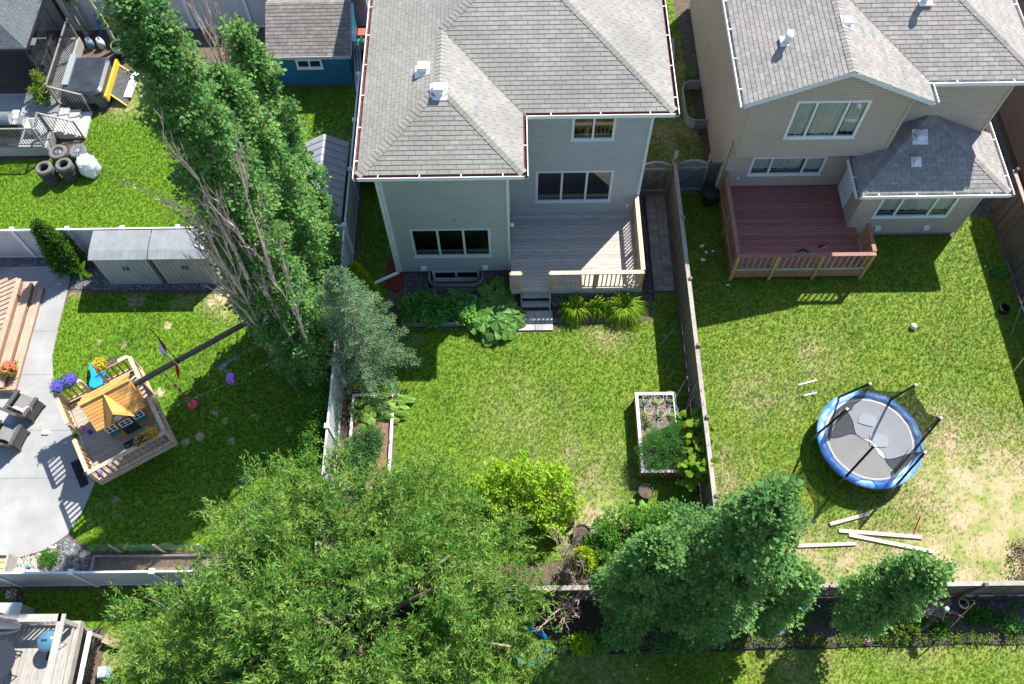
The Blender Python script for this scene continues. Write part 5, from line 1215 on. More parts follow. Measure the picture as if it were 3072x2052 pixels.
# seedlings and ring supports in the raised box
SEED=('far left','far middle','far right','second-row left','second-row middle','second-row right','third-row left')
for i,(x,y) in enumerate(((4.04,10.9),(4.43,10.85),(4.81,10.9),(4.02,10.46),(4.46,10.4),(4.85,10.42),(4.06,10.1))):
    bush('seedling','%s seedling in the bare part of the raised box'%SEED[i],[(x,y,.6,.07,.07,.07)],lime_l if i%2 else green_l,14,per=6,leaf=(.06,.035),spread=.06,cat='plant',group='seedlings in the raised box',z0=.5,stem=False)
ring_m = mat('white_wire',(0.72,0.72,0.72),rough=.4)
def ring_cage(label,x,y,z,h,r,n=2,group='ring supports in the raised box'):
    t = thing('plant_cage',label,'plant support',(x,y,z),group=group)
    for i in range(n):
        zz = h*(1-.45*i); rr = r*(1-.22*i); MB().tube([(rr*math.cos(2*PI*k/18),rr*math.sin(2*PI*k/18),zz) for k in range(19)],.005,4,cap=False).build('ring',ring_m,t,local=True)
    for k in range(3): a=2*PI*k/3+.4; MB().tube([(r*.5*math.cos(a),r*.5*math.sin(a),0),(r*math.cos(a),r*math.sin(a),h)],.004,4).build('leg',ring_m,t,local=True)
for q_,(x,y) in enumerate(((4.06,10.88),(4.42,10.85),(4.8,10.92),(4.08,10.47),(4.47,10.4),(4.83,10.43),(4.45,10.0))): ring_cage('white wire ring support over the %s'%(tuple(s_+' seedling in the raised box' for s_ in SEED[:6])+('edge of the feathery crop in the raised box',))[q_],x,y,.5,.45,.15)
ring_cage('white wire ring support at the shaded bed end by the rhubarb',-1.68,14.35,.12,.4,.14,1,None)
bush('leafy_crop','dense feathery green crop filling the near half of the raised box',[(4.15,9.15,.75,.45,.55,.4),(4.75,9.2,.8,.42,.6,.42),(4.5,9.6,.7,.55,.3,.3),(4.85,9.75,.8,.3,.35,.35)],leaf_mat('crop_leaf',(0.05,0.17,0.03),(0.10,0.25,0.05)),520,per=26,leaf=(.07,.016),spread=.13,cat='plant',z0=.5,up=.8)
bush('leafy_crop','dense dark green leafy crop in the bed under the house window',[(-3.6+.36*i,14.5+.12*math.sin(i*2),.38,.28,.45,.24) for i in range(6)],veg_l,460,per=20,leaf=(.11,.07),spread=.11,cat='plant',z0=.1,up=.9)
bush('leafy_crop','sunlit yellow-green plant at the end of the shaded bed',[(-1.68,14.2,.32,.16,.2,.2)],lime_l,40,per=16,leaf=(.06,.045),spread=.08,cat='plant',z0=.1)
for (x0,y0,x1,y1,l) in ((4.98,10.95,5.3,11.4,'white garden stake leaning at the far raised box corner'),(5.36,10.8,5.58,11.2,'white garden stake leaning against the fence'),(5.15,10.35,5.45,10.75,'white garden stake beside the raised box'),(4.8,13.2,5.3,13.75,'bamboo stake lying on the shaded lawn strip')):
    z = 0.03 if y0 > 12 else .5
    single('garden_stake',MB().tube([(x0,y0,z),(x1,y1,z if y0>12 else 1.3)],.009,5),bed_w,l,'stake',(x0,y0,0),'garden stakes')

# ------------------------------------------------------------ trampoline
T = thing('trampoline','round blue-edged trampoline with sagging black safety net','trampoline',(10.83,9.47,0)); tc = Vector(T.location); R_,zt = 1.56,.78
steel = mat('steel',(0.5,0.5,0.5),(0.6,0.6,0.6),scale=5,rough=.35,metal=.8); pad_m = mat('blue_pad',(0.03,0.17,0.55),(0.10,0.30,0.72),scale=3.5,rough=.4,col3=(0.28,0.45,0.75),scale3=2.2); mat_m = mat('jump_mat',(0.55,0.56,0.58),(0.63,0.64,0.66),scale=2.5,rough=.5,spec=.4)
net_m = mat('black_net',(0.012,0.012,0.012),rough=.8,alpha=.74); foam_m = mat('black_foam',(0.015,0.015,0.016),rough=.7)
cir = lambda r,z,n=49: [(r*math.cos(2*PI*k/(n-1)),r*math.sin(2*PI*k/(n-1)),z) for k in range(n)]
MB().tube(cir(R_,zt-.03),.024,8,cap=False).build('rim',steel,T,local=True)
jm_ = MB(); n=48; jm_.v.append((0,0,zt-.05))
for i in range(1,7):
    for k in range(n): a=2*PI*k/n; jm_.v.append((1.37*i/6*math.cos(a),1.37*i/6*math.sin(a),zt-.05+.04*(i/6)**2))
for k in range(n): jm_.f.append((0,1+k,1+(k+1)%n))
for i in range(5):
    for k in range(n): b=1+i*n; jm_.f.append((b+k,b+n+k,b+n+(k+1)%n,b+(k+1)%n))
jm_.build('jump_mat',mat_m,T,smooth=True,local=True)
pd = MB(); ns=96
for (r,z) in ((1.35,zt-.005),(1.39,zt+.02),(1.5,zt+.022),(1.6,zt-.0),(1.61,zt-.05)):
    for k in range(ns): a=2*PI*k/ns; pd.v.append((r*math.cos(a),r*math.sin(a),z+.012*math.sin(a*17+r*9)+.006*math.sin(a*31)))
for i in range(4):
    for k in range(ns): pd.f.append((i*ns+k,(i+1)*ns+k,(i+1)*ns+(k+1)%ns,i*ns+(k+1)%ns))
pd.build('edge_pad',pad_m,T,smooth=True,local=True)
for (x,y,r,rz) in ((.05,.62,.33,.4),(.25,-.06,.36,-.9)):    # white towels lying on the mat
    o = MB(); o.poly([(x+math.cos(rz+a)*r*q,y+math.sin(rz+a)*r*q*.75,zt-.018) for a,q in ((0,1),(.8,.9),(1.5,1.0),(2.4,.8),(3.1,1.0),(4.0,.75),(4.7,1.0),(5.5,.85))]); o.build('mat_patch',mat('white_patch',(0.8,0.81,0.82),rough=.7),T,local=True)
bases=[(9.27,9.66),(9.87,8.26),(11.36,8.0),(12.36,9.33),(11.72,10.75),(10.12,10.86)]; tops=[(9.6,9.74),(10.17,8.6),(11.57,8.38),(12.27,9.43),(11.77,10.49),(10.43,10.55)]
for (b,tp) in zip(bases,tops):
    b=Vector((*b,zt))-Vector((tc.x,tc.y,0)); tp=Vector((*tp,2.5))-Vector((tc.x,tc.y,0))
    po=MB().tube([b,tp],.036,8); p_=po.build('pole',foam_m,T,local=True); MB().lathe(tuple(tp),[(.04,-.03),(.04,.02),(.01,.03)],n=8).build('pole_cap',mat_m,p_,local=True)
    MB().tube([(b.x,b.y,zt-.1),(b.x*1.02,b.y*1.02,.03)],.022,6).build('leg',steel,T,local=True)
    MB().tube([(b.x*.98,b.y*.98,zt-.03),(b.x*1.0,b.y*1.0,zt-.22)],.045,8).build('clamp',pad_m,T,local=True)
for i in range(6):
    j=(i+1)%6; nt_=MB(); nu,nv=14,8
    a0,a1=Vector((*bases[i],zt))-Vector((tc.x,tc.y,0)),Vector((*bases[j],zt))-Vector((tc.x,tc.y,0)); t0,t1=Vector((*tops[i],2.45))-Vector((tc.x,tc.y,0)),Vector((*tops[j],2.45))-Vector((tc.x,tc.y,0))
    sag=(.5,.95,.35,.2,.35,.45)[i]
    for u in range(nu+1):
        f=u/nu; th0=math.atan2(a0.y,a0.x); th1=math.atan2(a1.y,a1.x)
        while th1<th0: th1+=2*PI
        while th1-th0>PI: th1-=2*PI
        th=th0+(th1-th0)*f; bt=Vector((1.3*math.cos(th),1.3*math.sin(th),zt)); tp=t0.lerp(t1,f); tp.z-=sag*4*f*(1-f); tp.xy*= 1-.10*4*f*(1-f)
        for v_ in range(nv+1):
            h=v_/nv; q=bt.lerp(tp,h); q.xy*=1+.05*math.sin(h*3+f*9)*h; nt_.v.append(tuple(q))
    for u in range(nu):
        for v_ in range(nv): k=u*(nv+1)+v_; nt_.f.append((k,k+nv+1,k+nv+2,k+1))
    o=nt_.build('net_panel',net_m,T,smooth=True,local=True)
    hem=MB().tube([nt_.v[u*(nv+1)+nv] for u in range(nu+1)],.011,5); hem.build('hem',foam_m,o,local=True)
# ball, boards and sticks on the right lawn
ball_m = mat('white_ball',(0.74,0.74,0.75),(0.8,0.8,0.8),scale=4,rough=.4)
bl = thing('ball','white ball lying on the lawn below the second house','ball',(13.37,13.72,.11)); s_=MB(); s_.lathe((0,0,0),[(.11*math.sin(PI*k/12)+1e-5,-.11*math.cos(PI*k/12)) for k in range(13)],n=24,cap_top=False,cap_bot=False); s_.build('skin',ball_m,bl,smooth=True,local=True)
MB().tube([(.112*math.cos(2*PI*k/24)*.72,.112*math.sin(2*PI*k/24)*.72,.112*.69) for k in range(25)],.003,4,cap=False).build('seam',mat('seam_grey',(0.3,0.3,0.32),rough=.6),bl,local=True)
lum = mat('lumber',(0.46,0.38,0.30),(0.58,0.50,0.41),scale=5,rough=.85,rnd=.1,stretch=(6,6,2))
for (a,b,w_,h,l,m) in (((9.39,7.0),(10.6,7.3),.11,.06,'short dark-stained timber offcut nearest the trampoline',deck_w),((9.62,6.8),(12.07,6.57),.11,.06,'long straight timber beam on the lawn, upper of the crossing pair',lum),((9.9,6.67),(12.31,6.13),.11,.06,'long timber beam on the lawn, lower of the crossing pair',lum),((8.3,6.35),(10.05,6.4),.1,.06,'timber beam beside the largest aspen, half hidden',lum),((9.18,11.64),(9.81,11.8),.05,.03,'short pale stick on the lawn above the trampoline',bed_w),((9.3,11.26),(9.73,11.35),.05,.03,'short pale stick with blue tape above the trampoline',bed_w),((12.23,7.28),(11.85,6.66),.028,.028,'thin red stick lying across the timber beam',mat('red_paint',(0.5,0.10,0.06),rough=.6))):
    z = .10 if 'red' in l else h/2+.015
    o = single('timber_beam' if w_>.09 else 'stick',MB().bar((*a,z),(*b,z+.004),w_,h),m,l,'timber' if w_>.09 else 'stick',((a[0]+b[0])/2,(a[1]+b[1])/2,0))
    if 'blue tape' in l: MB().box(9.55,9.64,11.28,11.37,.01,.06).build('tape',mat('blue_tape',(0.12,0.35,0.62),rough=.6),o)
# white paper litter beside the burgundy deck
for i,(x,y) in enumerate(((6.75,16.8),(6.95,16.85),(6.55,16.5),(7.3,15.45),(6.6,17.1))):
    m_=MB().poly([(x+random.uniform(-.05,.05)+dx,y+dy+random.uniform(-.03,.03),.06+random.uniform(0,.02)) for dx,dy in ((-.07,-.05),(.06,-.04),(.08,.05),(-.05,.06))]); single('paper_scrap',m_,white_trim,('middle','rightmost upper','leftmost','lowest','topmost')[i]+' scrap of white paper on the shaded grass beside the burgundy deck','litter',(x,y,0),'paper scraps by the deck')
# ------------------------------------------------------------ upper-left yard
def wbox(t,name,m,*a): return MB().box(*a).build(name,m,t)
comp = mat('composite_deck',(0.27,0.27,0.275),(0.34,0.34,0.34),scale=2,rough=.75,rnd=.08,stretch=(1,8,4)); comp_d=mat('composite_fascia',(0.30,0.285,0.265),(0.36,0.345,0.325),scale=2,rough=.75)
DA = thing('deck','grey composite deck with dark metal railing in the top left yard','deck',(-19,24,0)); ZA=.55
n_=int((27.3-21.62)/.142)
for i in range(n_): y=21.62+i*.142; wbox(DA,'board',comp,-22.5,-17.72,y,y+.136,ZA-.035,ZA)
wbox(DA,'fascia',comp_d,-22.5,-17.7,21.58,21.615,.08,ZA-.002); wbox(DA,'fascia',comp_d,-17.718,-17.69,21.62,27.3,.08,ZA-.002)
SA = thing('deck_steps','pale composite steps leading off the top left deck','steps',(-17.1,22.9,0)); pale_c=mat('pale_composite',(0.55,0.53,0.50),(0.63,0.61,0.58),scale=3,rough=.75,rnd=.06)
for k in range(3): wbox(SA,'tread',pale_c,-17.68+.36*k,-17.33+.36*k,22.45,23.7,.02,.42-.14*k)
rail_m = mat('bronze_rail',(0.12,0.115,0.105),(0.17,0.16,0.15),scale=4,rough=.45,metal=.3); rail_l = mat('taupe_rail',(0.19,0.175,0.155),(0.25,0.235,0.21),scale=4,rough=.5)
balA=MB().box(-.011,.011,-.011,.011,0,.86).mesh('baluster',rail_m); postA=MB().box(-.032,.032,-.032,.032,0,1.0).mesh('rail_post',rail_l)
def metal_rail(label,a,b,za,zb=None,posts=(0,1)):
    zb=za if zb is None else zb; a=Vector((*a,za)); b=Vector((*b,zb)); t=thing('metal_railing',label,'railing',a); d=b-a; L=Vector((d.x,d.y,0)).length; n=max(2,int(L/.11)); rz=math.atan2(d.y,d.x)
    for i in range(1,n): piece('baluster',balA,t,d*(i/n)+Vector((0,0,.08)),(0,0,rz))
    for f in posts: piece('rail_post',postA,t,d*f,(0,0,rz))
    MB().bar(Vector((0,0,.96)),d+Vector((0,0,.96)),.055,.045).build('top_rail',rail_l,t,local=True); MB().bar(Vector((0,0,.09)),d+Vector((0,0,.09)),.03,.035).build('bottom_rail',rail_m,t,local=True); return t
metal_rail('metal railing along the front edge of the grey deck, behind the tyres',(-22.4,21.66),(-17.78,21.66),ZA,posts=(.6,1))
metal_rail('short metal railing between the deck corner and the steps',(-17.76,21.72),(-17.76,22.4),ZA,posts=(1,)); metal_rail('stair railing sloping down beside the tyres',(-17.7,22.42),(-16.65,22.42),ZA-.05,.05)
metal_rail('stair railing sloping down beside the hot tub',(-17.7,23.75),(-16.65,23.75),ZA-.05,.05); metal_rail('long metal railing along the deck side beside the hot tub',(-17.76,23.8),(-17.76,27.25),ZA)
# gazebo
GZ=thing('gazebo','dark metal gazebo with a grey hipped roof over the deck','gazebo',(-20.1,26,0)); gz_m=mat('gazebo_roof',(0.03,0.04,0.046),(0.085,0.10,0.11),scale=14,rough=.6,detail=8); blk=mat('black_metal',(0.02,0.02,0.022),rough=.5)  # roof colour darkened to stand in for the tree's shade over it
gx0_,gx1_,gy0_,gy1_,zg=-22.4,-18.03,24.4,28.2,2.72
for (p1,p2) in (((gx0_,gy0_),(gx1_,gy0_)),((gx1_,gy0_),(gx1_,gy1_)),((gx1_,gy1_),(gx0_,gy1_)),((gx0_,gy1_),(gx0_,gy0_))):
    q=MB(); cx_,cy_=(gx0_+gx1_)/2,(gy0_+gy1_)/2; q.poly([(*p1,zg),(*p2,zg),(cx_+(p2[0]-cx_)*.25,cy_+(p2[1]-cy_)*.25,zg+.62),(cx_+(p1[0]-cx_)*.25,cy_+(p1[1]-cy_)*.25,zg+.62)]); q.build('roof_panel',gz_m,GZ)
MB().box(cx_-.56,cx_+.56,cy_-.5,cy_+.5,zg+.64,zg+.72).build('roof_cap',gz_m,GZ)
eg=MB(); 
for (p1,p2) in (((gx0_,gy0_),(gx1_,gy0_)),((gx1_,gy0_),(gx1_,gy1_))): eg.bar((*p1,zg-.03),(*p2,zg-.03),.04,.1)
eg.build('roof_edge',blk,GZ)
for x in (gx0_+.25,gx1_-.25):
    for y in (gy0_+.2,gy1_-.25): wbox(GZ,'post',blk,x-.05,x+.05,y-.05,y+.05,ZA,zg)
for i in range(4): MB().tube([(gx1_-.25,gy0_+.5+i*.75,ZA+.02),(gx1_-.25,gy0_+.5+i*.75,zg)],.012,5).build('screen_rod',blk,GZ)
nz=MB().poly([(gx1_-.28,gy0_+.2,ZA+.02),(gx1_-.28,gy1_-.3,ZA+.02),(gx1_-.28,gy1_-.3,zg-.03),(gx1_-.28,gy0_+.2,zg-.03)]); nz.build('insect_screen',mat('screen_net',(0.02,0.022,0.025),rough=.8,alpha=.55),GZ)
# sofa & dark rug under the gazebo
single('rug',MB().box(-21.8,-18.4,24.3,26.6,ZA+.002,ZA+.012),mat('dark_rug',(0.05,0.04,0.035),(0.10,0.075,0.06),scale=4,rough=.95,stretch=(1,5,1)),'dark brown patterned rug under the gazebo','rug',(-20,25.4,ZA))
so_=thing('patio_sofa','dark patio sofa under the gazebo beside the railing','sofa',(-18.75,25.9,ZA)); wbox(so_,'seat',bk,-19.1,-18.45,25.0,26.8,ZA+.1,ZA+.42); wbox(so_,'backrest',bk,-18.45,-18.25,25.0,26.8,ZA+.1,ZA+.8); wbox(so_,'armrest',bk,-19.1,-18.25,24.86,24.99,ZA+.1,ZA+.6); wbox(so_,'cushion',mat('navy_cushion',(0.03,0.05,0.12),rough=.9),-18.75,-18.47,25.15,25.6,ZA+.425,ZA+.7)
# grill and cooler
gl_=thing('barbecue_grill','grey barbecue grill with open side shelf behind the front railing','grill',(-18.95,22.3,ZA)); met=mat('grill_grey',(0.2,0.21,0.22),(0.28,0.29,0.30),scale=4,rough=.35,metal=.5)
wbox(gl_,'cart',bk,-19.6,-18.75,22.05,22.55,ZA+.05,ZA+.75)
h_=MB(); h_.v=[(x,22.3+.27*math.cos(a),ZA+.76+.3*math.sin(a)) for x in (-19.6,-18.75) for a in [PI*k/8 for k in range(9)]]; h_.f=[(k,k+1,k+10,k+9) for k in range(8)]+[tuple(range(9)),tuple(range(17,8,-1))]; h_.build('lid',met,gl_,smooth=False); wbox(gl_,'side_shelf',met,-18.74,-18.4,22.08,22.52,ZA+.7,ZA+.74)
clr=thing('storage_bin','clear plastic storage bin with its lid off beside the grill','bin',(-18.35,22.45,ZA)); clear=mat('clear_plastic',(0.66,0.70,0.70),(0.74,0.77,0.77),scale=5,rough=.25); x0,x1,y0,y1=-18.5,-18.02,22.2,22.72
for q in ((x0,x1,y0,y0+.02),(x0,x1,y1-.02,y1),(x0,x0+.02,y0+.02,y1-.02),(x1-.02,x1,y0+.02,y1-.02)): wbox(clr,'side',clear,*q,ZA+.02,ZA+.36)
wbox(clr,'base',clear,x0+.02,x1-.02,y0+.02,y1-.02,ZA+.02,ZA+.04); MB().bar((-18.72,22.35,ZA+.75),(-18.72,22.75,ZA+.75),.25,.03).build('lid',clear,clr)
# potted plant at the railing corner
pp=pot('dark pot holding a yellow-green leafy plant by the deck railing',-18.15,23.75,.2,.32,pot_m,dark_soil,z=ZA)
bush('potted_shrub','yellow-green leafy plant in the pot by the deck railing',[(-18.15,23.75,ZA+.6,.3,.3,.32),(-18.2,24.15,ZA+.8,.2,.2,.3)],leaf_mat('pot_leaf',(0.10,0.19,0.02),(0.22,0.30,0.04)),110,per=18,leaf=(.09,.045),spread=.11,cat='plant',z0=ZA+.3)
# hot tub
HT=thing('hot_tub','dark grey covered hot tub beside the top left deck','hot tub',(-16.7,24.85,0)); ht_c=mat('tub_cover',(0.022,0.028,0.036),(0.04,0.05,0.062),scale=2,rough=.35,spec=.5); ht_s=mat('tub_shell',(0.10,0.115,0.11),(0.15,0.16,0.155),scale=3,rough=.6)
def rrect(x0,x1,y0,y1,r,n=6):
    o=[]
    for cx,cy,a0 in ((x1-r,y1-r,0),(x0+r,y1-r,PI/2),(x0+r,y0+r,PI),(x1-r,y0+r,1.5*PI)):
        for k in range(n+1): a=a0+PI/2*k/n; o.append((cx+r*math.cos(a),cy+r*math.sin(a)))
    return o
MB().prism(rrect(-17.5,-16.05,23.95,25.8,.25),.02,.74).build('cabinet',ht_s,HT); cv=MB(); A_=rrect(-17.56,-15.99,23.89,25.86,.28); B_=rrect(-17.45,-16.1,24.0,25.75,.25); k=len(A_)
cv.v=[(x,y,.74) for x,y in A_]+[(x,y,.85) for x,y in A_]+[(x,y,.93) for x,y in B_]; cv.f=[(i,(i+1)%k,(i+1)%k+k,i+k) for i in range(k)]+[(i+k,(i+1)%k+k,(i+1)%k+2*k,i+2*k) for i in range(k)]+[tuple(range(2*k,3*k))]; cv.build('cover',ht_c,HT)
MB().box(-17.54,-17.3,24.3,25.9,.94,1.0).build('cover_lifter',mat('lifter_grey',(0.25,0.29,0.31),rough=.5),HT); MB().box(-16.9,-16.4,23.9,23.949,.1,.3).build('access_panel',bk,HT)
# yellow-edged board, dark sheet, white plank, offcuts
yel=mat('yellow_paint',(0.62,0.38,0.02),(0.72,0.46,0.05),scale=6,rough=.5)
single('yellow_plank',MB().bar((-15.93,24.0,.5),(-15.88,25.95,.5),.09,.3),yel,'yellow plank leaning against the hot tub','plank',(-16,25,0))
rp=thing('folding_ramp','dark folding ramp with yellow edges lying beside the hot tub','ramp',(-15.9,25.0,0)); R3=MB(); R3.add([(-15.95,24.35,.42),(-15.3,24.05,.05),(-15.3,25.6,.05),(-15.95,25.9,.42),(-15.95,24.35,.45),(-15.3,24.05,.08),(-15.3,25.6,.08),(-15.95,25.9,.45)],[(0,3,2,1),(4,5,6,7),(0,1,5,4),(1,2,6,5),(2,3,7,6),(3,0,4,7)]); R3.build('deck_sheet',mat('dark_sheet',(0.03,0.03,0.03),(0.07,0.07,0.07),scale=7,rough=.7),rp); MB().bar((-15.93,24.33,.45),(-15.3,24.02,.08),.05,.06).build('edge',yel,rp); MB().bar((-15.93,25.9,.46),(-15.5,25.72,.2),.05,.06).build('edge',yel,rp)
single('white_plank',MB().obox((-15.28,25.05,.12),.3,1.3,.06,-.08),white_trim,'wide white plank lying next to the folding ramp','plank',(-15.28,25.05,0))
for y,l in ((25.55,'narrow timber offcut on the grass, farther from the deck'),(24.75,'narrow timber offcut on the grass, nearer the deck')): single('timber_offcut',MB().box(-15.1,-14.3,y,y+.09,.01,.06),lum,l,'timber',(-14.7,y,0),'timber offcuts beside the ramp')
# propane tanks
def propane(label,x,y,m):
    t=thing('propane_tank',label,'gas tank',(x,y,0),group='propane tanks'); MB().lathe((x,y,.03),[(.1,0),(.15,.05),(.155,.25),(.13,.36),(.06,.4)],n=18).build('body',m,t,smooth=True); MB().lathe((x,y,0),[(.11,0),(.11,.05)],n=16).build('foot_ring',m,t)
    MB().tube([(x+.09*math.cos(a),y+.09*math.sin(a),.48) for a in [k*.42 for k in range(13)]],.018,6).build('collar',m,t); MB().lathe((x,y,.42),[(.03,0),(.03,.06)],n=8).build('valve',steel,t)
propane('blue-grey propane tank behind the hot tub',-17.4,27.25,mat('tank_blue',(0.14,0.22,0.28),(0.19,0.27,0.33),scale=4,rough=.5)); propane('white propane tank beside the blue-grey one',-16.95,27.25,mat('tank_white',(0.6,0.6,0.6),(0.68,0.68,0.68),scale=4,rough=.5))
# hose on a dark pot
hp=pot('large black pot with a garden hose on top near the ladders',-16.0,26.8,.36,.42,MATS['black_plastic'],bk)
hs=MB(); hs.tube([((.30+.035*math.sin(k*.37))*math.cos(k*.35)-16.05,(.30+.035*math.sin(k*.37))*math.sin(k*.35)+26.8,.44+.0022*k) for k in range(78)],.014,6,cap=False); single('garden_hose',hs,mat('green_hose',(0.09,0.26,0.09),(0.14,0.34,0.13),scale=3,rough=.5),'coiled green garden hose lying on the black pot','hose',(-16.05,26.8,.42),smooth=True)
# blue-yellow step ladder lying against the fence
ld=thing('ladder','blue and yellow ladder leaning along the pale fence','ladder',(-16.0,28.0,0)); bl_=mat('ladder_blue',(0.03,0.12,0.42),rough=.5)
for z in (.55,.95): MB().bar((-17.0,28.0-.1*z,z),(-15.2,28.0-.1*z,z),.04,.09).build('rail',yel,ld)
for i in range(6): x=-16.95+.34*i; MB().bar((x,27.96,.5),(x,27.9,1.0),.05,.03).build('rung',bl_,ld)
for x in (-17.0,-15.3): MB().bar((x,27.7,0),(x,27.95,1.1),.06,.04).build('leg',bl_,ld)
ch=thing('folded_chair','grey folded chair leaning on the pale fence above the ladder','chair',(-15.75,28.05,0)); wbox(ch,'backrest',mat('chair_grey',(0.28,0.29,0.29),rough=.6),-16.0,-15.55,28.1,28.16,.75,1.55); wbox(ch,'seat',MATS['chair_grey'],-16.0,-15.55,27.95,28.08,.4,.73)
for x in (-15.98,-15.57): MB().tube([(x,28.17,1.5),(x,27.85,.02)],.015,6).build('leg',bk,ch)
br_=thing('wheelbarrow','dark upturned wheelbarrow tray behind the aspens by the fence','wheelbarrow',(-15.2,28.0,0)); MB().prism(rrect(-15.5,-15.0,27.75,28.2,.12),.3,1.2).build('tray',bk,br_); MB().tube([(-15.25,27.7,.0),(-15.25,27.7,.3)],.03,6).build('handle',bk,br_)
# tyre stacks
rub=mat('rubber',(0.035,0.035,0.036),(0.065,0.064,0.062),scale=8,rough=.8); rub_l=mat('dusty_rubber',(0.12,0.115,0.105),(0.17,0.16,0.15),scale=8,rough=.85); alloy=mat('alloy_silver',(0.6,0.6,0.61),rough=.3,metal=.7); steelr=mat('steel_wheel',(0.16,0.17,0.175),rough=.5,metal=.5)
def tyre(label,x,y,z,r,w_,rim,group,top=False):
    t=thing('tyre',label,'tyre',(x,y,z),random.uniform(0,6),group); ri=r*.6
    MB().lathe((0,0,0),[(ri,.02),(r*.82,0),(r*.97,w_*.15),(r,w_*.3),(r,w_*.7),(r*.97,w_*.85),(r*.82,w_),(ri,w_-.02),(ri*.97,w_*.5),(ri,.02)],n=28,cap_top=False,cap_bot=False).build('tread',rub_l if top else rub,t,smooth=False,local=True)
    if rim=='alloy':
        MB().lathe((0,0,w_-.05),[(ri*.9,0),(ri*1.0,.045),(ri*.93,.045),(ri*.88,.0)],n=28,cap_top=False,cap_bot=False).build('rim_ring',alloy,t,local=True)
        for k in range(10):
            a=2*PI*k/10; MB().bar((.04*math.cos(a),.04*math.sin(a),w_-.03),(ri*.93*math.cos(a+.12),ri*.93*math.sin(a+.12),w_-.015),.03,.025).build('spoke',alloy,t,local=True)
        MB().lathe((0,0,w_-.05),[(.065,0),(.065,.04),(.02,.05)],n=14).build('hub',alloy,t,local=True)
    elif rim=='steel':
        MB().lathe((0,0,w_-.09),[(ri,.07),(ri*.9,.01),(ri*.55,.035),(ri*.4,.06),(.05,.05)],n=24,cap_bot=False).build('rim_disc',steelr,t,local=True)
        for k in range(12): a=2*PI*k/12; MB().lathe((ri*.72*math.cos(a),ri*.72*math.sin(a),w_-.072),[(.03,0),(.03,.012)],n=8).build('vent_slot',bk,t,local=True)
    return t
for (nm,x,y,n,r,rim) in (('back left stack',-17.2,21.35,3,.34,'steel'),('back right stack with silver alloy wheels',-16.45,21.4,3,.33,'alloy'),('front left stack of bare tyres',-17.4,20.45,4,.31,None),('front right stack of bare tyres',-16.72,20.6,4,.30,None)):
    for k in range(n):
        pos='top' if k==n-1 else ('bottom' if k==0 else ('second' if k==1 else 'third')); tyre('%s tyre in the %s beside the deck'%(pos,nm),x+random.uniform(-.015,.015),y+random.uniform(-.015,.015),.012+k*.205,r,.2,rim if k==n-1 else None,'tyres stacked beside the deck',k==n-1)
# white plastic bag over something round
bg_=MB(); nn_=26
prof=[(.30,.0),(.36,.12),(.37,.3),(.34,.5),(.33,.62),(.28,.7),(.12,.74)]
for i,(r,z) in enumerate(prof):
    for k in range(nn_): a=2*PI*k/nn_; rr=r*(1+.07*math.sin(a*5+i*1.3)+.05*math.sin(a*9-i)+(.22*max(0,math.cos(a+.9))**4 if i<4 else 0)); bg_.v.append((-16.02+rr*math.cos(a),20.85+rr*math.sin(a),z+.02+.02*math.sin(a*7+i)))
for i in range(len(prof)-1):
    for k in range(nn_): bg_.f.append((i*nn_+k,i*nn_+(k+1)%nn_,(i+1)*nn_+(k+1)%nn_,(i+1)*nn_+k))
bg_.f.append(tuple((len(prof)-1)*nn_+k for k in range(nn_))); single('plastic_bag',bg_,mat('white_bag',(0.60,0.68,0.72),(0.74,0.78,0.80),scale=3,rough=.25,spec=.5,transl=.25),'crumpled white plastic bag over a wheel beside the tyre stacks','bag',(-16.02,20.85,0))
# ------------------------------------------------------------ blue shed
BS=thing('shed','blue garden shed with brown-grey shingle roof and white window','shed',(-7.85,26.3,0)); blue=mat('blue_panel',(0.014,0.115,0.20),(0.02,0.145,0.235),scale=1.5,rough=.55); sx0,sx1,sy0,sy1=-9.3,-6.42,25.05,27.95
w_=MB(); w_.box(sx0,sx1,sy0,sy1,.02,1.78); w_.add([(sx1,sy0,1.78),(sx1,sy1,1.78),(sx1,26.5,2.5),(sx0,sy0,1.78),(sx0,sy1,1.78),(sx0,26.5,2.5)],[(0,1,2),(5,4,3)]); w_.build('wall',blue,BS)
sh3=mat('shed_shingle',(0.155,0.142,0.13),(0.22,0.20,0.185),scale=5,rough=.95,rnd=.16,bump=.5,bscale=100)
roof_shingles(BS,[[(sx0-.15,24.7,1.86),(-6.2,24.7,1.86),(-6.2,26.6,2.71),(sx0-.15,26.6,2.71)],[(-6.2,28.5,1.86),(sx0-.15,28.5,1.86),(sx0-.15,26.6,2.71),(-6.2,26.6,2.71)]],sh3,150)
tr_=MB(); tr_.box(sx0-.15,-6.2,24.66,24.7,1.74,1.87); tr_.add([(-6.2,24.7,1.74),(-6.2,26.6,2.6),(-6.2,26.6,2.72),(-6.2,24.7,1.87),(-6.17,24.7,1.74),(-6.17,26.6,2.6),(-6.17,26.6,2.72),(-6.17,24.7,1.87)],[(0,1,2,3),(7,6,5,4),(0,4,5,1),(3,2,6,7)]); tr_.build('fascia',mat('fascia_grey',(0.36,0.38,0.38),rough=.6),BS)
window(BS,(-8.42,sy0-.012),(-7.5,sy0-.012),.98,1.36,(1,1),white_trim,depth=.05)
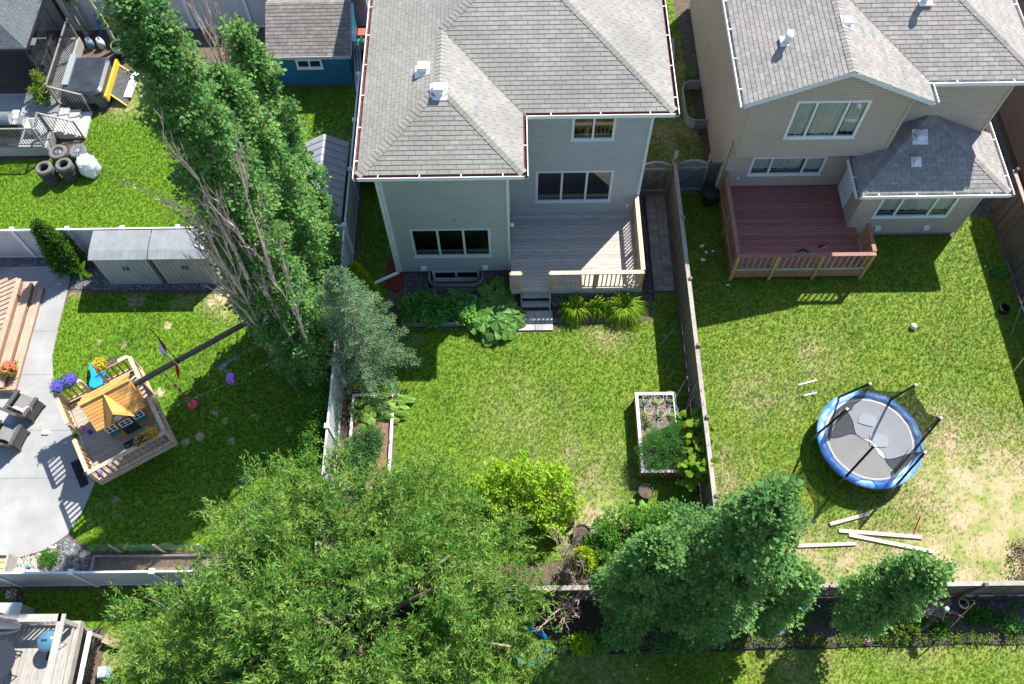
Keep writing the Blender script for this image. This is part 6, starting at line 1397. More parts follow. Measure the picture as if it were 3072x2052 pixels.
# ladders stacked by the blue shed, toys
lr=thing('ladder','grey aluminium ladder sections leaning on the blue shed','ladder',(-6.15,25.4,0))
for k in range(3): x=-6.28+.11*k; MB().bar((x,24.6,.05),(x,26.0,1.35),.075,.03).build('rail',mat('aluminium',(0.36,0.39,0.41),rough=.4,metal=.4),lr)
for k in range(6): f=k/6+.08; MB().bar((-6.3,24.6+1.4*f,.05+1.3*f-.03),(-6.04,24.6+1.4*f,.05+1.3*f-.03),.03,.03).build('rung',MATS['aluminium'],lr)
tb=thing('toy_slide','green and yellow plastic toy stored behind the ladders','toy',(-6.2,26.6,0)); MB().prism(rrect(-6.35,-5.98,26.3,27.0,.1),.02,.55).build('body',mat('toy_green',(0.02,0.16,0.09),rough=.5),tb); MB().tube([(-6.2,26.4,.6),(-6.1,26.5,.8),(-6.1,26.75,.85)],.06,8).build('handle',mat('toy_yellow',(0.7,0.55,0.2),rough=.5),tb)
bx_=thing('storage_tote','blue tote with red lid behind the blue shed','bin',(-6.2,27.5,0)); wbox(bx_,'body',bl_,-6.35,-5.95,27.3,27.65,.02,.4); wbox(bx_,'lid',MATS['red_paint'],-6.37,-5.93,27.28,27.67,.4,.45)
# ------------------------------------------------------------ small grey shed
GS=thing('shed','small grey gabled plastic shed in front of the white side fence','shed',(-6.75,18.9,0)); gp=mat('grey_plastic',(0.40,0.41,0.42),(0.46,0.47,0.48),scale=2,rough=.5); x0,x1,y0,y1=-7.45,-6.02,17.35,20.4
MB().box(x0,x1,y0,y1,.02,1.85).build('wall',gp,GS); rl=MB()
for (xa,za,xb,zb) in ((x0-.08,1.84,-6.74,2.3),(-6.74,2.3,x1+.08,1.84)): rl.add([(xa,y0-.1,za),(xb,y0-.1,zb),(xb,y1+.1,zb),(xa,y1+.1,za),(xa,y0-.1,za+.04),(xb,y0-.1,zb+.04),(xb,y1+.1,zb+.04),(xa,y1+.1,za+.04)],[(0,3,2,1),(4,5,6,7),(0,1,5,4),(2,3,7,6),(0,4,7,3),(1,2,6,5)])
ro=rl.build('roof',mat('grey_roof',(0.26,0.27,0.28),(0.32,0.33,0.34),scale=2,rough=.5),GS)
for k in range(10): MB().bar((x0-.08,y0+.1+k*.31,1.9),(-6.74,y0+.1+k*.31,2.355),.02,.012).build('rib',MATS['grey_roof'],ro); MB().bar((x1+.08,y0+.1+k*.31,1.9),(-6.74,y0+.1+k*.31,2.355),.02,.012).build('rib',MATS['grey_roof'],ro)
gab=MB(); 
for y in (y0,y1): gab.add([(x0,y,1.85),(x1,y,1.85),(-6.74,y,2.29)],[(0,1,2)])
gab.build('gable',gp,GS); dd_=MB().box(x1,x1+.02,18.0,19.3,.1,1.7).build('door',gp,GS)
for y in (18.58,18.72): MB().tube([(x1+.02,y,.9),(x1+.07,y,.95),(x1+.07,y,1.15),(x1+.02,y,1.2)],.015,6).build('handle',bk,dd_)
# ------------------------------------------------------------ storage sheds
shed_g=mat('shed_siding',(0.30,0.30,0.295),(0.36,0.36,0.35),scale=2,rough=.6); shed_r=mat('shed_roof',(0.20,0.215,0.225),(0.25,0.265,0.275),scale=3,rough=.38,spec=.5); groove=mat('groove_dark',(0.07,0.07,0.07),rough=.8)
for (x0,x1,lab) in ((-14.28,-12.4,'left grey plastic storage shed in front of the white fence'),(-12.28,-10.36,'right grey plastic storage shed, a brick lying on its roof')):
    t=thing('storage_shed',lab,'shed',((x0+x1)/2,16.3,0),group='grey storage sheds'); y0,y1=15.82,16.82; zf,zb=1.74,1.86
    n=12; s=(x1-x0-.06)/n
    MB().box(x0+.02,x1-.02,y0+.03,y1-.02,.03,zf-.02).build('core',groove,t)
    for i in range(n): MB().box(x0+.03+i*s+.005,x0+.03+(i+1)*s-.005,y0,y0+.03,.04,zf-.02).build('front_panel' if i not in (5,6) else 'door_panel',shed_g,t)
    m=6; s2=(y1-y0-.04)/m
    for i in range(m):
        for xx in (x0-.0,x1-.02): MB().box(xx,xx+.02,y0+.03+i*s2+.004,y0+.03+(i+1)*s2-.004,.04,zf-.02).build('side_panel',shed_g,t)
    r=MB(); r.add([(x0-.04,y0-.08,zf-.03),(x1+.04,y0-.08,zf-.03),(x1+.04,y1+.03,zb-.03),(x0-.04,y1+.03,zb-.03),(x0-.04,y0-.08,zf),(x1+.04,y0-.08,zf),(x1+.04,y0+.25,zf+.09),(x0-.04,y0+.25,zf+.09),(x1+.04,y1+.03,zb),(x0-.04,y1+.03,zb)],[(4,5,6,7),(7,6,8,9),(0,1,5,4),(1,2,8,6,5),(3,0,4,7,9),(2,3,9,8)]); ro=r.build('roof',shed_r,t)
    for i in range(8):
        xx=x0+(x1-x0)*i/7; MB().bar((xx,y0-.08,zf+.008),(xx,y0+.25,zf+.098),.022,.014).build('roof_rib',shed_r,ro); MB().bar((xx,y0+.25,zf+.098),(xx,y1+.03,zb+.008),.022,.014).build('roof_rib',shed_r,ro)
    xc=(x0+x1)/2
    for dx in (-.06,.07):
        MB().tube([(xc+dx-.02,y0-.003,1.0),(xc+dx+.02,y0-.04,1.03),(xc+dx+.03,y0-.04,1.15),(xc+dx,y0-.003,1.2)],.02,6).build('handle',blk,t)
    if x0>-13:
        single('brick',MB().box(-10.62,-10.46,16.62,16.7,1.88,1.94),mat('brick_red',(0.5,0.27,0.19),rough=.9),'brick lying on the right storage shed roof','brick',(-10.54,16.66,1.88)); single('antenna_stick',MB().bar((-10.75,16.18,1.9),(-10.3,15.98,1.84),.03,.03),white_trim,'white stick lying across the corner of the right shed roof','stick',(-10.5,16.1,1.86))
# lime caution figure
fg=thing('yard_figure','lime-green plastic figure standing by the cedar and shed','figure',(-15.3,16.05,0),.15); lim=mat('lime_plastic',(0.36,0.62,0.01),(0.42,0.68,0.02),scale=3,rough=.4)
body=MB()
out=[(-.10,0),(-.06,.28),(-.14,.36),(-.28,.32),(-.30,.40),(-.17,.50),(-.10,.62),(-.08,.68),(.08,.68),(.12,.60),(.24,.72),(.30,.67),(.20,.50),(.15,.36),(.24,.22),(.34,.20),(.36,.10),(.18,.08),(.06,.22),(.02,.24),(-.02,0)]
V=[]
for yy in (-.05,.05): V+=[(x,yy,z) for x,z in out]
k=len(out); tri=tessellate_polygon([[Vector((x,z,0)) for x,z in out]]); body.v=V; body.f=[tuple(q) for q in tri]+[tuple(i+k for i in reversed(q)) for q in tri]+[(i,(i+1)%k,(i+1)%k+k,i+k) for i in range(k)]
body.build('body',lim,fg,local=True); MB().lathe((0,0,.66),[(.03,0),(.11,.05),(.13,.13),(.10,.22),(.03,.26)],n=14).build('head',lim,fg,smooth=True,local=True); MB().box(-.06,.06,-.06,-.05,.42,.48).build('red_band',MATS['red_paint'],fg,local=True); MB().box(-.05,.05,-.06,-.051,.32,.40).build('printed_sign',bk,fg,local=True)
fg.rotation_euler=(-.55,0,.15)
# ------------------------------------------------------------ cedar deck with wide steps (left edge)
ced=mat('cedar',(0.36,0.235,0.165),(0.47,0.33,0.245),scale=2.5,rough=.7,rnd=.13,stretch=(8,1,4)); ced_d=mat('cedar_riser',(0.25,0.15,0.10),(0.33,0.21,0.15),scale=3,rough=.75)
CD=thing('deck','low cedar deck with wide steps at the left edge of the patio','deck',(-18,13.5,0)); c45=math.cos(PI/4)
for i in range(18):
    a=Vector((-21.0,11.2+i*.205,.53)); b=Vector((-17.2,11.2+i*.205+2.2,.53))
    if b.y>15.8: f=(15.8-a.y)/(b.y-a.y); b=a.lerp(b,max(f,.02))
    MB().bar(a,b,.135,.035).build('board',ced,CD)
wbox(CD,'border_board',ced,-17.34,-17.18,11.9,15.8,.512,.55); wbox(CD,'riser',ced_d,-17.2,-17.18,11.85,15.76,.37,.512)
for k,(x0,x1,z,yy) in enumerate(((-17.17,-16.87,.36,15.74),(-16.86,-16.56,.18,15.68))):
    wbox(CD,'tread',ced,x0,x0+.145,11.75-.0*k,yy,z-.035,z); wbox(CD,'tread',ced,x0+.152,x1,11.75,yy,z-.035,z); wbox(CD,'riser',ced_d,x1-.03,x1-.01,11.75,yy-.02,z-.17,z-.036)
wbox(CD,'frame',ced_d,-21,-17.2,11.8,15.7,.03,.49)
wbox(CD,'end_panel',ced_d,-18.4,-16.56,11.66,11.7,.02,.34)
# flower pots
def flowers(label,x,y,z,r,cols,n=160,leafm=green_l,group=None,size=.045):
    t=bush('flower_plant',label,[(x,y,z+r*.5,r,r,r*.6)],leafm,int(n*.6),per=8,leaf=(.05,.03),spread=.07,cat='flowers',z0=z,stem=False,group=group)
    for ci,cm in enumerate(cols):
        p,o=shell_points(n,(x,y,z+r*.5),(r*1.03,r*1.03,r*.75),.85); p=p[p[:,2]>z+.03]; q=len(p); pp_=np.repeat(p,5,axis=0); a=np.tile(np.arange(5)*2*PI/5,q); d=np.stack([np.cos(a),np.sin(a),np.full(q*5,.25)],1); leaf_mesh('blossoms',pp_,d,np.tile([0,0,1.0],(q*5,1)),size*.75,size*.6,cm,t,off=(x,y,z))
    return t
red_f=mat('red_petal',(0.62,0.06,0.03),(0.75,0.25,0.12),scale=9,rough=.6,rnd=.2); pink_f=mat('pink_petal',(0.7,0.09,0.3),(0.8,0.3,0.5),scale=9,rough=.6,rnd=.2); or_f=mat('orange_petal',(0.75,0.30,0.01),(0.8,0.45,0.02),scale=9,rough=.6,rnd=.15); vi_f=mat('violet_petal',(0.09,0.05,0.55),(0.16,0.10,0.72),scale=9,rough=.6,rnd=.25); pur_f=mat('purple_petal',(0.35,0.03,0.5),rough=.6); wh_f=mat('white_petal',(0.75,0.75,0.7),rough=.6)
terra=mat('terracotta',(0.42,0.16,0.09),(0.5,0.21,0.13),scale=5,rough=.8)
pot('terracotta pot with red flowers on the cedar deck corner',-16.72,12.35,.16,.26,terra,dark_soil,z=.19); flowers('red and coral flowers in the pot on the cedar deck corner',-16.72,12.35,.42,.24,(red_f,red_f),150)
# ------------------------------------------------------------ two dark patio chairs
wick=mat('wicker',(0.055,0.055,0.055),(0.10,0.10,0.098),scale=30,rough=.7,bump=.5,bscale=60); cush=mat('chair_cushion',(0.17,0.17,0.165),(0.22,0.22,0.215),scale=4,rough=.9)
def pchair(label,x,y,rz,extra=None):
    t=thing('patio_chair',label,'chair',(x,y,.036),rz,'dark patio chairs'); 
    L=lambda n,m,*a: MB().box(*a).build(n,m,t,local=True)
    L('seat_base',wick,-.36,.36,-.34,.34,.12,.34); L('seat_cushion',cush,-.28,.28,-.33,.27,.345,.46)
    q=MB().add([(-.36,.26,.34),(.36,.26,.34),(.36,.36,.34),(-.36,.36,.34),(-.34,.40,.92),(.34,.40,.92),(.34,.48,.92),(-.34,.48,.92)],[(0,3,2,1),(4,5,6,7),(0,1,5,4),(1,2,6,5),(2,3,7,6),(3,0,4,7)]); q.build('backrest',wick,t,local=True)
    for s in (-1,1):
        L('armrest',wick,*sorted((.30*s,.42*s)),-.36,.34,.56,.63); L('arm_panel',wick,*sorted((.36*s,.40*s)),-.32,.30,.12,.559)
        for yy in (-.30,.30): L('leg',wick,*sorted((.33*s,.40*s)),yy-.035,yy+.035,0,.119)
    MB().box(-.25,.25,.24,.259,.47,.8).build('back_cushion',cush,t,local=True)
    return t
pchair('dark patio chair with a pink cloth, farther from the camera',-15.95,11.05,2.75); pchair('dark patio chair at the left edge of the patio',-16.2,10.05,2.9)
cl=MB(); 
for i in range(9):
    for j in range(5): u=i/8; v=j/4; cl.v.append((-16.3+.75*u,10.72+.22*v+.05*math.sin(u*9)+.05*u,.66-.25*abs(v-.5)+.03*math.sin(u*14+v*5)))
for i in range(8):
    for j in range(4): k=i*5+j; cl.f.append((k,k+5,k+6,k+1))
single('pink_towel',cl,mat('pink_cloth',(0.72,0.30,0.42),(0.8,0.62,0.66),scale=7,rough=.9),'pink patterned towel draped over the farther patio chair','towel',(-15.9,10.8,.5),smooth=True)
single('shoe_pair',MB().prism(rrect(-15.36,-15.12,10.2,10.35,.06),.036,.1),wh_f,'small white cloth lying on the bare concrete patio','cloth',(-15.24,10.28,.036))
# ------------------------------------------------------------ raised playhouse
PB=thing('play_platform','raised timber play platform with railings and legs','play platform',(-12.48,8.17,0),math.radians(31.5)); PW,PL,PZ=2.36,2.98,1.35
pd_g=mat('play_deck_wood',(0.28,0.245,0.21),(0.38,0.34,0.295),scale=3,rough=.85,rnd=.12,stretch=(1,8,3)); pd_o=mat('play_rail_wood',(0.50,0.35,0.24),(0.60,0.45,0.33),scale=3,rough=.75,rnd=.1); pd_s=mat('play_slat_wood',(0.36,0.19,0.09),(0.45,0.26,0.14),scale=3,rough=.75,rnd=.12)
lb=lambda t,n,m,*a: MB().box(*a).build(n,m,t,local=True)
n=int(PL/.142)
for i in range(n): lb(PB,'board',pd_g,.02,PW-.02,i*.142+.02,i*.142+.155,PZ-.035,PZ)
for q in ((0,PW,-.04,0),(0,PW,PL,PL+.04),(-.04,0,-.04,PL+.04),(PW,PW+.04,-.04,PL+.04)): lb(PB,'rim_joist',pd_o,*q,PZ-.17,PZ-.0)
for x in (.1,PW-.75):
    for y in (.75,PL-.1): lb(PB,'post',pd_s,x-.045,x+.045,y-.045,y+.045,.0,PZ-.17)
def prail(a,b,slats):
    a=Vector((*a,0)); b=Vector((*b,0)); d=b-a; L=d.length; d.normalize(); rz=math.atan2(d.y,d.x); zt_=PZ+.82
    MB().bar(a+Vector((0,0,zt_)),b+Vector((0,0,zt_)),.12,.04).build('top_rail',pd_o,PB,local=True); MB().bar(a+Vector((0,0,PZ+.12)),b+Vector((0,0,PZ+.12)),.04,.08).build('bottom_rail',pd_o,PB,local=True)
    me=MB().box(-.03,.03,-.012,.012,0,.66).mesh('slat',pd_s); n=max(2,int(L/.16))
    for i in range(1,n): piece('slat',me,PB,a+d*(L*i/n)+Vector((0,0,PZ+.14)),(0,0,rz))
    pm_=MB().box(-.04,.04,-.04,.04,0,.8).mesh('rail_post',pd_o)
    for f in (.0,1.0): piece('rail_post',pm_,PB,a+d*(L*f)+Vector((0,0,PZ)),(0,0,rz))
prail((0,0),(PW,0),1); prail((0,1.2),(0,.06),1); prail((0,PL),(0,1.8),1); prail((.06,PL),(.78,PL),1); prail((1.34,PL),(PW-.06,PL),1); prail((PW,.08),(PW,1.3),1); prail((PW,1.9),(PW,PL-.06),1)
for k in range(4): lb(PB,'stair_tread',pd_g,-.2-.13*k,-.05-.13*k,1.22,1.78,PZ-.3-.27*k,PZ-.26-.27*k)
for y in (1.2,1.8): MB().bar((-.04,y,PZ-.15),(-.62,y,.05),.04,.14).build('stair_stringer',pd_s,PB,local=True)
# playhouse on the platform
PH=thing('playhouse','orange timber playhouse with white windows and a small dormer','playhouse',(-12.48,8.17,PZ),math.radians(31.5)); phw=mat('play_orange',(0.42,0.185,0.045),(0.50,0.24,0.07),scale=3,rough=.7); phr=mat('play_roof',(0.50,0.255,0.065),(0.60,0.33,0.10),scale=3,rough=.65,rnd=.08)
x0,x1,y0,y1,ez=.85,2.1,1.0,2.2,1.1; xr=(y0+y1)/2; rz_=1.75
w_=MB(); w_.box(x0,x1,y0,y1,.005,ez); w_.add([(x0,y0,ez),(x0,y1,ez),(x0,xr,rz_-.06),(x1,y0,ez),(x1,y1,ez),(x1,xr,rz_-.06)],[(0,2,1),(3,4,5)]); w_.build('wall',phw,PH,local=True)
def slope(ya,za,yb,zb,nm):
    n=9
    for i in range(n):
        f0,f1=i/n,(i+1)/n; p0=(ya+(yb-ya)*f0,za+(zb-za)*f0); p1=(ya+(yb-ya)*f1,za+(zb-za)*f1); q=MB(); q.add([(x0-.13,p0[0],p0[1]+.022),(x1+.13,p0[0],p0[1]+.022),(x1+.13,p1[0],p1[1]+.008),(x0-.13,p1[0],p1[1]+.008),(x0-.13,p0[0],p0[1]-.015),(x1+.13,p0[0],p0[1]-.015)],[(0,1,2,3) if yb>ya else (3,2,1,0),(0,4,5,1)]); q.build(nm,phr,PH,local=True)
slope(y0-.06,ez-.05,xr,rz_,'roof_plank'); slope(y1+.06,ez-.05,xr,rz_,'roof_plank')
MB().bar((x0-.14,xr,rz_+.02),(x1+.14,xr,rz_+.02),.14,.03).build('ridge_board',phr,PH,local=True)
dm=MB(); cx=1.44; py=y0-.10; dm.add([(cx-.33,py,ez-.02),(cx+.33,py,ez-.02),(cx,py,ez+.52)],[(0,1,2)]); dmo=dm.build('dormer_front',phw,PH,local=True)
dr_=MB(); dr_.add([(cx-.40,py-.06,ez-.10),(cx,py-.06,ez+.56),(cx,xr-.0,rz_+.03),(cx-.40,y0-.05,ez+.02)],[(3,2,1,0)]); dr_.add([(cx+.40,py-.06,ez-.10),(cx,py-.06,ez+.56),(cx,xr-.0,rz_+.03),(cx+.40,y0-.05,ez+.02)],[(0,1,2,3)]); dr_.build('dormer_roof',phr,PH,local=True)
rw=MB().tube([(cx+.09*math.cos(a),py-.012,ez+.2+.09*math.sin(a)) for a in [2*PI*k/16 for k in range(17)]],.018,6,cap=False); rwo=rw.build('round_window',white_trim,PH,local=True); MB().bar((cx-.09,py-.014,ez+.2),(cx+.09,py-.014,ez+.2),.012,.014).build('muntin',white_trim,rwo,local=True); MB().bar((cx,py-.016,ez+.11),(cx,py-.016,ez+.29),.012,.014,up=(0,1,0)).build('muntin',white_trim,rwo,local=True)
drk=mat('play_glass',(0.02,0.022,0.025),rough=.2)
def pwin(xa,xb,za,zb,nm):
    g=MB().box(xa,xb,y0-.014,y0-.004,za,zb).build(nm,drk,PH,local=True); f=MB(); t_=.035
    f.box(xa-t_,xb+t_,y0-.03,y0-.0,za-t_,za); f.box(xa-t_,xb+t_,y0-.03,y0,zb,zb+t_); f.box(xa-t_,xa,y0-.03,y0,za,zb); f.box(xb,xb+t_,y0-.03,y0,za,zb); f.box((xa+xb)/2-.012,(xa+xb)/2+.012,y0-.028,y0-.014,za,zb); f.box(xa,xb,y0-.026,y0-.015,(za+zb)/2-.012,(za+zb)/2+.012); f.build('frame',white_trim,g,local=True); return g
pwin(.92,1.16,.62,.92,'window'); pwin(1.76,2.0,.62,.92,'window')
dg=lb(PH,'door',mat('play_door',(0.02,0.03,0.025),(0.035,0.045,0.04),scale=8,rough=.6),1.24,1.68,y0-.02,y0-.002,.01,.95)
pw_=pwin(1.32,1.60,.60,.86,'door_window'); 
for v in pw_.data.vertices: v.co.y-=.022
for ch in pw_.children:
    for v in ch.data.vertices: v.co.y-=.022
teal=mat('teal_box',(0.03,0.16,0.18),rough=.6)
for xa in (.9,1.74): lb(PH,'window_box',teal,xa,xa+.28,y0-.12,y0-.032,.42,.56)
single('door_mat',MB().obox((-11.74+.02,9.42,PZ+.002),.58,.22,.015,math.radians(31.5)),mat('black_mat',(0.015,0.016,0.02),(0.03,0.03,0.035),scale=30,rough=.95),'black mat on the play platform outside the playhouse door','mat',(-11.74,9.42,PZ))
single('door_mat',MB().obox((-13.85,8.89,.037),.26,.98,.015,math.radians(31.5)),MATS['black_mat'],'long black mat on the patio below the play platform','mat',(-13.85,8.89,.036))
u_=Vector((math.cos(math.radians(31.5)),math.sin(math.radians(31.5)))); v_=Vector((-u_.y,u_.x)); PP=lambda a,b: Vector((-12.48,8.17))+u_*a+v_*b
# planters hooked over the platform rails
def trough(label,a,b,z,L,m,ang):
    c=PP(a,b); t=thing('planter_box',label,'planter',(c.x,c.y,z),ang); q=MB(); q.add([(-L/2+.03,-.07,0),(L/2-.03,-.07,0),(L/2-.03,.07,0),(-L/2+.03,.07,0),(-L/2,-.1,.16),(L/2,-.1,.16),(L/2,.1,.16),(-L/2,.1,.16)],[(0,3,2,1),(0,1,5,4),(1,2,6,5),(2,3,7,6),(3,0,4,7)]); q.build('trough',m,t,local=True); MB().box(-L/2+.02,L/2-.02,-.085,.085,.12,.14).build('soil',dark_soil,t,local=True); return c
an=math.radians(31.5)
c=trough('terracotta trough with orange flowers on the platform back rail',1.7,3.05,PZ+.72,.62,terra,an); cc_=PP(1.52,3.08); flowers('orange marigolds in the trough on the platform back rail',cc_.x,cc_.y,PZ+.88,.19,(or_f,or_f),120,leafm=lime_l)
c=trough('trough with violet flowers at the platform corner',.36,3.04,PZ+.72,.62,terra,an)
for a,b,l in ((.2,3.04,'violet flowers at the outer corner of the play platform'),(.55,3.05,'deeper violet flowers beside the platform corner trough end')): q=PP(a,b); flowers(l,q.x,q.y,PZ+.86,.2,(vi_f,vi_f,vi_f),190,group='violet flowers on the play platform')
c=trough('round-ended terracotta planter on the front platform rail',1.85,.1,PZ+.72,.6,terra,an); q=PP(1.7,.1); flowers('small red and green flowers in the front rail planter',q.x,q.y,PZ+.86,.18,(red_f,),70); q=PP(2.05,.12); flowers('yellow and red flowers at the right end of the front rail planter',q.x,q.y,PZ+.86,.16,(or_f,red_f),60,leafm=lime_l)
for a,b,m1,l in ((.17,1.85,pink_f,'pink toy resting on the platform rail by the stair gap'),(.28,1.66,vi_f,'blue toy resting on the platform deck by the stair gap'),(.1,.22,vi_f,'violet toy in the front left platform corner'),(2.2,.3,vi_f,'blue toy in the front right platform corner')):
    q=PP(a,b); single('toy',MB().lathe((q.x,q.y,PZ+.01 if 'rail' not in l else PZ+.1),[(.05,0),(.08,.05),(.06,.12),(.03,.16)],n=12),m1,l,'toy',(q.x,q.y,PZ),smooth=True)
# blue slide
q0=PP(1.06,2.95); SL=thing('slide','blue plastic slide running down from the play platform','slide',(q0.x,q0.y,0),an); sl_m=mat('slide_blue',(0.01,0.28,0.62),(0.02,0.34,0.70),scale=2,rough=.3,spec=.5)
s_=MB(); n=12
for i in range(n+1):
    f=i/n; y=.05+1.75*f; z=PZ*(1-f)**1.15*.95+.12+.05*math.sin(f*9)
    for (x,dz) in ((-.25,.13),(-.22,.13),(-.19,0),(.19,0),(.22,.13),(.25,.13)): s_.v.append((x,y,z+dz))
for i in range(n):
    for k in range(5): b=i*6+k; s_.f.append((b,b+1,b+7,b+6))
s_.build('chute',sl_m,SL,smooth=False,local=True); MB().bar((0,.9,0),(0,.9,.75),.3,.04).build('support',sl_m,SL,local=True)
# swing beam with A-frame
SB=thing('swing_frame','brown timber swing beam running from the playhouse to an A-frame','swing frame',(-8.15,12.75,0)); bm=mat('beam_wood',(0.11,0.075,0.055),(0.17,0.125,0.095),scale=4,rough=.85,stretch=(2,6,6)); leg_m=mat('leg_wood',(0.24,0.19,0.15),(0.33,0.27,0.215),scale=4,rough=.85)
e0=Vector((-11.31,10.62,2.9)); e1=Vector((-8.08,12.78,2.9)); MB().bar(e0,e1,.10,.17).build('beam',bm,SB); MB().bar((-8.2,12.62,2.85),(-7.25,11.65,.0),.1,.1).build('leg',leg_m,SB); MB().bar((-8.2,12.75,2.85),(-9.2,14.0,.0),.1,.1).build('leg',leg_m,SB); MB().bar((-7.7,12.1,1.2),(-8.75,13.4,1.2),.08,.08).build('cross_brace',leg_m,SB)
rope=mat('rope_dark',(0.06,0.06,0.06),rough=.8); blu=mat('swing_blue',(0.05,0.28,0.6),rough=.4); pk=mat('swing_purple',(0.42,0.12,0.62),(0.6,0.25,0.7),scale=4,rough=.5); dk=mat('disc_pink',(0.68,0.07,0.12),rough=.45)
at=lambda f,z=2.82: e0.lerp(e1,f)-Vector((0,0,2.9-z))
TZ=thing('trapeze_bar','blue trapeze bar hanging from the swing beam','swing',at(.78)); a,b=at(.66),at(.86); p,q=Vector((-9.46,12.0,1.25)),Vector((-9.0,12.3,1.25)); MB().tube([a,p],.008,5).build('rope',rope,TZ); MB().tube([b,q],.008,5).build('rope',rope,TZ); MB().tube([p,q],.022,8).build('bar',blu,TZ)
for c in (p,q): MB().tube([c+Vector((.07*math.cos(k*.5),.07*math.sin(k*.5),-.06)) for k in range(13)],.012,5).build('ring',blu,TZ)
PS=thing('toddler_swing','purple toddler swing seat hanging below the trapeze','swing',(-9.3,11.85,.5)); MB().tube([p,(-9.33,11.9,.72)],.01,5).build('rope',white_trim,PS); MB().prism(rrect(-9.44,-9.2,11.7,12.0,.07),.45,.72).build('seat',pk,PS)
DS=thing('disc_swing','rope swing with pink discs and a round pink seat','swing',(-10.45,11.0,.4)); top=at(.22); btm=Vector((-10.48,11.02,.45)); MB().tube([top,btm],.012,6).build('rope',rope,DS)
for f in (.42,.54,.66,.8): c=top.lerp(btm,f); MB().lathe(tuple(c),[(.02,-.02),(.05,-.015),(.05,.015),(.02,.02)],n=14).build('disc',dk,DS)
MB().lathe(tuple(btm),[(.05,-.03),(.15,-.02),(.16,.0),(.15,.02),(.03,.05)],n=24).build('seat',dk,DS)
# flag
FL=thing('flag','drooping red and white flag on a pole fixed to the swing beam','flag',(-10.35,11.35,2.9)); f0=Vector((-10.1,11.32,2.95)); f1=Vector((-10.62,11.85,4.1)); MB().tube([f0,f1],.014,6).build('pole',blk,FL)
fm=bpy.data.materials.new('flag_cloth'); fm.use_nodes=True; t_=fm.node_tree; bs_=t_.nodes['Principled BSDF']; uv=N(t_,'ShaderNodeUVMap'); sp=N(t_,'ShaderNodeSeparateXYZ'); t_.links.new(uv.outputs[0],sp.inputs[0]); ss=N(t_,'ShaderNodeMath',operation='SUBTRACT'); ss.inputs[1].default_value=.5; t_.links.new(sp.outputs['X'],ss.inputs[0]); ab=N(t_,'ShaderNodeMath',operation='ABSOLUTE'); t_.links.new(ss.outputs[0],ab.inputs[0]); gt=N(t_,'ShaderNodeMath',operation='GREATER_THAN'); gt.inputs[1].default_value=.25; t_.links.new(ab.outputs[0],gt.inputs[0])
mxx=N(t_,'ShaderNodeMix',data_type='RGBA'); mxx.inputs['A'].default_value=(.72,.72,.72,1); mxx.inputs['B'].default_value=(.55,.01,.015,1); t_.links.new(gt.outputs[0],mxx.inputs['Factor']); t_.links.new(mxx.outputs['Result'],bs_.inputs['Base Color']); bs_.inputs['Roughness'].default_value=.8
nu,nv=24,10; me=bpy.data.meshes.new('flag_cloth'); vv=[]; ff=[]; uvs=[]
def fpt(u,v):   # u along the fly (hanging down from the pole), v along the hoist
    base=f1.lerp(f0,.06+v*.46); fold=.07*math.sin(u*8+v*3)*(.3+u); return base+Vector((.30*u,-.62*u,-.95*u))+Vector((fold,fold*.6,.03*math.sin(v*6+u*5)))
for i in range(nu+1):
    for j in range(nv+1): vv.append(tuple(fpt(i/nu,j/nv)-Vector(FL.location)))
for i in range(nu):
    for j in range(nv): k=i*(nv+1)+j; ff.append((k,k+nv+1,k+nv+2,k+1)); uvs+=[(i/nu,j/nv),((i+1)/nu,j/nv),((i+1)/nu,(j+1)/nv),(i/nu,(j+1)/nv)]
me.from_pydata(vv,[],ff); ul=me.uv_layers.new(name='UVMap'); ul.data.foreach_set('uv',[c for q in uvs for c in q]); me.materials.append(fm); me.polygons.foreach_set('use_smooth',[True]*len(ff)); link(bpy.data.objects.new('cloth',me),FL)
lf=MB(); shp=[(0,.16),(.035,.09),(.09,.11),(.075,.03),(.14,.04),(.12,-.02),(.07,-.05),(.08,-.09),(.015,-.075),(.01,-.16),(-.01,-.16),(-.015,-.075),(-.08,-.09),(-.07,-.05),(-.12,-.02),(-.14,.04),(-.075,.03),(-.09,.11),(-.035,.09)]
for sgn in (.012,-.012):
    P3=[]
    for (a,b) in shp: p3=fpt(.5+b*.62,.5+a*1.6)-Vector(FL.location); P3.append(p3)
    nrm_=(P3[5]-P3[0]).cross(P3[12]-P3[0]).normalized(); k=len(lf.v); lf.v+=[tuple(p+nrm_*sgn) for p in P3]; lf.f+=[tuple(k+i for i in tt) for tt in tessellate_polygon([[Vector((a,b,0)) for a,b in shp]])]
lf.build('leaf_emblem',mat('flag_red',(0.55,0.01,0.015),rough=.8),FL,local=True)
# string of garden lights
sg=MB(); p,q=Vector((-11.0,9.9,2.3)),Vector((-6.0,12.6,2.4)); pts=[p.lerp(q,k/20)-Vector((0,0,.35*4*(k/20)*(1-k/20))) for k in range(21)]; SG=thing('light_string','thin green light string hung across the play lawn','light string',p); sg.tube(pts,.007,4,cap=False); sg.build('cord',mat('cord_green',(0.12,0.3,0.14),rough=.6),SG)
for k in range(1,20,2): MB().lathe(tuple(pts[k]-Vector((0,0,.07))),[(.01,0),(.022,.02),(.012,.06)],n=8).build('bulb',white_trim,SG)
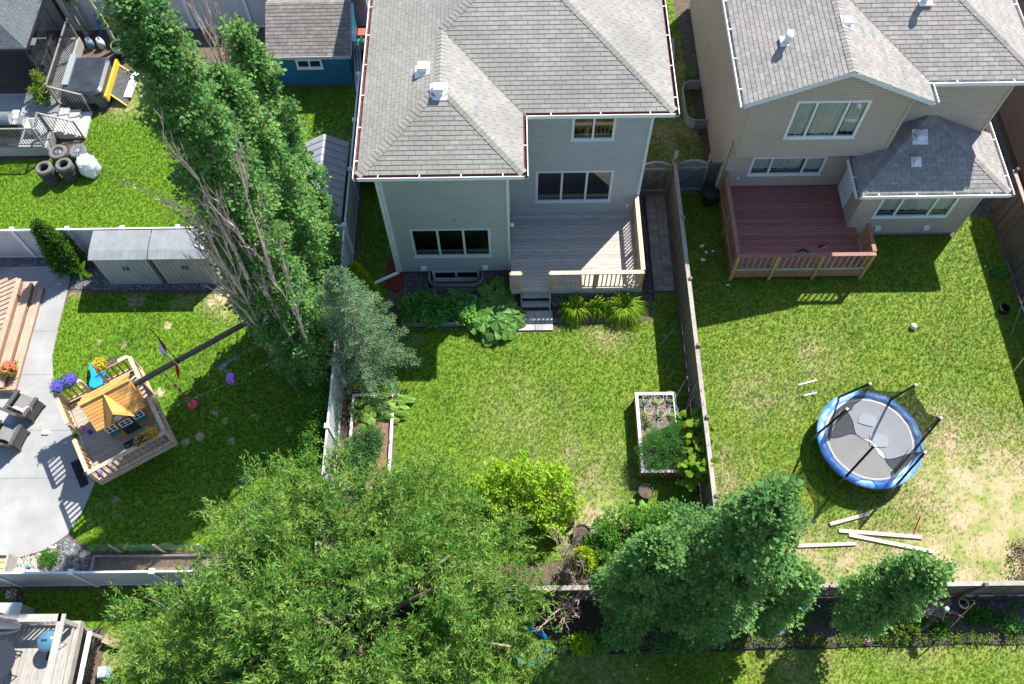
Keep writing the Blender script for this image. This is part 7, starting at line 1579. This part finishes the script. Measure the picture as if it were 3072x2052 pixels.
# ------------------------------------------------------------ vegetable bed netting, stakes, patio edge planting
for i,(x,l) in enumerate(((-12.0,'left timber stake holding the green net'),(-10.7,'middle timber stake holding the green net'),(-9.4,'right timber stake holding the green net by the tree'))): single('net_stake',MB().bar((x,6.36,.0),(x,6.36,1.0),.07,.035,up=(0,1,0)),lum if i<2 else deck_w,l,'stake',(x,6.36,0),'stakes along the vegetable bed')
nt_=MB(); m_=30
for i in range(m_+1):
    for j in range(5): x=-12.75+3.5*i/m_; nt_.v.append((x,6.40+.03*math.sin(i*1.1+j),0.05+.23*j*(1-.12*abs(math.sin(i*.31)))))
for i in range(m_):
    for j in range(4): k=i*5+j; nt_.f.append((k,k+5,k+6,k+1))
single('garden_net',nt_,mat('green_net',(0.16,0.34,0.22),rough=.7,alpha=.45),'translucent green garden net along the vegetable bed','net',(-11,6.4,0),smooth=True)
for (x,y,r,m,l,c) in ((-14.62,6.15,.26,lime_l,'pale green shrub with pink buds at the patio edge',pink_f),(-14.1,6.2,.24,green_l,'dark green rounded shrub on the river stones',None)):
    if c: flowers(l,x,y,.02,r,(c,),14,leafm=m)
    else: bush('shrub',l,[(x,y,.2,r,r,.22)],m,90,per=20,leaf=(.04,.025),spread=.08)
for (x,y,s,l,m) in ((-14.55,5.78,.2,'brown flat rock on the pale pebbles',lum),(-14.95,5.85,.2,'angular tan rock near the timber box',lum),(-14.2,5.72,.16,'reddish rock beside the white fence',ced_d)):
    r=MB(); r.lathe((x,y,0),[(s*.9,.0),(s,.08),(s*.7,.16),(s*.3,.18)],n=7,sx=1.3,sy=.7); single('rock',r,m,l,'rock',(x,y,0))
cn=MB().tube([(-14.85,5.95,.09),(-14.68,6.03,.11)],[.05,.085],12); single('paint_can',cn,mat('can_blue_white',(0.55,0.7,0.75),(0.05,0.4,0.6),scale=9,rough=.4),'small blue and white can tipped over on the pebbles','can',(-14.76,5.99,.03))
wb=thing('timber_box','open timber storage box at the left edge by the white fence','box',(-15.55,5.95,0)); 
for q in ((-16.3,-15.1,5.6,5.66),(-16.3,-15.1,6.2,6.26),(-15.16,-15.1,5.66,6.2)): wbox(wb,'side',grey_w,*q,.02,.6)
for i in range(3): wbox(wb,'lid_board',new_w,-16.3,-15.2,5.67+.18*i,5.83+.18*i,.45,.48)
# ------------------------------------------------------------ weathered deck at the bottom left
DB=thing('deck','weathered deck with lattice rail in the bottom left corner','deck',(-13.6,3,0)); wd=mat('weathered_wood',(0.27,0.25,0.22),(0.39,0.365,0.33),scale=3,rough=.88,rnd=.12,stretch=(6,1,4)); wdl=mat('weathered_rail',(0.33,0.30,0.265),(0.42,0.39,0.35),scale=3,rough=.85,rnd=.08)
for i in range(26): x=-16.1+i*.143; wbox(DB,'board',wd,x,x+.137,-.5,4.2,.965,1.0)
wbox(DB,'rim_joist',wdl,-16.1,-12.38,4.2,4.24,.75,1.0); wbox(DB,'rim_joist',wdl,-12.38,-12.34,-.5,4.24,.75,1.0)
for y in (4.1,2.2,.3): wbox(DB,'post',wdl,-12.5,-12.4,y-.05,y+.05,.0,1.9)
MB().bar((-16.1,4.17,1.9),(-12.45,4.17,1.9),.2,.04).build('cap_rail',wdl,DB); MB().bar((-12.44,4.27,1.9),(-12.44,-.5,1.9),.2,.04).build('cap_rail',wdl,DB)
wbox(DB,'bottom_rail',wdl,-16.1,-12.5,4.15,4.19,1.1,1.18); wbox(DB,'bottom_rail',wdl,-12.46,-12.42,-.5,4.1,1.1,1.18)
bmz=MB().box(-.02,.02,-.02,.02,0,.72).mesh('baluster',wdl)
for i in range(28): piece('baluster',bmz,DB,(-16.0+i*.13+13.6,4.17-3,1.17))
la=MB()
for i in range(60):
    y=-1.2+i*.095
    for s in (1,-1):
        a=Vector((-12.36,y,.08)); b=Vector((-12.36+.01*s,y+.62*s,.72))
        if -.5<a.y<4.15 and -.5<b.y<4.15: la.bar(a,b,.02,.04,up=(1,0,0))
la.build('lattice',blk,DB)
# side stair/ramp rail of the deck
RB_=thing('stair_rail','pale sloping stair rail with dark lattice beside the weathered deck','railing',(-12.1,3,0)); MB().bar((-12.05,3.95,.95),(-12.05,-.5,.95),.12,.05).build('top_rail',white_trim,RB_); lt=MB()
for i in range(30):
    y=-.6+i*.17
    for s in (1,-1):
        a=Vector((-12.07,y,.25)); b=Vector((-12.07+.008*s,y+.6*s,.92))
        if -.5<b.y<3.9: lt.bar(a,b,.02,.04,up=(1,0,0))
lt.build('lattice',blk,RB_); MB().bar((-12.05,3.9,0),(-12.05,3.9,.95),.09,.09).build('post',wdl,RB_); MB().bar((-12.05,.0,0),(-12.05,.0,.95),.09,.09).build('post',wdl,RB_)
# kettle barbecue
KB=thing('kettle_barbecue','blue-grey kettle barbecue with domed lid on the weathered deck','grill',(-12.85,3.62,1.0)); km=mat('kettle_blue',(0.06,0.16,0.24),(0.09,0.21,0.30),scale=3,rough=.15,spec=.7)
MB().lathe((-12.85,3.62,1.55),[(.05,-.2),(.18,-.16),(.26,-.06),(.285,.0)],n=26).build('bowl',km,KB,smooth=True); MB().lathe((-12.85,3.62,1.56),[(.29,.0),(.28,.06),(.22,.14),(.1,.19),(.01,.2)],n=26,cap_bot=False).build('lid',km,KB,smooth=True); MB().tube([(-12.92,3.62,1.76),(-12.92,3.62,1.8),(-12.78,3.62,1.8),(-12.78,3.62,1.76)],.012,6).build('handle',blk,KB)
for k in range(3): a=2*PI*k/3; MB().tube([(-12.85+.15*math.cos(a),3.62+.15*math.sin(a),1.42),(-12.85+.26*math.cos(a),3.62+.26*math.sin(a),1.0)],.014,6).build('leg',steel,KB)
single('grill_brush',MB().bar((-13.05,3.2,1.03),(-13.0,3.5,1.03),.05,.04),blk,'dark grill brush lying on the weathered deck boards','brush',(-13,3.35,1.0))
# closed dark patio umbrella lying over its table
UM=thing('patio_umbrella','folded dark grey patio umbrella leaning over the deck table','umbrella',(-14.2,3.9,1.0)); um_m=mat('umbrella_cloth',(0.035,0.04,0.05),(0.07,0.075,0.09),scale=4,rough=.7)
ax0,ax1=Vector((-14.9,4.15,1.75)),Vector((-13.45,3.92,1.95)); q=MB(); n=18
for i in range(9):
    f=i/8; c=ax0.lerp(ax1,f); r=.30*(1-f)**.6+.05
    for k in range(n): a=2*PI*k/n; rr=r*(1+.22*math.cos(a*6)); q.v.append((c.x+.1*math.cos(a)*0,c.y+rr*math.cos(a),c.z+rr*math.sin(a)*.55))
for i in range(8):
    for k in range(n): q.f.append((i*n+k,(i+1)*n+k,(i+1)*n+(k+1)%n,i*n+(k+1)%n))
q.build('canopy',um_m,UM); MB().tube([ax0-Vector((.2,-.03,.03)),ax1+Vector((.15,-.02,.02))],.02,8).build('pole',blk,UM); MB().tube([(-14.4,4.0,1.0),(-14.4,4.0,1.7)],.03,8).build('stand',blk,UM)
TB=thing('patio_table','dark glass patio table on the weathered deck','table',(-14.1,3.1,1.0)); MB().lathe((-14.1,3.1,1.68),[(.55,0),(.56,.02),(.55,.03)],n=30).build('table_top',mat('table_glass',(0.03,0.035,0.045),rough=.12),TB)
for k in range(4): a=PI/4+PI/2*k; MB().tube([(-14.1+.4*math.cos(a),3.1+.4*math.sin(a),1.68),(-14.1+.45*math.cos(a),3.1+.45*math.sin(a),1.0)],.018,6).build('leg',blk,TB)
FC=thing('folding_chair','black tubular folding chair on the weathered deck at the frame edge','chair',(-13.5,2.1,1.0))
for y in (1.95,2.3): MB().tube([(-13.75,y,1.0),(-13.35,y,1.5)],.014,6).build('leg',blk,FC); MB().tube([(-13.35,y,1.0),(-13.75,y,1.9)],.014,6).build('leg',blk,FC)
MB().obox((-13.5,2.12,1.44),.42,.38,.03).build('seat',um_m,FC); MB().bar((-13.74,2.12,1.62),(-13.76,2.12,1.9),.36,.02,up=(1,0,0)).build('backrest',um_m,FC)
PT_=thing('storage_box','grey-blue deck storage box beside the weathered deck','box',(-14.75,4.6,0)); bxm=mat('box_grey',(0.36,0.42,0.45),(0.42,0.48,0.51),scale=3,rough=.5); wbox(PT_,'body',bxm,-15.6,-14.25,4.3,4.75,.02,.85); l_=MB().add([(-15.65,4.27,.86),(-14.2,4.27,.86),(-14.2,4.78,.86),(-15.65,4.78,.86),(-15.55,4.35,.98),(-14.35,4.35,.98),(-14.35,4.7,.98),(-15.55,4.7,.98)],[(4,5,6,7),(0,1,5,4),(1,2,6,5),(2,3,7,6),(3,0,4,7)]); l_.build('lid',mat('box_lid',(0.55,0.6,0.62),rough=.5),PT_)
single('wooden_bench_step',MB().obox((-11.72,3.78,.0),.5,.22,.3,-.35),mat('old_plank',(0.26,0.18,0.12),(0.34,0.25,0.17),scale=4,rough=.85),'brown timber block step beside the stair rail','step',(-11.72,3.78,0))
single('cooler_bin',MB().obox((-11.78,2.95,.0),.22,.3,.35,.1),mat('pale_blue_plastic',(0.38,0.52,0.66),rough=.4),'pale blue plastic bin beside the stair rail','bin',(-11.78,2.95,0))
flowers('pink flowers under the white fence near the storage box',-15.0,5.15,.02,.16,(pink_f,wh_f),70,leafm=green_l); flowers('purple flower clump under the white fence near the storage box',-14.75,5.0,.02,.12,(pur_f,),50); flowers('single orange flower in the shaded grass below the fence',-12.45,5.0,.02,.06,(red_f,),12)
single('blue_toy',MB().obox((-10.9,5.1,.02),.12,.1,.08,.3),blu,'small blue toy in the grass below the white fence','toy',(-10.9,5.1,0))
# blue tub under the big tree
bt=MB(); bt.lathe((.25,3.55,0),[(.42,0),(.5,.22),(.54,.23),(.54,.26),(.47,.25),(.40,.06)],n=34,cap_top=False); single('wading_tub',bt,mat('tub_blue',(0.01,0.25,0.62),(0.02,0.32,0.7),scale=3,rough=.35),'round blue plastic tub half hidden under the big tree','tub',(.25,3.55,0))
# ------------------------------------------------------------ bottom border
cm_=leaf_mat('cover_leaf',(0.07,0.17,0.02),(0.20,0.28,0.04),rnd=.35)
pts=[]
for i in range(150):
    x=rng.uniform(.7,14.6); y=3.5+.03*(x/7)+abs(rng.normal())*.14
    pts.append((x,y,.05+rng.random()*.1))
pts=np.array(pts); p,d,nr=clump_leaves(pts,np.tile([0,0,1.0],(len(pts),1)),26,.13,up=.9); p[:,2]=np.abs(p[:,2])+.02; s=.6+.8*rng.random(len(p))
o=leaf_mesh('ground_cover',p,d,nr,.07*s,.035*s,cm_,None); tag(o,'low ground-cover plants along the edge of the bottom border',None,None,'stuff')
pts=np.stack([rng.uniform(2,15,170),rng.uniform(3.7,4.65,170),.03+rng.random(170)*.12],1); p,d,nr=clump_leaves(pts,np.tile([0,0,1.0],(170,1)),16,.13,up=.9); p[:,2]=np.abs(p[:,2])+.02; s=.6+.8*rng.random(len(p))
o=leaf_mesh('ground_cover',p,d,nr,.075*s,.03*s,green_l,None); tag(o,'scattered weeds and seedlings in the dark soil of the bottom border',None,None,'stuff')
for (x,y,r,h,m,l) in ((10.9,4.0,.45,.45,cm_,'yellow-green leafy perennial in the bottom border beside the aspen'),(11.35,4.2,.3,.4,cm_,'pale perennial behind the yellow-green one in the border'),(13.9,4.05,.26,.35,veg_l,'rounded fresh green perennial near the right end of the border'),(13.1,4.25,.3,.3,green_l,'dark green perennial clump in the right part of the border'),(12.0,3.95,.2,.25,green_l,'small green perennial beside the tall stake'),(7.9,4.3,.3,.4,green_l,'grassy perennial beside the slim aspen'),(1.75,3.62,.32,.3,lime_l,'lime-green groundcover clump near the blue tub'),(2.3,3.55,.22,.25,veg_l,'small green plant beside the lime-green clump'),(-.1,3.7,.3,.35,green_l,'dark green perennial beside the blue tub')):
    bush('perennial',l,[(x,y,h*.5,r,r*.75,h*.5)],m,int(260*r),per=18,leaf=(.08,.04),spread=.1,cat='plant')
for (x,y,m,l) in ((9.8,3.79,pink_f,'bright pink flower in the border, upper of two'),(9.82,3.6,pink_f,'bright pink flower at the border edge, lower of two'),(10.4,3.78,wh_f,'white flower at the edge of the bottom border'),(11.95,4.56,pur_f,'purple flowers by the bottom timber fence'),(13.62,4.6,pur_f,'purple flowers in the fence shade, left of a pair'),(13.85,4.52,pur_f,'purple flowers in the fence shade, right of a pair'),(7.95,4.22,pur_f,'small purple flower near the slim aspen'),(13.65,3.95,red_f,'small red flower beside the rounded perennial')): flowers(l,x,y,.12,.07,(m,),14)
tal=mat('rust_stake',(0.34,0.17,0.10),(0.45,0.27,0.17),scale=12,rough=.8)
def hanger(label,bx,by,tx,ty,h,hook=True):
    t=thing('garden_pole',label,'pole',(bx,by,0),group='thin poles in the bottom border'); MB().tube([(bx,by,0),(tx,ty,h)],.016,6).build('pole',tal,t)
    if hook: MB().tube([(tx,ty,h),(tx-.03,ty+.03,h+.12),(tx-.12,ty+.04,h+.16),(tx-.2,ty+.04,h+.08)],.009,6).build('hook',blk,t)
hanger('leaning rusty pole with a hook beside the slim aspen',7.82,3.98,7.86,4.3,1.9); hanger('tall rusty pole with a hook in the right border',12.2,3.88,12.2,4.3,1.95); hanger('thin pole with a white ball on top in the right border',12.1,4.05,11.7,4.25,1.3,False); hanger('rusty pole at the right edge of the border',14.2,4.02,14.2,4.2,1.5,False)
single('glass_ball',MB().lathe((11.7,4.25,1.36),[(.07*math.sin(PI*k/8)+1e-4,-.07*math.cos(PI*k/8)) for k in range(9)],n=14,cap_top=False,cap_bot=False),mat('glass_pale',(0.55,0.66,0.66),rough=.15),'pale glass ball on top of a thin border pole','ornament',(11.7,4.25,1.3),smooth=True)
def basket(label,x,y,z,m):
    t=thing('hanging_pot',label,'pot',(x,y,z)); MB().lathe((x,y,z),[(.08,0),(.13,.15),(.14,.15),(.14,.17),(.115,.16),(.1,.06)],n=20,cap_top=False).build('body',m,t)
    for k in range(3): a=2*PI*k/3; MB().tube([(x+.13*math.cos(a),y+.13*math.sin(a),z+.17),(x,y,z+.42)],.003,4).build('wire',steel,t)
basket('empty blue-rimmed hanging pot beside the slim aspen',7.66,4.32,1.55,mat('pot_blue',(0.12,0.3,0.5),rough=.4)); basket('dark wire hanging basket on the tall rusty pole',12.0,4.32,1.6,blk)
rk=MB().lathe((7.34,3.95,0),[(.2,0),(.24,.1),(.18,.2),(.06,.25)],n=9,sx=1.1,sy=.75); single('rock',rk,mat('pale_blue_rock',(0.42,0.5,0.56),(0.5,0.57,0.62),scale=6,rough=.8),'pale blue-grey boulder in the border beside the slim aspen','rock',(7.34,3.95,0))
single('blue_ornament',MB().obox((11.45,3.93,.02),.26,.08,.1,.4),blu,'small blue ornament among the border plants','ornament',(11.45,3.93,0))
# leaning posts beside the mid fence and grey stones
for (x,y,l) in ((2.3,5.3,'dark timber edge board under the shrubs'),): single('edge_board',MB().box(x-.5,x+.6,y-.03,y+.03,.0,.14),grey_w,l,'board',(x,y,0))
# right edge planting and tools by the far fence
single('garden_rake',MB().tube([(16.55,13.3,.05),(16.9,14.4,.9)],.016,6),mat('green_handle',(0.03,0.35,0.12),rough=.5),'green-handled tool leaning by the right fence','tool',(16.6,13.5,0))
bush('weed','fresh green weed at the foot of the right timber fence',[(16.75,15.9,.15,.2,.2,.18)],veg_l,40,per=16,leaf=(.07,.04),cat='plant')
single('dark_pail',MB().lathe((16.55,14.3,0),[(.14,0),(.17,.25),(.18,.25),(.18,.27),(.15,.26),(.13,.05)],n=18,cap_top=False),blk,'dark pail by the right timber fence','pail',(16.55,14.3,0))
bush('dry_shrub','brown dry shrub at the right frame edge in the bare corner',[(15.0,5.9,.35,.35,.6,.35)],mat('dry_leaf',(0.12,0.08,0.06),(0.25,0.18,0.14),scale=4,rough=.9,rnd=.3),70,per=16,leaf=(.06,.035),spread=.14)
for (x,y,x2,y2,l) in ((15.9,11.6,16.9,12.9,'bamboo cane leaning on the right fence, upper one'),(16.0,10.4,16.9,11.6,'bamboo cane leaning on the right fence, lower one')): single('bamboo_cane',MB().tube([(x,y,.02),(x2,y2,1.5)],.011,5),new_w,l,'cane',(x,y,0),'canes by the right fence')
# timber pieces in the side passage
single('timber_block',MB().obox((6.45,26.6,0),.14,1.2,.12,-.05),grey_w,'short grey timber lying in the side passage','timber',(6.45,26.6,0))
bush('weed','green weeds against the second house in the side passage',[(7.0,25.2,.1,.15,.4,.14)],veg_l,50,per=14,leaf=(.05,.03),cat='plant')
